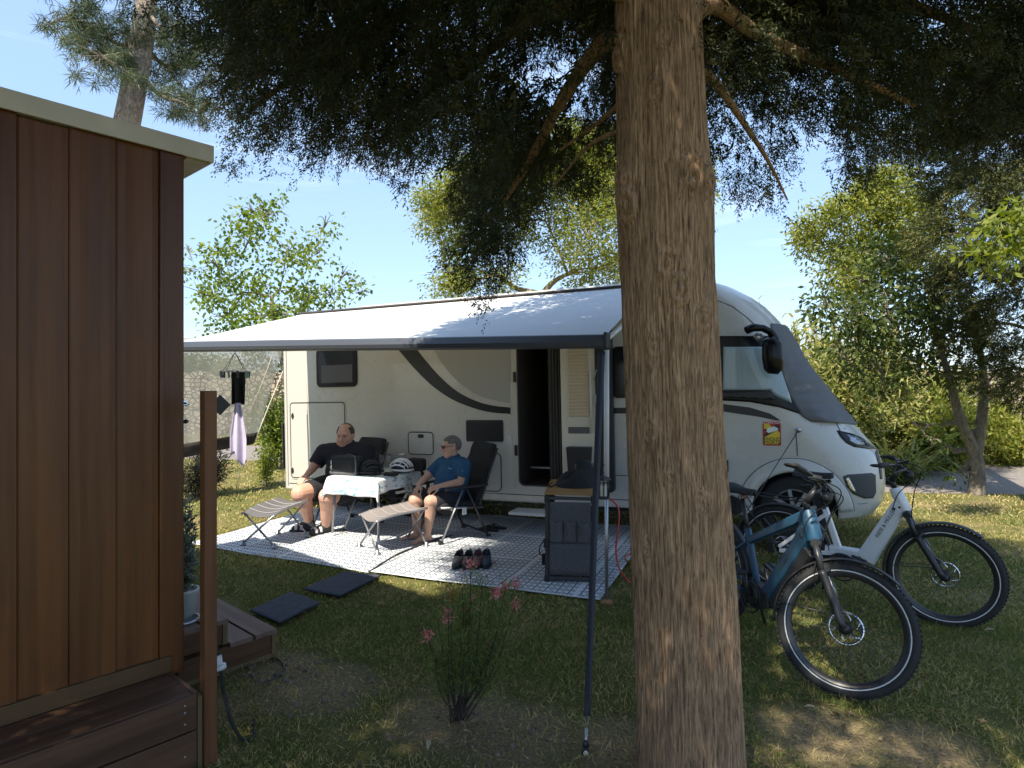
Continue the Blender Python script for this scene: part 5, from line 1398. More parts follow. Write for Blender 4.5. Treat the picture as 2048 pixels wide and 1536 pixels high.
# ---------------------------------------------------------------- e-bikes
M['bike_blue'] = mat('bike_blue', (.014, .064, .120), .42, coat=.1, noise=.06)
M['bike_white'] = mat('bike_white', (.72, .73, .75), .3, coat=.4)
M['reflex'] = mat('reflex', (.62, .62, .62), .35)
def bike(front, hd_, wb, steer, lean, frame_m, label, kind):
    h = Vector((hd_[0], hd_[1], 0)).normalized()
    rear = front - h * wb
    e = empty('electric_bike', rear, math.atan2(h.y, h.x), label, 'bicycle', 'electric bikes parked on the grass')
    e.rotation_euler = (lean, 0, math.atan2(h.y, h.x))
    R = .355; ha = math.radians(67)
    axd = Vector((-math.cos(ha), 0, math.sin(ha)))
    FA = Vector((wb, 0, R)); A0 = FA - Vector((math.sin(ha), 0, math.cos(ha))) * .045
    crown = A0 + axd * .46; ht0 = A0 + axd * .49; ht1 = A0 + axd * .66
    RS = Matrix.Translation(A0) @ Matrix.Rotation(steer, 4, axd) @ Matrix.Translation(-A0)
    def bld(b, name, m, parent=e, st=False, **k):
        if st: b.v = [tuple(RS @ Vector(v)) for v in b.v]
        return b.build(name, m, parent, **k)
    def wheel(c, st):
        b = MB(); prof = [(R + .029 * math.sin(t) * 1.0 - .029, .030 * math.cos(t)) for t in np.linspace(-.75, PI + .75, 15)]
        b.lathe(prof, c, 'Y', 56)
        for k in range(84):
            a = 2 * PI * k / 84
            for s in (-1, 1):
                rr_ = R - .001; b.box(c + Vector((rr_ * math.cos(a), s * .013, rr_ * math.sin(a))), (.009, .012, .015), Matrix.Rotation(-a, 3, 'Y'))
        w = bld(b, 'wheel', M['black_rubber'], e, st, fix=False)
        b = MB()
        for s in (-1, 1): b.lathe([(R - .051, s * .0275), (R - .050, s * .029), (R - .0455, s * .0304), (R - .0445, s * .0292)], c, 'Y', 64)
        bld(b, 'reflective_band', M['reflex'], w, st)
        b = MB(); b.lathe([(R - .056, -.018), (R - .052, -.019), (R - .052, .019), (R - .056, .018), (R - .078, .012), (R - .082, 0), (R - .078, -.012), (R - .056, -.018)], c, 'Y', 56); bld(b, 'rim', M['black_metal'], w, st)
        b = MB()
        for k in range(32):
            a = 2 * PI * k / 32; a2 = a + (.42 if k % 4 < 2 else -.42); s = 1 if k % 2 else -1
            b.tube([c + Vector(((R - .08) * math.cos(a), 0, (R - .08) * math.sin(a))), c + Vector((.03 * math.cos(a2), s * .026, .03 * math.sin(a2)))], .0013, 4)
        bld(b, 'spokes', M['black_metal'], w, st, fix=False)
        b = MB(); b.lathe([(0, -.062), (.012, -.06), (.013, -.04), (.034, -.034), (.034, -.026), (.018, -.02), (.018, .02), (.034, .026), (.034, .034), (.02, .04), (.013, .055), (0, .06)], c, 'Y', 20); bld(b, 'hub', M['black_plastic'], w, st)
        b = MB(); yd = .045
        b.lathe([(.078, yd - .001), (.092, yd - .001), (.092, yd + .001), (.078, yd + .001), (.078, yd - .001)], c, 'Y', 40)
        for k in range(6):
            a = 2 * PI * k / 6; b.tube([c + Vector((.025 * math.cos(a), yd, .025 * math.sin(a))), c + Vector((.055 * math.cos(a + .25), yd, .055 * math.sin(a + .25))), c + Vector((.082 * math.cos(a + .7), yd, .082 * math.sin(a + .7)))], .004, 5)
        bld(b, 'brake_disc', M['chrome'], w, st)
    wheel(FA, True); wheel(Vector((0, 0, R)), False)
    def guard(c, a0, a1, st):
        b = MB()
        def f(i, j):
            a = a0 + (a1 - a0) * i; w = (j - .5) * 2; rr_ = R + .022 - .012 * w * w
            return c + Vector((rr_ * math.cos(a), w * .034, rr_ * math.sin(a)))
        b.grid(f, 40, 8); g = bld(b, 'mudguard', M['black_plastic'], e, st, solid=.003)
        b = MB()
        ae = a1 - .30 if a1 > 2 else a0 + .3
        for s in (-1, 1): b.tube([c + Vector(((R + .01) * math.cos(ae), s * .034, (R + .01) * math.sin(ae))), c + Vector((-.03, s * .055, .06))], .0025, 6)
        bld(b, 'stay', M['black_metal'], g, st)
    guard(FA, .95, PI + .22, True)
    guard(Vector((0, 0, R)), .15, PI + .35, False)
    # fork
    b = MB()
    for s in (-1, 1):
        top = crown + Vector((0, s * .062, 0)); bot = FA + Vector((0, s * .062, 0)) + axd * 0
        off = Vector((math.sin(ha), 0, math.cos(ha))) * .045
        p1 = top - axd * .17
        b.tube([top, p1], .017, 12)
    b.tube([crown + Vector((0, -.075, 0)), crown + Vector((0, 0, .012)), crown + Vector((0, .075, 0))], [.024, .030, .024], 12)
    fk = bld(b, 'fork', M['black_metal'], e, True)
    for s in (-1, 1):
        top = crown + Vector((0, s * .062, 0)); p1 = top - axd * .15; bot = FA + Vector((0, s * .062, 0))
        b = MB(); b.tube([p1, p1.lerp(bot, .08), p1.lerp(bot, .9) - Vector((.01, 0, 0)), bot], [.024, .022, .020, .017], 12); b.ell(bot, (.022, .012, .022), 12, 8); lg_ = bld(b, 'lower_leg', M['black_plastic'], fk, True)
        b = MB(); q = p1.lerp(bot, .12) + Vector((.021, s * .006, .012)); q2 = p1.lerp(bot, .48) + Vector((.021, s * .006, .010)); b.tube([q, q2], .0028, 6); bld(b, 'silver_mark', M['grey_metal'], lg_, True)
    b = MB(); arch = [crown - axd * .16 + Vector((.0, s * .06, .0)) for s in (-1, 1)]
    b.tube([arch[0], (arch[0] + arch[1]) / 2 + Vector((.05, 0, .045)), arch[1]], .014, 10); b.box(FA + Vector((-.055, .06, .075)), (.05, .028, .06), (0, .5, 0)); bld(b, 'brake_caliper', M['black_plastic'], fk, True, bevel=.004)
    # cockpit
    sp_ = ht1 + axd * .05; bar = sp_ + axd * .08 + Vector((.085, 0, .035))
    b = MB(); b.tube([ht1, sp_ + axd * .03], .019, 12); b.tube([sp_ + axd * .0, bar], [.024, .020], 12)
    b.tube(spline([bar + Vector((-.10, -.34, .035)), bar + Vector((-.035, -.2, .03)), bar + Vector((.0, -.05, 0)), bar + Vector((.0, .05, 0)), bar + Vector((-.035, .2, .03)), bar + Vector((-.10, .34, .035))], 6), .0125, 10)
    hb_ = bld(b, 'handlebar', M['black_metal'], e, True)
    for s in (-1, 1):
        b = MB(); b.tube([bar + Vector((-.055, s * .235, .033)), bar + Vector((-.095, s * .33, .036)), bar + Vector((-.105, s * .355, .036))], [.017, .0195, .012], 10); b.ell(bar + Vector((-.115, s * .34, .034)), (.045, .028, .012), 14, 8)
        bld(b, 'grip', M['black_rubber'], hb_, True)
        b = MB(); b.tube(spline([bar + Vector((.0, s * .18, .02)), bar + Vector((.045, s * .21, .01)), bar + Vector((.02, s * .28, -.0)), bar + Vector((-.02, s * .33, -.012))], 4), .007, 8); b.box(bar + Vector((-.0, s * .165, .02)), (.05, .04, .03)); bld(b, 'brake_lever', M['black_plastic'], hb_, True, fix=False)
    b = MB(); b.box(bar + Vector((.02, 0, .035)), (.085, .055, .014), (0, -.35, 0)); bld(b, 'display', M['black_gloss'], hb_, True, bevel=.005)
    b = MB(); b.lathe([(0, 0), (.028, 0), (.032, .02), (.03, .05), (0, .055)], bar + Vector((.03, 0, -.055)), 'X', 16); bld(b, 'headlight', M['black_plastic'], hb_, True)
    b = MB()
    for s in (-1, 1):
        b.tube(spline([bar + Vector((.03, s * .17, .015)), bar + Vector((.13, s * .10, -.02)), bar + Vector((.09, s * .03, -.16)), ht0 + Vector((.04, s * .03, .0)), crown + Vector((.02, s * .07, -.16))], 7), .0032, 6)
    b.tube(spline([bar + Vector((.03, -.17, .015)), bar + Vector((.10, -.07, -.05)), ht1 + Vector((.03, -.05, -.03)), ht0 + Vector((-.08, -.045, -.0))], 7), .0032, 6)
    bld(b, 'cables', M['black_rubber'], hb_, True)
    # frame
    b = MB(); hr = .043 if kind == 'diamond' else .038
    b.tube([ht0 - axd * .01, ht1], [hr * 1.12, hr], 18)
    BB = Vector((.46, 0, .31)); ax = Vector((0, 0, R))
    def beam(b, p, q, w, hgt, w2=None, h2=None):
        p, q = Vector(p), Vector(q); d = (q - p).normalized(); n = Vector((-d.z, 0, d.x))
        pts = []
        for (pp, ww, hh) in ((p, w, hgt), (q, w2 or w, h2 or hgt)):
            for (sy, sz_) in ((-1, -.7), (-1, .7), (-.6, 1), (.6, 1), (1, .7), (1, -.7), (.6, -1), (-.6, -1)):
                pts.append(pp + Vector((0, sy * ww / 2, 0)) + n * sz_ * hh / 2)
        b.add(pts, [(i, (i + 1) % 8, 8 + (i + 1) % 8, 8 + i) for i in range(8)] + [tuple(range(8)), tuple(range(15, 7, -1))])
    if kind == 'diamond':
        dt0 = ht0 + axd * .035 - Vector((.02, 0, 0)); dt1 = BB + Vector((.10, 0, .02))
        beam(b, dt0 - Vector((.0, 0, -.012)), dt1 - Vector((.0, 0, -.012)), .078, .115, .084, .11)
        beam(b, ht0 + axd * .09 + Vector((-.01, 0, 0)), dt0.lerp(dt1, .18), .070, .12)
        stp = Vector((.31, 0, .72)); tt0 = ht1 - axd * .03 - Vector((.01, 0, 0)); tt1 = Vector((.345, 0, .645))
        beam(b, tt0, tt1, .056, .072, .044, .05)
        b.tube([BB, stp], .023, 14)
        for s in (-1, 1):
            b.tube([Vector((.34, s * .018, .64)), Vector((.10, s * .06, .44)), ax + Vector((0, s * .068, .02))], [.012, .011, .010], 8)
            b.tube([BB + Vector((-.05, s * .05, 0)), ax + Vector((0, s * .068, 0))], .014, 8)
    else:
        dt0 = ht0 + axd * .05 - Vector((.005, 0, 0)); dt1 = Vector((.61, 0, .385)); stp = Vector((.325, 0, .74))
        beam(b, dt0, dt1, .078, .10, .084, .135)
        beam(b, dt1 + Vector((.02, 0, .02)), Vector((.33, 0, .42)), .074, .085, .06, .06)
        beam(b, ht0 + axd * .0, ht1, .062, .062)
        beam(b, Vector((.43, 0, .40)), stp, .042, .052, .036, .044)
        for s in (-1, 1):
            beam(b, Vector((.34, s * .02, .69)), ax + Vector((-.005, s * .068, .03)), .016, .030)
            beam(b, Vector((.40, s * .05, .40)), ax + Vector((0, s * .068, 0)), .018, .032)
    fr_ = bld(b, 'frame', frame_m, e, False, bevel=.004)
    if kind == 'diamond':
        b = MB(); n = Vector((-(dt1 - dt0).normalized().z, 0, (dt1 - dt0).normalized().x)); n = n if n.z < 0 else -n
        beam(b, dt0.lerp(dt1, .13) + n * .070, dt0.lerp(dt1, 1.0) + n * .070, .072, .095); bld(b, 'battery_cover', M['black_plastic'], fr_, bevel=.006)
        b = MB()
        for t in (.02, .10): b.cyl(dt0.lerp(dt1, t) + Vector((0, -.043, .02)), dt0.lerp(dt1, t) + Vector((0, .043, .02)), .009)
        bld(b, 'cable_port', M['black_plastic'], fr_)
        b = MB(); dv = (dt0 - dt1).normalized(); q = dt0.lerp(dt1, .5) + Vector((0, -.0425, 0)) - n * .012
        for k in range(7): b.box(q + dv * (.017 * (k - 3)), (.011, .0012, .013), (0, -math.atan2(dv.z, dv.x), 0))
        bld(b, 'frame_mark', M['seam'], fr_)
    else:
        b = MB()
        for q in (ht0.lerp(ht1, .15), dt0.lerp(dt1, .08)): b.cyl(q + Vector((-.02, -.041, 0)), q + Vector((-.02, .041, 0)), .008)
        bld(b, 'cable_port', M['black_plastic'], fr_)
        text('lettering', 'RIESE & M\u00dcLLER', dt0.lerp(dt1, .36) + Vector((-.01, -.0425, .012)), .036, M['seam'], fr_, rot=(PI / 2, -math.atan2((dt0 - dt1).z, (dt0 - dt1).x), 0))
    b = MB(); b.lathe([(0, -.06), (.06, -.06), (.085, -.04), (.085, .04), (.06, .06), (0, .06)], BB, 'Y', 24); b.box(BB + Vector((.07, 0, -.005)), (.14, .10, .10), (0, -.3, 0)); bld(b, 'motor', M['black_plastic'], e, bevel=.008)
    b = MB(); b.lathe([(.070, -.064), (.075, -.068), (.075, -.072), (.07, -.076)], BB, 'Y', 32); b.lathe([(.10, -.07), (.108, -.072), (.10, -.078), (.095, -.074), (.10, -.07)], BB, 'Y', 32); bld(b, 'chain_guard', M['black_metal'], e)
    cdir = Vector((.35, 0, -.94)) if kind == 'diamond' else Vector((-.8, 0, -.6))
    for s in (-1, 1):
        tip = BB + cdir * .165 * -s * -1 * (1 if s < 0 else -1) + Vector((0, s * .085, 0))
        b = MB(); b.tube([BB + Vector((0, s * .08, 0)), tip], [.016, .013], 8); ck = bld(b, 'crank', M['black_metal'], e)
        b = MB(); b.box(tip + Vector((0, s * .06, 0)), (.10, .085, .018), (0, .3, 0)); b.box(tip + Vector((0, s * .06, .012)), (.10, .012, .01), (0, .3, 0)); bld(b, 'pedal', M['black_plastic'], ck, bevel=.004)
    # seat post, saddle, rack
    sa = stp + (stp - BB).normalized() * .20
    b = MB(); b.tube([stp - (stp - BB).normalized() * .03, sa], .0145, 12); b.lathe([(.024, -.012), (.024, .012)], stp, n=14); bld(b, 'seat_post', M['black_metal'], e)
    b = MB()
    def sd_(i, j):
        x = .135 - .27 * i; w = .022 + .065 * (1 / (1 + math.exp(-(i - .55) * 11))); t = PI * j
        return sa + Vector((x - .015, w * math.cos(t), .045 + .022 * math.sin(t) + .018 * (i - .4) ** 2 * 2 - .012 * (1 - math.sin(t))))
    b.grid(sd_, 22, 12); bld(b, 'saddle', M['black_rubber'], e, solid=.022)
    b = MB()
    for s in (-1, 1): b.tube(spline([sa + Vector((.07, s * .02, .03)), sa + Vector((.02, s * .022, .005)), sa + Vector((-.05, s * .03, .01)), sa + Vector((-.10, s * .04, .035))], 4), .0035, 6)
    bld(b, 'saddle_rail', M['grey_metal'], e)
    b = MB(); zr = .77
    for s in (-1, 1):
        b.tube(spline([Vector((.20, s * .05, zr)), Vector((-.05, s * .055, zr + .005)), Vector((-.26, s * .055, zr + .01)), Vector((-.30, s * .05, zr - .04)), Vector((-.16, s * .075, .55)), Vector((-.01, s * .075, R + .04))], 5), .0055, 8)
    for x in (.1, -.05, -.2): b.tube([Vector((x, -.055, zr + .004)), Vector((x, .055, zr + .004))], .005, 6)
    rk = bld(b, 'rack', M['black_metal'], e)
    if kind == 'diamond':
        b = MB(); b.box(sa + Vector((-.10, 0, -.06)), (.13, .10, .10), (0, .3, 0)); bld(b, 'saddle_bag', M['black_cloth'], e, bevel=.025)
    b = MB(); b.box(Vector((-.31, 0, zr - .02)), (.02, .08, .04)); bld(b, 'tail_light', mat('taillight', (.25, .01, .01), .2) if 'taillight' not in bpy.data.materials else bpy.data.materials['taillight'], rk)
    b = MB(); b.tube([Vector((.30, .06, .31)), Vector((.26, .17, .16)), Vector((.24, .24, -.0))], .010, 8); bld(b, 'kickstand', M['black_metal'], e)
    return e
bike(G(1680, 1387), (.27, -.963), 1.16, math.radians(45), math.radians(-2.8), M['bike_blue'], 'dark blue diamond frame electric bike with black battery tube, parked nearest the cypress trunk', 'diamond')
bike(G(1890, 1252), (.745, -.667), 1.10, math.radians(7), math.radians(2.5), M['bike_white'], 'white low step-through electric bike parked behind the blue bike', 'step')

# ---------------------------------------------------------------- cabin, deck, steps
CC = Vector((-1.608, 3.018, 0)); CR = -math.radians(41.5)
cab = empty('cabin', CC, CR, 'brown timber clad cabin wall with pale metal roof edge', 'cabin')
M['cladding'] = woodmat('cladding', (.068, .0225, .006), (.18, .067, .018), 'Z', .42, .4)
M['cladding_trim'] = woodmat('cladding_trim', (.07, .037, .015), (.135, .076, .032), 'Y', .5)
M['corner_wood'] = woodmat('corner_wood', (.065, .020, .006), (.155, .056, .017), 'Z', .38, .5)
DZ = .34; WT = 2.80
b = MB(); b.box((-1.53, -1.2, (WT + DZ) / 2 - .1), (2.96, 2.36, WT - DZ + .2)); b.build('wall_core', M['corner_wood'], cab)
b = MB(); yb = -.095; k = 0
while yb > -2.3:
    w = .176
    prof = [(.012, yb), (.019, yb - .004), (.0205, yb - .03), (.0165, yb - .06), (.0155, yb - .11), (.018, yb - .14), (.015, yb - .170), (.012, yb - w)]
    tilt = .004 if k % 2 else 0
    b.prism([(-.02, yb)] + [(x + tilt, y) for x, y in prof] + [(-.02, yb - w)], DZ + .06, WT - .005 * (k % 3), 'XY'); yb -= w + .0008; k += 1
b.build('cladding', M['cladding'], cab)
b = MB(); b.prism([(-.10, .012), (.028, .012), (.030, .006), (.030, -.09), (.026, -.094), (-.02, -.094)], DZ - .02, WT, 'XY'); b.build('corner_board', M['corner_wood'], cab, bevel=.004)
b = MB(); b.prism([(-.02, -.05), (.044, -.05), (.044, -2.35), (-.02, -2.35)], DZ, DZ + .075, 'XY'); b.build('base_trim', M['cladding_trim'], cab, bevel=.003)
M['roof_trim'] = mat('roof_trim', (.66, .62, .57), .45, noise=.06, nscale=5)
b = MB(); b.box((-1.48, -1.12, WT + .034), (3.06, 2.52, .062)); b.build('roof', M['roof_trim'], cab, bevel=.003)
b = MB(); b.box((-1.48, .075, WT - .003), (3.0, .10, .012)); b.build('soffit', mat('soffit', (.45, .42, .34), .6), cab)
b = MB(); b.box((-1.48, .137, WT + .034), (3.07, .012, .082)); b.box((.051, -1.12, WT + .034), (.012, 2.52, .082)); b.build('fascia', M['roof_trim'], cab, bevel=.002)
dk = empty('deck', CC, CR, 'narrow stained timber deck with railing post along the cabin wall', 'deck')
M['deckwood'] = woodmat('deckwood', (.05, .025, .014), (.14, .072, .042), 'Y', .6, .3)
M['deckwood_x'] = woodmat('deckwood_x', (.045, .02, .011), (.115, .056, .03), 'X', .6, .3)
b = MB()
b.box((.115, -1.21, DZ - .014), (.14, 2.28, .028)); b.box((.262, -1.21, DZ - .014), (.142, 2.28, .028)); b.build('deck_boards', M['deckwood'], dk, bevel=.003)
b = MB(); b.box((.19, -.058, DZ - .016), (.30, .022, .034)); b.build('end_trim', M['deckwood_x'], dk, bevel=.003)
b = MB(); b.box((.348, -1.21, DZ - .075), (.024, 2.3, .145)); b.box((.348, -1.21, DZ - .235), (.024, 2.3, .16)); b.build('fascia_board', M['deckwood'], dk, bevel=.003)
b = MB(); b.box((.19, -.078, .16), (.30, .02, .31)); b.build('end_board', M['deckwood_x'], dk)
b = MB(); b.box((.340, -.046, DZ - .17), (.036, .020, .32)); b.build('corner_block', woodmat('pale_wood', (.10, .07, .03), (.19, .135, .065), 'Z', .6), dk, bevel=.002)
M['postwood'] = woodmat('postwood', (.085, .033, .013), (.21, .09, .04), 'Z', .5)
b = MB(); b.box((.345, -.005, .835), (.054, .054, 1.67)); pst = b.build('railing_post', M['postwood'], dk, bevel=.003)
b = MB(); b.box((.332, .052, 1.605), (.012, .064, .064), (math.radians(45), 0, 0)); b.build('diamond_plate', M['black_plastic'], pst)
b = MB()
for y, z in ((-.11, DZ - .03), (-.11, DZ - .06), (-.11, DZ - .11), (-.11, DZ - .25)): b.lathe([(0, .363), (.0045, .363), (.0045, .36)], (0, y, z), 'X', 10)
b.build('screw_heads', M['grey_metal'], dk)
S0 = G(551, 1313)
stp_ = empty('steps', S0, CR, 'two weathered timber steps leading up behind the cabin corner', 'steps')
Z1, Z2 = .178, .326
b = MB()
for yy in (-.068, -.222): b.box((-.6, yy, Z1 - .014), (1.24, .138, .028))
b.build('tread', woodmat('stepwood', (.10, .06, .045), (.24, .16, .12), 'X', .65), stp_, bevel=.003)
b = MB()
for yy in (-.368, -.522): b.box((-.6, yy, Z2 - .014), (1.24, .138, .028))
b.build('tread', bpy.data.materials['stepwood'], stp_, bevel=.003)
M['sidewood'] = woodmat('sidewood', (.06, .028, .013), (.15, .075, .036), 'Y', .6)
b = MB(); b.box((-.012, -.29, .088), (.024, .56, .125)); b.box((-.012, -.45, Z1 + .058), (.024, .28, .118)); b.build('side_board', M['sidewood'], stp_, bevel=.002)
b = MB(); b.box((.004, -.012, .085), (.012, .03, .13)); b.box((.004, -.315, Z1 + .058), (.012, .03, .118)); b.box((-.012, -.29, .014), (.03, .57, .026)); b.build('edge_trim', bpy.data.materials['pale_wood'], stp_, bevel=.002)
b = MB(); b.box((-.6, -.012, .085), (1.16, .02, .13)); b.box((-.6, -.31, Z1 + .058), (1.16, .02, .118)); b.build('riser', M['deckwood_x'], stp_)
# hose
b = MB(); b.tube(spline([W(419, 1228, 2.98), W(430, 1280, 2.96), W(440, 1330, 2.94), W(450, 1395, 2.93), W(466, 1450, 2.92), G(488, 1486) + Vector((0, 0, .012)), G(508, 1476) + Vector((0, 0, .012)), G(508, 1444) + Vector((0, 0, .012))], 8), .0085, 10)
hs = empty('garden_hose', G(470, 1480), 0, 'black hose with white coupling hanging from the deck onto the lawn', 'hose'); o = b.build('pipe', M['black_rubber'], hs, fix=False); o.location = -hs.location
b = MB(); b.tube([W(437, 1312, 2.935), W(440, 1332, 2.935)], .014, 14); b.tube([W(440, 1330, 2.93), W(441.5, 1338, 2.93)], .026, 16); o = b.build('coupling', M['white_metal'], hs); o.location = -hs.location
b = MB(); b.tube(spline([G(546, 1316, .01), G(562, 1322, .012), G(568, 1336, .012), G(556, 1352, .012), G(536, 1364, .004)], 6), .006, 8); tag(b.build('ground_cable', M['dark_grey_metal']), 'thin grey brown cable curling from the steps into the soil', 'cable')
# shower fittings behind the corner
def inC(x, y, z): return Matrix.Translation(CC) @ Matrix.Rotation(CR, 4, 'Z') @ Vector((x, y, z))
sw_ = empty('outdoor_shower', inC(-.5, .03, 1.4), CR, 'chrome shower head and tap jutting out behind the cabin corner', 'shower')
hdp = W(366, 808, 3.75); tpp = W(372, 843, 3.75); anc = W(345, 800, 3.78)
def shp(b, n, m):
    o = b.build(n, m, sw_, fix=False); o.matrix_parent_inverse = (Matrix.Translation(sw_.location) @ Matrix.Rotation(CR, 4, 'Z')).inverted(); return o
b = MB(); b.lathe([(0, .022), (.012, .02), (.03, .008), (.036, -.004), (.034, -.010), (0, -.010)], hdp, n=24); shp(b, 'shower_head', M['chrome'])
b = MB(); b.tube(spline([anc + Vector((-.02, 0, -.7)), anc + Vector((-.02, 0, -.05)), anc + Vector((.0, 0, .04)), hdp + Vector((0, 0, .02))], 6), .010, 10); shp(b, 'riser_pipe', M['chrome'])
b = MB(); b.tube([tpp + Vector((-.08, 0, 0)), tpp + Vector((-.01, 0, 0))], .007, 10); b.lathe([(0, -.012), (.010, -.012), (.014, 0), (.010, .012), (0, .012)], tpp, 'X', 14); shp(b, 'tap', M['dark_grey_metal'])

# ---------------------------------------------------------------- plants
def branch_tube(b, pts, r0, r1, n=8, k=6):
    s = spline(pts, k); b.tube(s, [r0 + (r1 - r0) * i / (len(s) - 1) for i in range(len(s))], n)
def barkmat(name, c1, c2, sc=(26, 26, 4), bump=.9, dist=.02):
    m = bpy.data.materials.new(name); m.use_nodes = True; nt = m.node_tree; N = nt.nodes; L = nt.links; b = N['Principled BSDF']
    tc = N.new('ShaderNodeTexCoord'); mp = N.new('ShaderNodeMapping'); mp.inputs['Scale'].default_value = sc; L.new(tc.outputs['Object'], mp.inputs['Vector'])
    n1 = N.new('ShaderNodeTexNoise'); n1.inputs['Scale'].default_value = 1.6; n1.inputs['Detail'].default_value = 9; n1.inputs['Roughness'].default_value = .68; n1.inputs['Distortion'].default_value = .9; L.new(mp.outputs[0], n1.inputs['Vector'])
    r = N.new('ShaderNodeValToRGB'); e = r.color_ramp.elements; e[0].position = .34; e[0].color = (*c1, 1); e[1].position = .66; e[1].color = (*c2, 1); L.new(n1.outputs['Fac'], r.inputs['Fac'])
    n2 = N.new('ShaderNodeTexNoise'); n2.inputs['Scale'].default_value = 3; n2.inputs['Detail'].default_value = 4; L.new(tc.outputs['Object'], n2.inputs['Vector'])
    mr = N.new('ShaderNodeMapRange'); mr.inputs['To Min'].default_value = .65; mr.inputs['To Max'].default_value = 1.3; L.new(n2.outputs['Fac'], mr.inputs['Value'])
    ml = N.new('ShaderNodeMix'); ml.data_type = 'RGBA'; ml.blend_type = 'MULTIPLY'; ml.inputs[0].default_value = 1; L.new(r.outputs[0], ml.inputs[6]); L.new(mr.outputs[0], ml.inputs[7]); L.new(ml.outputs[2], b.inputs['Base Color'])
    b.inputs['Roughness'].default_value = .9; b.inputs['Specular IOR Level'].default_value = .15
    bp = N.new('ShaderNodeBump'); bp.inputs['Strength'].default_value = bump; bp.inputs['Distance'].default_value = dist; L.new(n1.outputs['Fac'], bp.inputs['Height']); L.new(bp.outputs[0], b.inputs['Normal'])
    return m
M['bark_cypress'] = barkmat('bark_cypress', (.085, .05, .03), (.52, .335, .20), (66, 66, 5.5), .55, .010)
M['bark_grey'] = barkmat('bark_grey', (.10, .085, .065), (.26, .22, .17), (14, 14, 5), .6)
M['bark_pine'] = barkmat('bark_pine', (.16, .125, .10), (.52, .44, .37), (16, 16, 8), 1.0, .04)
M['bark_yellow'] = barkmat('bark_yellow', (.20, .15, .09), (.40, .31, .19), (14, 14, 5), .5)

def clumps_in(blobs, per, seed, surf=.6):
    rg = np.random.default_rng(seed); out = []; rad = []
    for (c, r, w) in blobs:
        n = max(1, int(per * w)); d = unit(rg.normal(size=(n, 3))); q = rg.random((n, 1)) ** (1 / 3) * (1 - surf) + surf * rg.uniform(.55, 1.05, (n, 1))
        out.append(np.array(c) + d * q * np.array(r)); rad.append(np.repeat(np.mean(r), n))
    return np.concatenate(out)
def broad(cl, nl, sd, L, wd, seed, droop=.5):
    rg = np.random.default_rng(seed); n = len(cl)
    c = np.repeat(cl, nl, 0) + rg.normal(0, sd, (n * nl, 3)) * [1, 1, .75]
    d = unit(c - np.repeat(cl, nl, 0)) + rg.normal(0, .6, (n * nl, 3)) + [0, 0, -droop]
    v, f = leaves_np(c, d, rg.uniform(.7, 1.2, n * nl) * L, rg.uniform(.8, 1.2, n * nl) * wd, .06)
    r = np.clip(np.repeat(rg.random(n), nl) * .55 + rg.random(n * nl) * .45, 0, 1)
    return v, f, r
def pixblobs(lst, Y, dy, seed, zs=.9):
    rg = np.random.default_rng(seed); out = []
    for q in lst:
        px, py, pr = q[:3]; w = q[3] if len(q) > 3 else 1.0
        y = Y + rg.uniform(-dy, dy); p = W(px, py, y); r = pr / FPX * y
        out.append(((p.x, p.y, p.z), (r, r * 1.1, r * zs), w * (pr / 60) ** 2))
    return out
def make_tree(name, base, fork, blobs, r0, leafm, barkm, per, nl, sd, L, wd, seed, label, cat='tree', group=None, twig=True, lean=None, mains=()):
    e = empty(name, (base.x, base.y, 0), 0, label, cat, group); inv = -Vector((base.x, base.y, 0))
    b = MB(); mid = base.lerp(fork, .5) + Vector((.08, .05, 0)) * r0 * 4
    branch_tube(b, [base + Vector((0, 0, -.05)), mid, fork], r0, r0 * .7, 12)
    o = b.build('trunk', barkm, e, fix=False); o.location = inv
    b = MB(); rg = random.Random(seed); nodes = [(fork, r0 * .62)]
    for mn in mains:
        branch_tube(b, mn, r0 * .72, r0 * .25, 9, 8); nodes += [(q_, r0 * .4) for q_ in spline(mn, 6)[5:]]
    for (c, r, w) in sorted(blobs, key=lambda t: (Vector(t[0]) - fork).length):
        c = Vector(c); dc = (c - fork).length
        s0, r_s = min(((n_, q_) for n_, q_ in nodes if (n_ - fork).length < dc * .8 + 1e-6), key=lambda t: (t[0] - c).length + .15 * (t[0] - fork).length)
        L0 = (c - s0).length
        m1 = s0.lerp(c, .5) + Vector((rg.uniform(-.16, .16), rg.uniform(-.16, .16), rg.uniform(-.06, .14))) * L0
        branch_tube(b, [s0, m1, c], r_s * .8, max(.006, r_s * .3), 7, 6)
        for k, q_ in enumerate(spline([s0, m1, c], 6)):
            if k > 2: nodes.append((q_, r_s * (.8 - .5 * k / 12)))
        if twig:
            for k in range(5):
                t = c + Vector((rg.uniform(-1, 1) * r[0], rg.uniform(-1, 1) * r[1], rg.uniform(-.5, 1) * r[2])) * .9
                branch_tube(b, [m1.lerp(c, rg.uniform(.3, 1)), c.lerp(t, .5) + Vector((0, 0, .05)), t], r0 * .12, r0 * .03, 5, 4)
    o = b.build('limbs', barkm, e, fix=False); o.location = inv
    v, f, r = broad(clumps_in(blobs, per, seed), nl, sd, L, wd, seed + 1)
    o = np_mesh('crown', v + np.array(inv), f, leafm, e, {'r': r})
    return e
M['leaf_fresh'] = leafmat('leaf_fresh', [(.055, .10, .02), (.11, .17, .03), (.19, .25, .045), (.30, .34, .07)], .42)
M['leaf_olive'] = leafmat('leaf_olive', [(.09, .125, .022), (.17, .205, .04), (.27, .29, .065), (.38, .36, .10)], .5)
M['leaf_dark'] = leafmat('leaf_dark', [(.02, .036, .012), (.042, .066, .018), (.08, .108, .026), (.17, .20, .05)], .38, .5, .25)
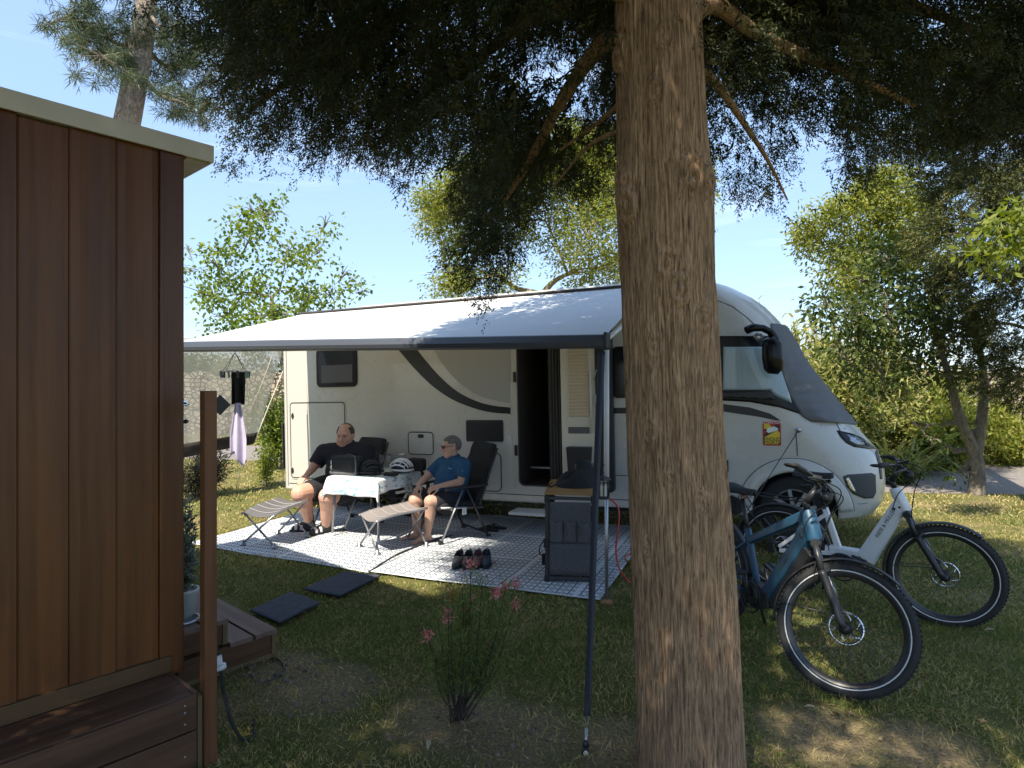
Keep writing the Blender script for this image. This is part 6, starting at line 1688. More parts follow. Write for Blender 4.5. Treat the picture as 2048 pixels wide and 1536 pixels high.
M['leaf_bright'] = leafmat('leaf_bright', [(.10, .14, .018), (.17, .21, .032), (.27, .29, .06)], .45)
M['leaf_reed'] = leafmat('leaf_reed', [(.12, .17, .04), (.20, .24, .065), (.34, .34, .11), (.42, .37, .16)], .4)
M['needle_pine'] = leafmat('needle_pine', [(.05, .075, .035), (.085, .11, .05), (.14, .16, .08)], .25)
M['leaf_cypress'] = leafmat('leaf_cypress', [(.014, .022, .010), (.024, .035, .014), (.042, .052, .019), (.085, .078, .026), (.12, .072, .027)], .28, .6)
M['leaf_conifer'] = leafmat('leaf_conifer', [(.026, .036, .011), (.06, .072, .02), (.12, .125, .036), (.20, .17, .06)], .2, .6)

# left sapling-like tree behind the motorhome
YL = 12.0
make_tree('maple_tree', Vector((W(600, 700, YL).x, YL, 0)), W(545, 610, YL), pixblobs([(540, 425, 48, 1), (505, 420, 28), (495, 480, 55), (575, 500, 50, .9), (652, 445, 22), (640, 505, 32), (430, 525, 48), (395, 590, 42), (470, 590, 62), (560, 580, 66), (625, 590, 40), (690, 548, 24), (722, 590, 22), (668, 590, 30), (445, 648, 40), (376, 545, 22), (520, 640, 60), (600, 640, 40), (375, 500, 16)], YL, .5, 21), .085, M['leaf_fresh'], M['bark_grey'], 17, 30, .12, .10, .06, 31, 'slim light green leafy tree standing behind the rear of the motorhome')
YC = 14.0
make_tree('olive_green_tree', Vector((W(1105, 700, YC).x, YC, 0)), W(1085, 590, YC), pixblobs([(900, 400, 50, .9), (955, 365, 60), (1045, 345, 70), (1150, 330, 75), (1230, 370, 80), (870, 440, 40, .8), (915, 480, 50, .7), (930, 545, 40, .8), (895, 575, 30), (1000, 440, 70, .45), (1090, 440, 75, .4), (1180, 450, 80, .4), (1150, 540, 55, .3), (1000, 550, 45, .35), (1320, 420, 90), (1225, 300, 60), (1350, 370, 70), (1130, 280, 40), (1210, 540, 60, .4), (1290, 520, 60, .4), (850, 400, 22)], YC, .9, 22), .17, M['leaf_olive'], M['bark_yellow'], 80, 54, .16, .10, .034, 32, 'yellow green tree with pale forked limbs rising behind the motorhome roof')
YR_ = 10.0
make_tree('broadleaf_tree', G(1953, 988), W(1951, 905, 9.75), pixblobs([(1720, 560, 50, .7), (1780, 520, 60, .8), (1700, 640, 60), (1780, 630, 76), (1850, 600, 70), (1690, 715, 42, .8), (1760, 735, 50, .8), (1655, 610, 34), (1830, 715, 55, .8), (1895, 750, 45, .8), (1905, 905, 24, .6), (1930, 945, 20, .5), (1865, 885, 26, .6), (1830, 850, 22, .5), (1900, 650, 60)], YR_, .7, 23), .125, M['leaf_dark'], M['bark_grey'], 20, 30, .13, .115, .05, 33, 'dark glossy broadleaf tree with forked grey trunk on the right lawn', mains=[[W(1951, 908, 9.75), W(1918, 830, 9.75), W(1897, 750, 9.8), W(1862, 640, 10.0)], [W(1952, 908, 9.75), W(1966, 810, 9.75), W(1963, 720, 9.9), W(1935, 610, 10.1)]])
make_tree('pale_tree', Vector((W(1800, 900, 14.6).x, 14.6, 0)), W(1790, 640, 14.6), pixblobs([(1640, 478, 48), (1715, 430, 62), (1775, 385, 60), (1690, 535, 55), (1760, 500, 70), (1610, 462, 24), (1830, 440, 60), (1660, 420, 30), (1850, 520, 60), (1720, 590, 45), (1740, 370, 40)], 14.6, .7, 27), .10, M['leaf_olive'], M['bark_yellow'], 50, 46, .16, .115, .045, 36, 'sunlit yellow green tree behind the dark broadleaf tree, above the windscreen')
# a thin second stem of that tree's neighbour, the conifer to the right
def conifer(base, blobs, label, seed, per=46):
    e = empty('conifer_tree', (base.x, base.y, 0), 0, label, 'tree'); inv = -Vector((base.x, base.y, 0))
    b = MB(); top = Vector((base.x, base.y, 6.5)); b.tube([base, base.lerp(top, .5), top], [.16, .12, .04], 12)
    o = b.build('trunk', M['bark_cypress'], e, fix=False); o.location = inv
    b = MB()
    for (c, r, w) in blobs:
        c = Vector(c); s = Vector((base.x, base.y, max(.8, c.z - .2 + (c - base).xy.length * .15))); branch_tube(b, [s, s.lerp(c, .5) + Vector((0, 0, .12)), c], .03, .008, 6, 5)
    o = b.build('limbs', M['bark_cypress'], e, fix=False); o.location = inv
    cl = clumps_in(blobs, per, seed, .5); v, f, r = sprays(cl, seed, (.10, .24), 20, .05, .013, base)
    np_mesh('crown', v + np.array(inv), f, M['leaf_conifer'], e, {'r': r})
    return e
def sprays(p, seed, Lr, nl, ll, lw, axis, hang=.55):
    rg = np.random.default_rng(seed); n = len(p)
    out = p - np.array([axis[0], axis[1], 0]); out[:, 2] = 0; out = unit(out)
    d = unit(out * .75 + rg.normal(0, .55, (n, 3)) + [0, 0, -hang])
    L = rg.uniform(*Lr, n)
    s = unit(np.cross(d, unit(rg.normal(size=(n, 3)))))
    t = np.tile(np.linspace(0.05, 1, nl), (n, 1)); sg = np.tile(np.where(np.arange(nl) % 2, 1.0, -1.0), (n, 1))
    c = p[:, None, :] + d[:, None, :] * (t * L[:, None])[:, :, None] + rg.normal(0, .006, (n, nl, 3))
    ld = d[:, None, :] * .75 + s[:, None, :] * (sg * .75 * (1.05 - .7 * t))[:, :, None] + rg.normal(0, .22, (n, nl, 3))
    ln = ll * (1.25 - .6 * t) * rg.uniform(.7, 1.3, (n, nl)) * (L / np.mean(Lr))[:, None]
    v, f = leaves_np(c.reshape(-1, 3), ld.reshape(-1, 3), ln.ravel(), np.full(n * nl, lw), .03)
    r = np.clip(np.repeat(rg.beta(1.6, 2.2, n), nl) * .8 + rg.random(n * nl) * .25, 0, 1)
    return v, f, r
YK = 8.6
conifer(Vector((W(2105, 900, YK).x, YK + .2, 0)), pixblobs([(1890, 470, 60), (1950, 400, 85), (2000, 300, 95), (1890, 345, 55), (1960, 560, 80), (2025, 640, 80), (1935, 660, 55), (2045, 500, 85), (1985, 745, 55), (2055, 790, 45), (1840, 270, 65), (1930, 230, 80), (2030, 180, 90), (2060, 380, 80), (1900, 560, 50), (2040, 720, 50), (1880, 150, 70), (1960, 90, 80), (2050, 60, 80)], YK, .7, 24), 'olive green conifer with drooping sprays at the right edge of the lawn', 24, 300)
make_tree('young_tree', Vector((W(2230, 900, 6.6).x, 6.6, 0)), W(2200, 480, 6.6), pixblobs([(2025, 455, 34), (1985, 505, 26), (2050, 425, 26), (2045, 500, 26, .8), (2000, 470, 22)], 6.6, .2, 25), .05, M['leaf_bright'], M['bark_grey'], 26, 26, .10, .11, .042, 35, 'bright yellow green leafy branch reaching in at the right edge')

# pine behind the cabin
YP = 8.0
pn = empty('pine_tree', (W(200, 900, YP).x, YP, 0), 0, 'leaning pine with scaly grey trunk and long needles behind the cabin roof', 'tree'); inv = -pn.location
pb_ = [Vector((W(188, 1000, YP).x, YP, -.1))] + [W(x, y, YP) for x, y in ((205, 560), (228, 360), (252, 255), (272, 150), (287, 60), (294, -40), (290, -200), (280, -420))]
b = MB(); branch_tube(b, pb_, .185, .10, 20, 8); o = b.build('trunk', M['bark_pine'], pn, fix=False); o.location = inv
limb = [[(290, 40), (250, 90), (190, 60), (140, 30)], [(286, 90), (330, 130), (380, 120), (420, 60)], [(280, 150), (320, 190), (365, 205), (408, 222)], [(292, 0), (240, -20), (180, -60)], [(294, -20), (360, -20), (430, -60)], [(292, 20), (330, 60), (360, 40)], [(290, 60), (240, 120), (200, 110)], [(292, -100), (200, -140), (120, -120)], [(292, -120), (380, -160), (450, -140)]]
b = MB(); tufts = []
for L_ in limb:
    rg = random.Random(len(tufts)); pts = [W(x, y, YP + rg.uniform(-.5, .5) * i) for i, (x, y) in enumerate(L_)]
    branch_tube(b, pts, .035, .008, 7); s = spline(pts, 8)
    for q in s[8:]:
        for k in range(2 if L_[2] == (365, 205) else 4):
            t = q + Vector((rg.uniform(-.3, .3), rg.uniform(-.35, .35), rg.uniform(-.28, .22))) * (.55 if L_[2] == (365, 205) else 1); b.tube([q, t], [.006, .003], 4); tufts.append(t)
o = b.build('limbs', M['bark_pine'], pn, fix=False); o.location = inv
tf = np.array([tuple(t) for t in tufts]); nn_ = 60; c = np.repeat(tf, nn_, 0) + RNG.normal(0, .03, (len(tf) * nn_, 3)); d = RNG.normal(size=(len(c), 3)) + [0, 0, -.45]
v, f = leaves_np(c, d, RNG.uniform(.10, .19, len(c)), .0085, 0)
np_mesh('crown', v + np.array(inv), f, M['needle_pine'], pn, {'r': RNG.random(len(c))})

# ---------------------------------------------------------------- the big cypress in the foreground
YT = 2.45
prof = [(1381, 1560, 214), (1380, 1450, 206), (1374, 1300, 200), (1362, 1100, 196), (1350, 900, 190), (1342, 700, 188), (1335, 560, 185), (1330, 400, 188), (1324, 250, 174), (1319, 100, 167), (1316, 0, 164)]
zc = [W(0, p[1], YT + .17).z for p in prof]; xc = [W(p[0], 0, YT + .17).x for p in prof]; rc = [p[2] / 2 / FPX * (YT + .17) * 1.0 for p in prof]
zc, xc, rc = zc[::-1], xc[::-1], rc[::-1]; zc, xc, rc = zc[::-1], xc[::-1], rc[::-1]
zz = np.concatenate([np.linspace(-.08, 3.6, 760), np.linspace(3.62, 9.0, 120)])
o_ = np.argsort(zc); zc, xc, rc = np.array(zc)[o_], np.array(xc)[o_], np.array(rc)[o_]
xs = np.interp(zz, zc, xc); rs = np.interp(zz, zc, rc); rs = np.where(zz < zc[0], rc[0] * (1 + (zc[0] - zz) * .5), rs); rs = np.where(zz > zc[-1], rc[-1] * np.clip(1 - (zz - zc[-1]) / 6.6, .04, 1), rs)
nt_ = 400; th = np.linspace(0, 2 * PI, nt_, endpoint=False)
T, Z = np.meshgrid(th, zz); Rr = np.repeat(rs[:, None], nt_, 1)
q = np.stack([np.cos(T) * 26 + 60 + .15 * np.sin(Z * 5), np.sin(T) * 26 + 60, Z * 2.4 + 40 + .5 * np.sin(T * 3)], -1).reshape(-1, 3)
n1 = vnoise(q).reshape(T.shape); n2 = vnoise(q * [2.3, 2.3, 1.7] + 9).reshape(T.shape); n3 = vnoise(q * [.16, .16, .5] + 3).reshape(T.shape); n4 = vnoise(q * [5, 5, 4] + 5).reshape(T.shape)
disp = .008 * (1 - np.abs(2 * n1 - 1)) + .005 * (1 - np.abs(2 * n2 - 1)) + .004 * n4 + .022 * (n3 - .5)
for (px, py, s_, a_) in ((1330, 75, .055, .018), (1313, 182, .05, .016), (1386, 345, .07, .02), (1368, 350, .06, .016), (1358, 580, .06, .018), (1335, 528, .065, .018), (1406, 640, .05, .016), (1262, 400, .07, .03), (1246, 340, .06, .03), (1425, 350, .06, .03), (1240, 70, .07, .03), (1400, 1000, .05, .012), (1300, 860, .05, .012), (1340, 960, .04, .01), (1310, 690, .05, .014), (1420, 820, .05, .014), (1300, 1100, .04, .01)):
    k0 = W(px, py, YT); cx_ = np.interp(k0.z, zz, xs); r_ = np.interp(k0.z, zz, rs); sn = max(-.98, min(.98, (k0.x - cx_) / r_)); t0 = -PI / 2 + math.asin(sn)
    da = (T - t0 + PI) % (2 * PI) - PI; rr2 = np.hypot(da * r_ * 1.1, (Z - k0.z) * .8)
    disp += .7 * a_ * np.exp(-(rr2 / s_) ** 2) * (.75 + .55 * np.cos(rr2 / s_ * 9))
Rr = Rr - .012 + disp
V = np.stack([xs[:, None] + Rr * np.cos(T), YT + .17 + Rr * np.sin(T), Z], -1).reshape(-1, 3)
i_ = np.arange(len(zz) - 1)[:, None] * nt_; k_ = np.arange(nt_)[None, :]; k2 = (k_ + 1) % nt_
F = np.stack([i_ + k_, i_ + k2, i_ + nt_ + k2, i_ + nt_ + k_], -1).reshape(-1, 4)
cyp = empty('cypress_tree', (float(xs[0]), YT + .17, 0), 0, 'big cypress with furrowed brown trunk in the foreground and dark drooping crown overhead', 'tree'); inv = -cyp.location
np_mesh('trunk', V + np.array(inv), F, M['bark_cypress'], cyp, smooth=True)
AXC = (.66, YT + .17)
b = MB()
TY = YT + .2
for pts, r0, r1 in (([W(1300, 30, TY), W(1200, 95, TY + .25), W(1130, 190, TY + .5), W(1060, 320, TY + .8), W(1010, 400, TY + .9)], .05, .012),
                    ([W(1360, 60, TY), W(1425, 10, TY + .1), W(1520, 70, TY + .25), W(1700, 150, TY + .45), W(1830, 210, TY + .6)], .045, .012),
                    ([W(1370, 120, TY), W(1430, 165, TY + .2), W(1480, 235, TY + .35), W(1535, 320, TY + .5), W(1575, 400, TY + .6)], .026, .004),
                    ([W(1290, -60, TY), W(1060, 40, TY + .7), W(900, 160, TY + 1.2), W(760, 240, TY + 1.4)], .05, .012),
                    ([W(1290, -120, TY), W(950, -40, TY + .7), W(640, 120, TY + 1.1), W(500, 220, TY + 1.2)], .05, .012),
                    ([W(1350, -100, TY), W(1600, -40, TY + .4), W(1900, 40, TY + .8), W(2060, 160, TY + 1.0)], .05, .012),
                    ([W(1270, 180, TY), W(1190, 250, TY + .3), W(1120, 300, TY + .5)], .014, .006), ([W(1270, 250, TY), W(1180, 290, TY + .2), W(1110, 370, TY + .5)], .012, .005)):
    branch_tube(b, pts, r0, r1, 10, 8)
rg = random.Random(5)
for k in range(46):
    z = rg.uniform(3.2, 8.2); a = rg.uniform(0, 2 * PI); Lb = rg.uniform(1.2, 2.3) * (1 if z < 6 else .7); s = Vector((AXC[0], AXC[1], z)); tp = s + Vector((Lb * math.cos(a), Lb * math.sin(a), rg.uniform(-.5, .1)))
    if tp.y < 1.7 and tp.z < 3.4: continue
    branch_tube(b, [s, s.lerp(tp, .5) + Vector((0, 0, .12)), tp], .03, .006, 6, 5)
o = b.build('limbs', M['bark_cypress'], cyp, fix=False); o.location = inv
bx = [300, 375, 400, 440, 480, 520, 565, 600, 650, 700, 760, 820, 865, 900, 925, 950, 1000, 1050, 1090, 1130, 1180, 1235, 1300, 1430, 1470, 1510, 1550, 1600, 1660, 1720, 1800, 1900, 2048, 2300]
by = [-60, 70, 215, 262, 292, 298, 318, 305, 330, 325, 322, 345, 365, 400, 560, 600, 590, 470, 440, 395, 395, 400, 400, 412, 420, 460, 440, 390, 345, 330, 330, 330, 340, 340]
def canopy(n, z0, z1, seed, thr):
    rg = np.random.default_rng(seed)
    a = rg.uniform(0, 2 * PI, n); q = np.sqrt(rg.random(n)) * 2.75
    p = np.stack([AXC[0] + .1 + q * np.cos(a), AXC[1] + .15 + q * np.sin(a), rg.uniform(z0, z1, n)], 1)
    rmax = 2.75 * np.clip((9.6 - p[:, 2]) / 4.0, .15, 1) * (.80 + .40 * vnoise(p + 30, 1.1))
    k = q < rmax
    px = CX + FPX * p[:, 0] / np.maximum(p[:, 1], .3); yb = np.interp(CX + FPX * p[:, 0] / 3.4, bx, by)
    zb = CAMH + (HY - yb) / FPX * 3.4 + .42 * np.maximum(0, p[:, 1] - 3.4) + .25 * np.maximum(0, 3.4 - p[:, 1])
    zb = zb + (vnoise(p * [1, 1, 0] + 50, 3.2) - .5) * .24
    k &= p[:, 2] > zb + .15
    k &= (p[:, 0] > -.45 * np.clip(p[:, 1], 3.0, 4.2) + .22 * (vnoise(p + 70, 2.5) - .3)) | (p[:, 2] > 4.6)
    # keep the trunk's front and the camera's own place clear
    k &= ~((p[:, 1] < 2.55) & (p[:, 2] < 4.0))
    k &= ~((np.abs(p[:, 0] - .66 * np.maximum(p[:, 1], .5) / YT) < .22 * np.maximum(p[:, 1], .5) / YT + .12) & (p[:, 1] < YT + .1))
    cl = vnoise(p, 2.6) * .5 + vnoise(p + 13, 7.0) * .5
    py = HY - FPX * (p[:, 2] - CAMH) / np.maximum(p[:, 1], .3)
    gap = np.zeros(n)
    for (gx, gy, gr, ga) in ((1130, 120, 85, .2), (1185, 270, 60, .18), (1470, 290, 60, .10), (1700, 105, 45, .22), (1080, 90, 40, .12), (940, 270, 40, .08), (1440, 240, 50, .12), (1600, 260, 60, .1), (1010, 130, 60, .08), (1560, 180, 60, .1)):
        gap += 1.5 * ga * np.exp(-((px - gx) ** 2 + (py - gy) ** 2) / gr ** 2)
    k &= cl > thr + gap
    return p[k]
pl = canopy(430000, 2.0, 5.2, 71, .485)
rg_ = np.random.default_rng(76); print('cand', len(pl)); perm = rg_.permutation(len(pl)); inner = pl[perm[6600:22000]] + np.array([0, 0, .16]); pl = pl[perm[:6600]]; K = 20
out = pl - np.array([AXC[0], AXC[1], 0]); out[:, 2] = 0; out = unit(out)
pd = unit(out * .8 + rg_.normal(0, .5, (len(pl), 3)) + [0, 0, -.75]); pL = rg_.uniform(.16, .42, len(pl))
t_ = rg_.random((len(pl), K)) ** .8
pp_ = pl[:, None, :] + pd[:, None, :] * (t_ * pL[:, None])[:, :, None] + rg_.normal(0, 1, (len(pl), K, 3)) * (.050 * (1.15 - .85 * t_))[:, :, None]
v1, f1, r1 = sprays(pp_.reshape(-1, 3), 72, (.05, .11), 13, .023, .0066, AXC, .8)
r1 = np.clip(r1 * .55 + np.repeat(rg_.beta(1.5, 2.2, len(pl)), K * 13) * .5, 0, 1)
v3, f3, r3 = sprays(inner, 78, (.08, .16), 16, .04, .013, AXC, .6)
pu = canopy(26000, 4.6, 9.4, 73, .44)
v2, f2, r2 = sprays(pu, 74, (.2, .4), 9, .12, .035, AXC)
print('cypress sprays', len(pl), len(pu))
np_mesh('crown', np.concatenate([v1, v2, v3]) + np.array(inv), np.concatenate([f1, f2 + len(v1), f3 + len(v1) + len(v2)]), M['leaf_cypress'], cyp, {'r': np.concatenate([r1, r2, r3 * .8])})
# its unseen neighbour behind the photographer, placed and thickened to shade lawn and cabin
bc = Vector((-2.3, -.75, 0)); e = empty('cypress_tree', bc, 0, 'unseen second cypress added behind the camera to shade the lawn and cabin', 'tree'); 
b = MB(); b.tube([(0, 0, -.1), (0, 0, 4.5), (0, 0, 8.6)], [.2, .13, .03], 14); b.build('trunk', M['bark_cypress'], e, fix=False)
rg_ = np.random.default_rng(81); n = 16000; a = rg_.uniform(0, 2 * PI, n); q = np.sqrt(rg_.random(n)); z = rg_.uniform(3.05, 9.0, n); R_ = 2.25 * np.clip((9.4 - z) / 3.5, .1, 1)
p = np.stack([q * R_ * np.cos(a), q * R_ * np.sin(a), z], 1); p = p[vnoise(p + 5, 1.6) > np.where(p[:, 0] < .15, .36, .50)]
v, f, r = sprays(p, 82, (.2, .4), 9, .12, .035, (0, 0)); np_mesh('crown', v, f, M['leaf_cypress'], e, {'r': r})

# ---------------------------------------------------------------- shrubs, reeds, pots, walls
def shrub(name, base, hgt, wid, leafm, n, L, wd, label, seed, cat='shrub', group=None, nst=9, flop=.4):
    e = empty(name, base, 0, label, cat, group); rg = random.Random(seed); tips = []
    b = MB()
    for k in range(nst):
        a = rg.uniform(0, 2 * PI); q = wid / 2 * math.sqrt(rg.random()); h = hgt * rg.uniform(.55, 1) * (1 - .25 * (q / (wid / 2)) ** 2)
        t = Vector((q * math.cos(a), q * math.sin(a), h)); pts = [Vector((.05 * math.cos(a), .05 * math.sin(a), 0)), t * .5 + Vector((0, 0, h * .1)), t]; branch_tube(b, pts, .012, .003, 5, 5); tips += spline(pts, 6)[3:]
    b.build('stems', M['bark_grey'], e, fix=False)
    tp = np.array([tuple(t) for t in tips]); c = tp[RNG.integers(0, len(tp), n)] * np.array([1, 1, 1]) * RNG.uniform(.55, 1.04, (n, 1)) ** .6 + RNG.normal(0, .07 * max(1, wid), (n, 3)); c[:, 2] = np.maximum(c[:, 2], .03)
    d = c - np.array([0, 0, hgt * .3]) + RNG.normal(0, .4, (n, 3)) * hgt
    v, f = leaves_np(c, d, RNG.uniform(.7, 1.3, n) * L, wd, .05); np_mesh('foliage', v, f, leafm, e, {'r': RNG.random(n)})
    return e
M['leaf_oleander'] = leafmat('leaf_oleander', [(.02, .03, .015), (.05, .065, .03), (.10, .10, .06), (.20, .13, .10)], .25)
shrub('oleander_bush', Vector((W(395, 900, 9.4).x, 9.4, 0)), .85, .85, M['leaf_oleander'], 2600, .10, .018, 'dark narrow leaved bush behind the railing post at the lawn edge', 3)
shrub('small_shrub', G(527, 972), .92, .55, M['leaf_bright'], 1300, .055, .022, 'small yellow green shrub on the sunny lawn behind the motorhome rear', 4, nst=7)
shrub('green_bush', Vector((W(560, 900, 12.5).x, 12.5, 0)), 2.3, 1.3, M['leaf_fresh'], 5200, .09, .035, 'taller green bush half hidden behind the motorhome rear corner', 5, nst=14)
for i, (px, Y, h, w, m, lb) in enumerate(((1665, 12.4, 2.5, 2.2, 'leaf_reed', 'low olive bush just beyond the motorhome nose'), (1740, 13.2, 2.5, 2.3, 'leaf_reed', 'round light green bush below the dark broadleaf tree'), (1840, 13.8, 2.3, 2.4, 'leaf_olive', 'wide olive bush left of the forked trunk, on the bank'), (1900, 12.3, 1.2, 1.4, 'leaf_olive', 'low leafy bush beside the forked grey trunk'), (2020, 13.2, 1.5, 2.0, 'leaf_olive', 'green bush right of the forked trunk in front of the stone wall'))):
    shrub('bank_bush', Vector((W(px, 0, Y).x, Y, 0)), h, w, M[m], 8000, .13, .045, lb, 40 + i, group='bushes along the bank', nst=16)
shrub('lane_bush', G(1790, 968), .38, .9, M['leaf_dark'], 1500, .07, .035, 'low dark bush by the lane behind the white bike handlebar', 47, nst=10)
# reeds
def reeds(base, hgt, wid, n, label, seed, ll, lw, stems=True, name='reed_clump', m='leaf_reed'):
    e = empty(name, base, 0, label, 'reeds' if stems else 'plant'); rg = np.random.default_rng(seed); b = MB(); C_ = []; D_ = []; L_ = []
    quads_v = []; quads_f = []; rr = []
    for k in range(n):
        a = rg.uniform(0, 2 * PI); q = wid / 2 * math.sqrt(rg.random()); p0 = Vector((q * math.cos(a), q * math.sin(a), 0)); h = hgt * rg.uniform(.55, 1) * (1 - .2 * q / (wid / 2)); tip = p0 + Vector((rg.normal(0, .12) * h, rg.normal(0, .12) * h, h))
        if stems: b.tube([p0, p0.lerp(tip, .5) + Vector((.02, 0, 0)), tip], [.012, .010, .004], 5)
        for j in range(9 if stems else 1):
            t = rg.uniform(.25, 1.0) if stems else 0.0; s = p0.lerp(tip, t) if stems else p0
            a2 = rg.uniform(0, 2 * PI); l = ll * rg.uniform(.6, 1.2); hd2 = Vector((math.cos(a2), math.sin(a2), 0)); up_ = rg.uniform(.5, 1.1) if stems else rg.uniform(.9, 1.9)
            pr = None; sd2 = hd2.cross(Vector((0, 0, 1)))
            for i in range(5):
                u = i / 4; c_ = s + hd2 * l * (u * .75) + Vector((0, 0, l * (up_ * u * .75 - (.75 if stems else .85) * u * u))); ww = lw * (1 - u ** 2) + .002
                cur = (c_ - sd2 * ww / 2, c_ + sd2 * ww / 2)
                if pr:
                    bI = len(quads_v); quads_v += [pr[0], pr[1], cur[1], cur[0]]; quads_f.append((bI, bI + 1, bI + 2, bI + 3)); rr.append(rg.random())
                pr = cur
    if stems: b.build('stems', M['bark_yellow'], e, fix=False)
    np_mesh('leaves', np.array([tuple(v) for v in quads_v]), np.array(quads_f), M[m], e, {'r': np.array(rr)})
reeds(Vector((W(1665, 0, 14.5).x, 14.5, 0)), 3.7, 3.4, 420, 'tall yellow green cane clump rising behind the motorhome windscreen', 51, .85, .075)
reeds(Vector((W(1592, 0, 14.2).x, 14.2, 0)), 3.85, .7, 14, 'two thin cane tops standing higher against the sky behind the windscreen', 54, .5, .03)
reeds(Vector((W(1800, 0, 11.8).x, 11.8, 0)), 1.0, .8, 170, 'clump of long strap leaves, half dry, below the broadleaf tree', 52, 1.25, .05, False, 'strap_leaf_plant')
# foreground grevillea
gb = G(915, 1440); gv = empty('flowering_shrub', gb, 0, 'small needle leaved shrub with red pink flower clusters in the foreground', 'shrub'); rg = random.Random(9); NP = []; b = MB()
tips = [(855, 1275), (897, 1225), (935, 1222), (992, 1188), (1012, 1172), (1030, 1172), (1030, 1212), (950, 1200), (942, 1135), (982, 1296), (905, 1195), (925, 1175), (875, 1240), (965, 1160), (1005, 1240), (890, 1290), (960, 1250), (870, 1320), (1000, 1330), (930, 1270), (985, 1225), (915, 1210), (950, 1290), (1015, 1280)]
for i, (px, py) in enumerate(tips):
    t = W(px, py, gb.y + rg.uniform(-.16, .16)) - gb; pts = [Vector((rg.uniform(-.03, .03), rg.uniform(-.03, .03), -.02)), Vector((t.x * .55 + rg.uniform(-.02, .02), t.y * .6, t.z * .42)), t]
    branch_tube(b, pts, .0055, .0018, 6, 6); NP += spline(pts, 14)[12:]
b.build('stems', mat('twig_dark', (.04, .03, .022), .8), gv, fix=False)
npp = np.array([tuple(p) for p in NP]); n = 5600; c = npp[RNG.integers(0, len(npp), n)] + RNG.normal(0, .02, (n, 3)); d = np.stack([RNG.normal(0, .6, n), RNG.normal(0, .6, n), RNG.uniform(.2, 1.2, n)], 1)
v, f = leaves_np(c, d, RNG.uniform(.03, .065, n), .0046, 0); M['needle_grev'] = leafmat('needle_grev', [(.05, .085, .028), (.11, .165, .045), (.23, .25, .08)], .35); np_mesh('needles', v, f, M['needle_grev'], gv, {'r': RNG.random(n)})
M['petal'] = leafmat('petal', [(.52, .09, .12), (.74, .25, .25), (.82, .50, .46)], .3)
M['petal_orange'] = leafmat('petal_orange', [(.28, .12, .03), (.42, .2, .05)], .3)
for i, (px, py) in enumerate([(855, 1270), (897, 1222), (893, 1240), (934, 1220), (992, 1185), (1011, 1170), (1030, 1168), (1031, 1208), (948, 1198), (941, 1128), (980, 1294), (903, 1192)]):
    p = W(px, py, gb.y + rg.uniform(-.12, .12)) - gb; n = 80
    c = np.array(tuple(p)) + RNG.normal(0, .013, (n, 3)); d = RNG.normal(size=(n, 3)) + [0, 0, -.3]; v, f = leaves_np(c, d, RNG.uniform(.012, .026, n), RNG.uniform(.004, .008, n), .2)
    np_mesh('flower_cluster', v, f, M['petal_orange'] if i == 11 else M['petal'], gv, {'r': RNG.random(n)})
# pot on the steps
pp = G(371, 1233, Z2)
pt_ = empty('potted_plant', pp, 0, 'grey leaved plant in a white pot on the top step between cabin and post', 'potted plant')
b = MB(); b.lathe([(0, 0), (.050, 0), (.066, .145), (.074, .15), (.074, .165), (.064, .165), (.060, .14), (0, .14)], n=28); b.build('pot', mat('pot_white', (.52, .54, .52), .5, noise=.06), pt_)
b = MB(); NP = []
for k in range(9):
    t = Vector((rg.uniform(-.07, .07), rg.uniform(-.09, .09), rg.uniform(.45, .72))); pts = [Vector((0, 0, .13)), t * .55 + Vector((rg.uniform(-.02, .02), 0, 0)), t]; branch_tube(b, pts, .005, .002, 5, 6); NP += spline(pts, 10)[4:]
b.build('stems', M['bark_grey'], pt_, fix=False)
npp = np.array([tuple(p) for p in NP]); n = 700; c = npp[RNG.integers(0, len(npp), n)] + RNG.normal(0, .016, (n, 3)); d = np.stack([RNG.normal(0, .7, n), RNG.normal(0, .7, n), RNG.uniform(.1, 1, n)], 1); v, f = leaves_np(c, d, RNG.uniform(.03, .055, n), .016, .1)
np_mesh('foliage', v, f, leafmat('leaf_silver', [(.10, .13, .09), (.19, .23, .17), (.30, .34, .27)], .25), pt_, {'r': RNG.random(n)})
b = MB(); b.lathe([(0, 0), (.085, 0), (.088, .02), (.08, .02), (.078, .006), (0, .006)], G(366, 1243, Z2), n=24); tag(b.build('dish', M['grey_metal']), 'shallow grey dish on the top step in front of the white pot', 'dish')
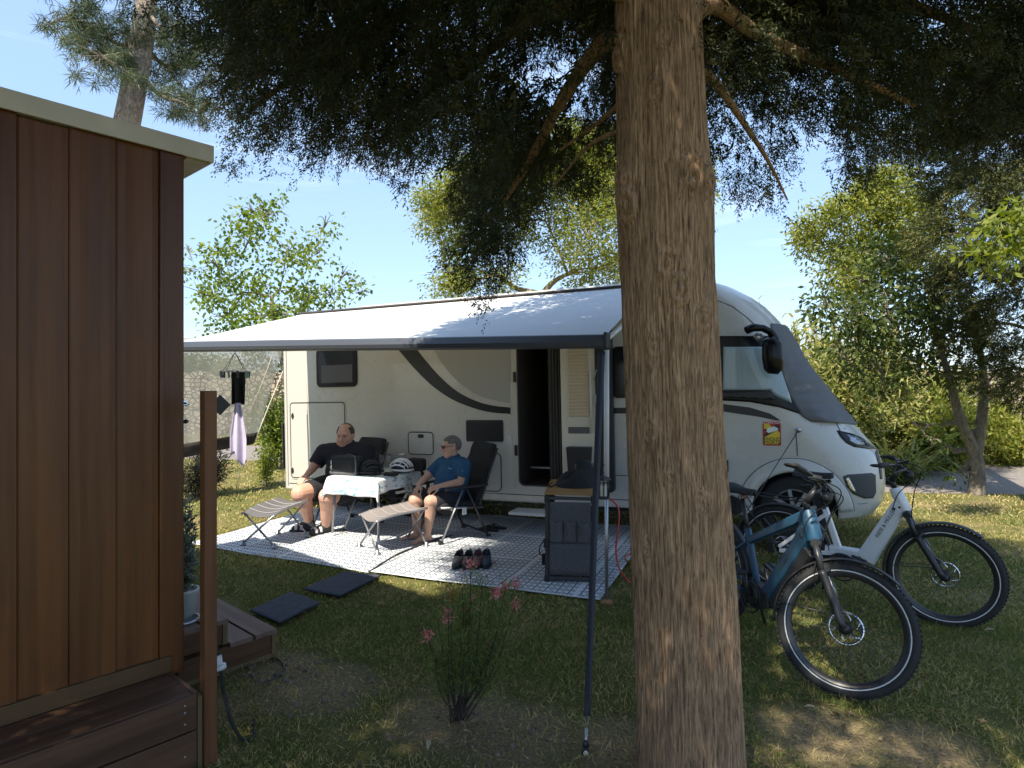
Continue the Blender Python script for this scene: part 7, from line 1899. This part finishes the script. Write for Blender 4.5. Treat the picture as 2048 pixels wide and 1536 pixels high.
# dry stone walls
def stonemat():
    m = bpy.data.materials.new('drystone'); m.use_nodes = True; nt = m.node_tree; N = nt.nodes; L = nt.links; b = N['Principled BSDF']
    tc = N.new('ShaderNodeTexCoord'); mp = N.new('ShaderNodeMapping'); mp.inputs['Scale'].default_value = (5.2, 5.2, 7.5); L.new(tc.outputs['Object'], mp.inputs['Vector'])
    v1 = N.new('ShaderNodeTexVoronoi'); v1.feature = 'DISTANCE_TO_EDGE'; v1.inputs['Scale'].default_value = 1.0; L.new(mp.outputs[0], v1.inputs['Vector'])
    v2 = N.new('ShaderNodeTexVoronoi'); v2.inputs['Scale'].default_value = 1.0; L.new(mp.outputs[0], v2.inputs['Vector'])
    r = N.new('ShaderNodeValToRGB'); e = r.color_ramp.elements; e[0].position = .0; e[0].color = (.08, .06, .045, 1); e[1].position = .12; e[1].color = (1, 1, 1, 1); L.new(v1.outputs['Distance'], r.inputs['Fac'])
    sp2 = N.new('ShaderNodeSeparateColor'); L.new(v2.outputs['Color'], sp2.inputs[0])
    r2 = N.new('ShaderNodeValToRGB'); e = r2.color_ramp.elements; e[0].color = (.30, .22, .16, 1); e[1].color = (.50, .41, .32, 1); L.new(sp2.outputs[0], r2.inputs['Fac'])
    ml = N.new('ShaderNodeMix'); ml.data_type = 'RGBA'; ml.blend_type = 'MULTIPLY'; ml.inputs[0].default_value = 1; L.new(r2.outputs[0], ml.inputs[6]); L.new(r.outputs[0], ml.inputs[7]); L.new(ml.outputs[2], b.inputs['Base Color'])
    b.inputs['Roughness'].default_value = .95
    bp = N.new('ShaderNodeBump'); bp.inputs['Strength'].default_value = 1; bp.inputs['Distance'].default_value = .08; L.new(r.outputs[0], bp.inputs['Height']); L.new(bp.outputs[0], b.inputs['Normal'])
    return m
M['drystone'] = stonemat()
def swall(a, c, h, label):
    a, c = Vector(a), Vector(c); n = 80; b = MB(); d = (c - a).normalized(); nn = Vector((-d.y, d.x, 0)); vs = []
    for i in range(n + 1):
        p = a.lerp(c, i / n); hh = h + .09 * math.sin(i * 1.7) + .06 * math.sin(i * .63 + 1)
        vs += [p - nn * .35, p - nn * .28 + Vector((0, 0, hh)), p + nn * .28 + Vector((0, 0, hh)), p + nn * .35]
    b.add(vs, [(i * 4 + k, i * 4 + k + 1, i * 4 + k + 5, i * 4 + k + 4) for i in range(n) for k in range(3)] + [(0, 1, 2, 3), (n * 4 + 3, n * 4 + 2, n * 4 + 1, n * 4)])
    return tag(b.build('stone_wall', M['drystone']), label, 'wall')
swall((-24, 20.5, 0), (-3.5, 21.5, 0), 2.05, 'pale dry stone wall seen through the mesh screen on the left')
swall((9.5, 18.5, 0), (32, 15.5, 0), 2.1, 'pinkish dry stone wall behind the right hand trees')
for i, (px, Y, r_, lb) in enumerate(((372, 24, 1.0, 'dark green tree showing over the left stone wall, beside the post'), (415, 26, 1.1, 'green tree over the left stone wall above the peg airer'), (500, 25, 1.3, 'leafy tree over the left stone wall near the motorhome'))):
    z = CAMH + (HY - 745) / FPX * Y
    make_tree('distant_tree', Vector((W(px, 0, Y).x, Y, 0)), Vector((W(px, 0, Y).x, Y, 1.2)), [((W(px, 0, Y).x, Y, z), (r_ * 1.1, r_, r_ * .75), 1.0), ((W(px + 25, 0, Y).x, Y + .5, z - .5), (r_ * 1.2, r_, r_ * .6), 1.0)], .1, M['leaf_dark' if i != 1 else 'leaf_olive'], M['bark_grey'], 60, 24, .22, .16, .08, 60 + i, lb, group='trees beyond the left stone wall', twig=False)

# ---------------------------------------------------------------- give empties built in world space a base of their own
bpy.context.view_layer.update()
for o in list(COL.objects):
    if o.type == 'EMPTY' and o.parent is None and o.location.length < 1e-6 and abs(o.rotation_euler.z) < 1e-6:
        ch = [c for c in COL.objects if c.parent == o]
        lo = Vector((1e9, 1e9, 1e9)); hi = -lo
        def rec(c):
            if c.type == 'MESH':
                for k in c.bound_box:
                    for d_ in range(3): lo[d_] = min(lo[d_], k[d_]); hi[d_] = max(hi[d_], k[d_])
            for x in [y for y in COL.objects if y.parent == c]: rec(x)
        for c in ch: rec(c)
        base = Vector(((lo.x + hi.x) / 2, (lo.y + hi.y) / 2, lo.z)); o.location = base
        for c in ch: c.location = c.location - base
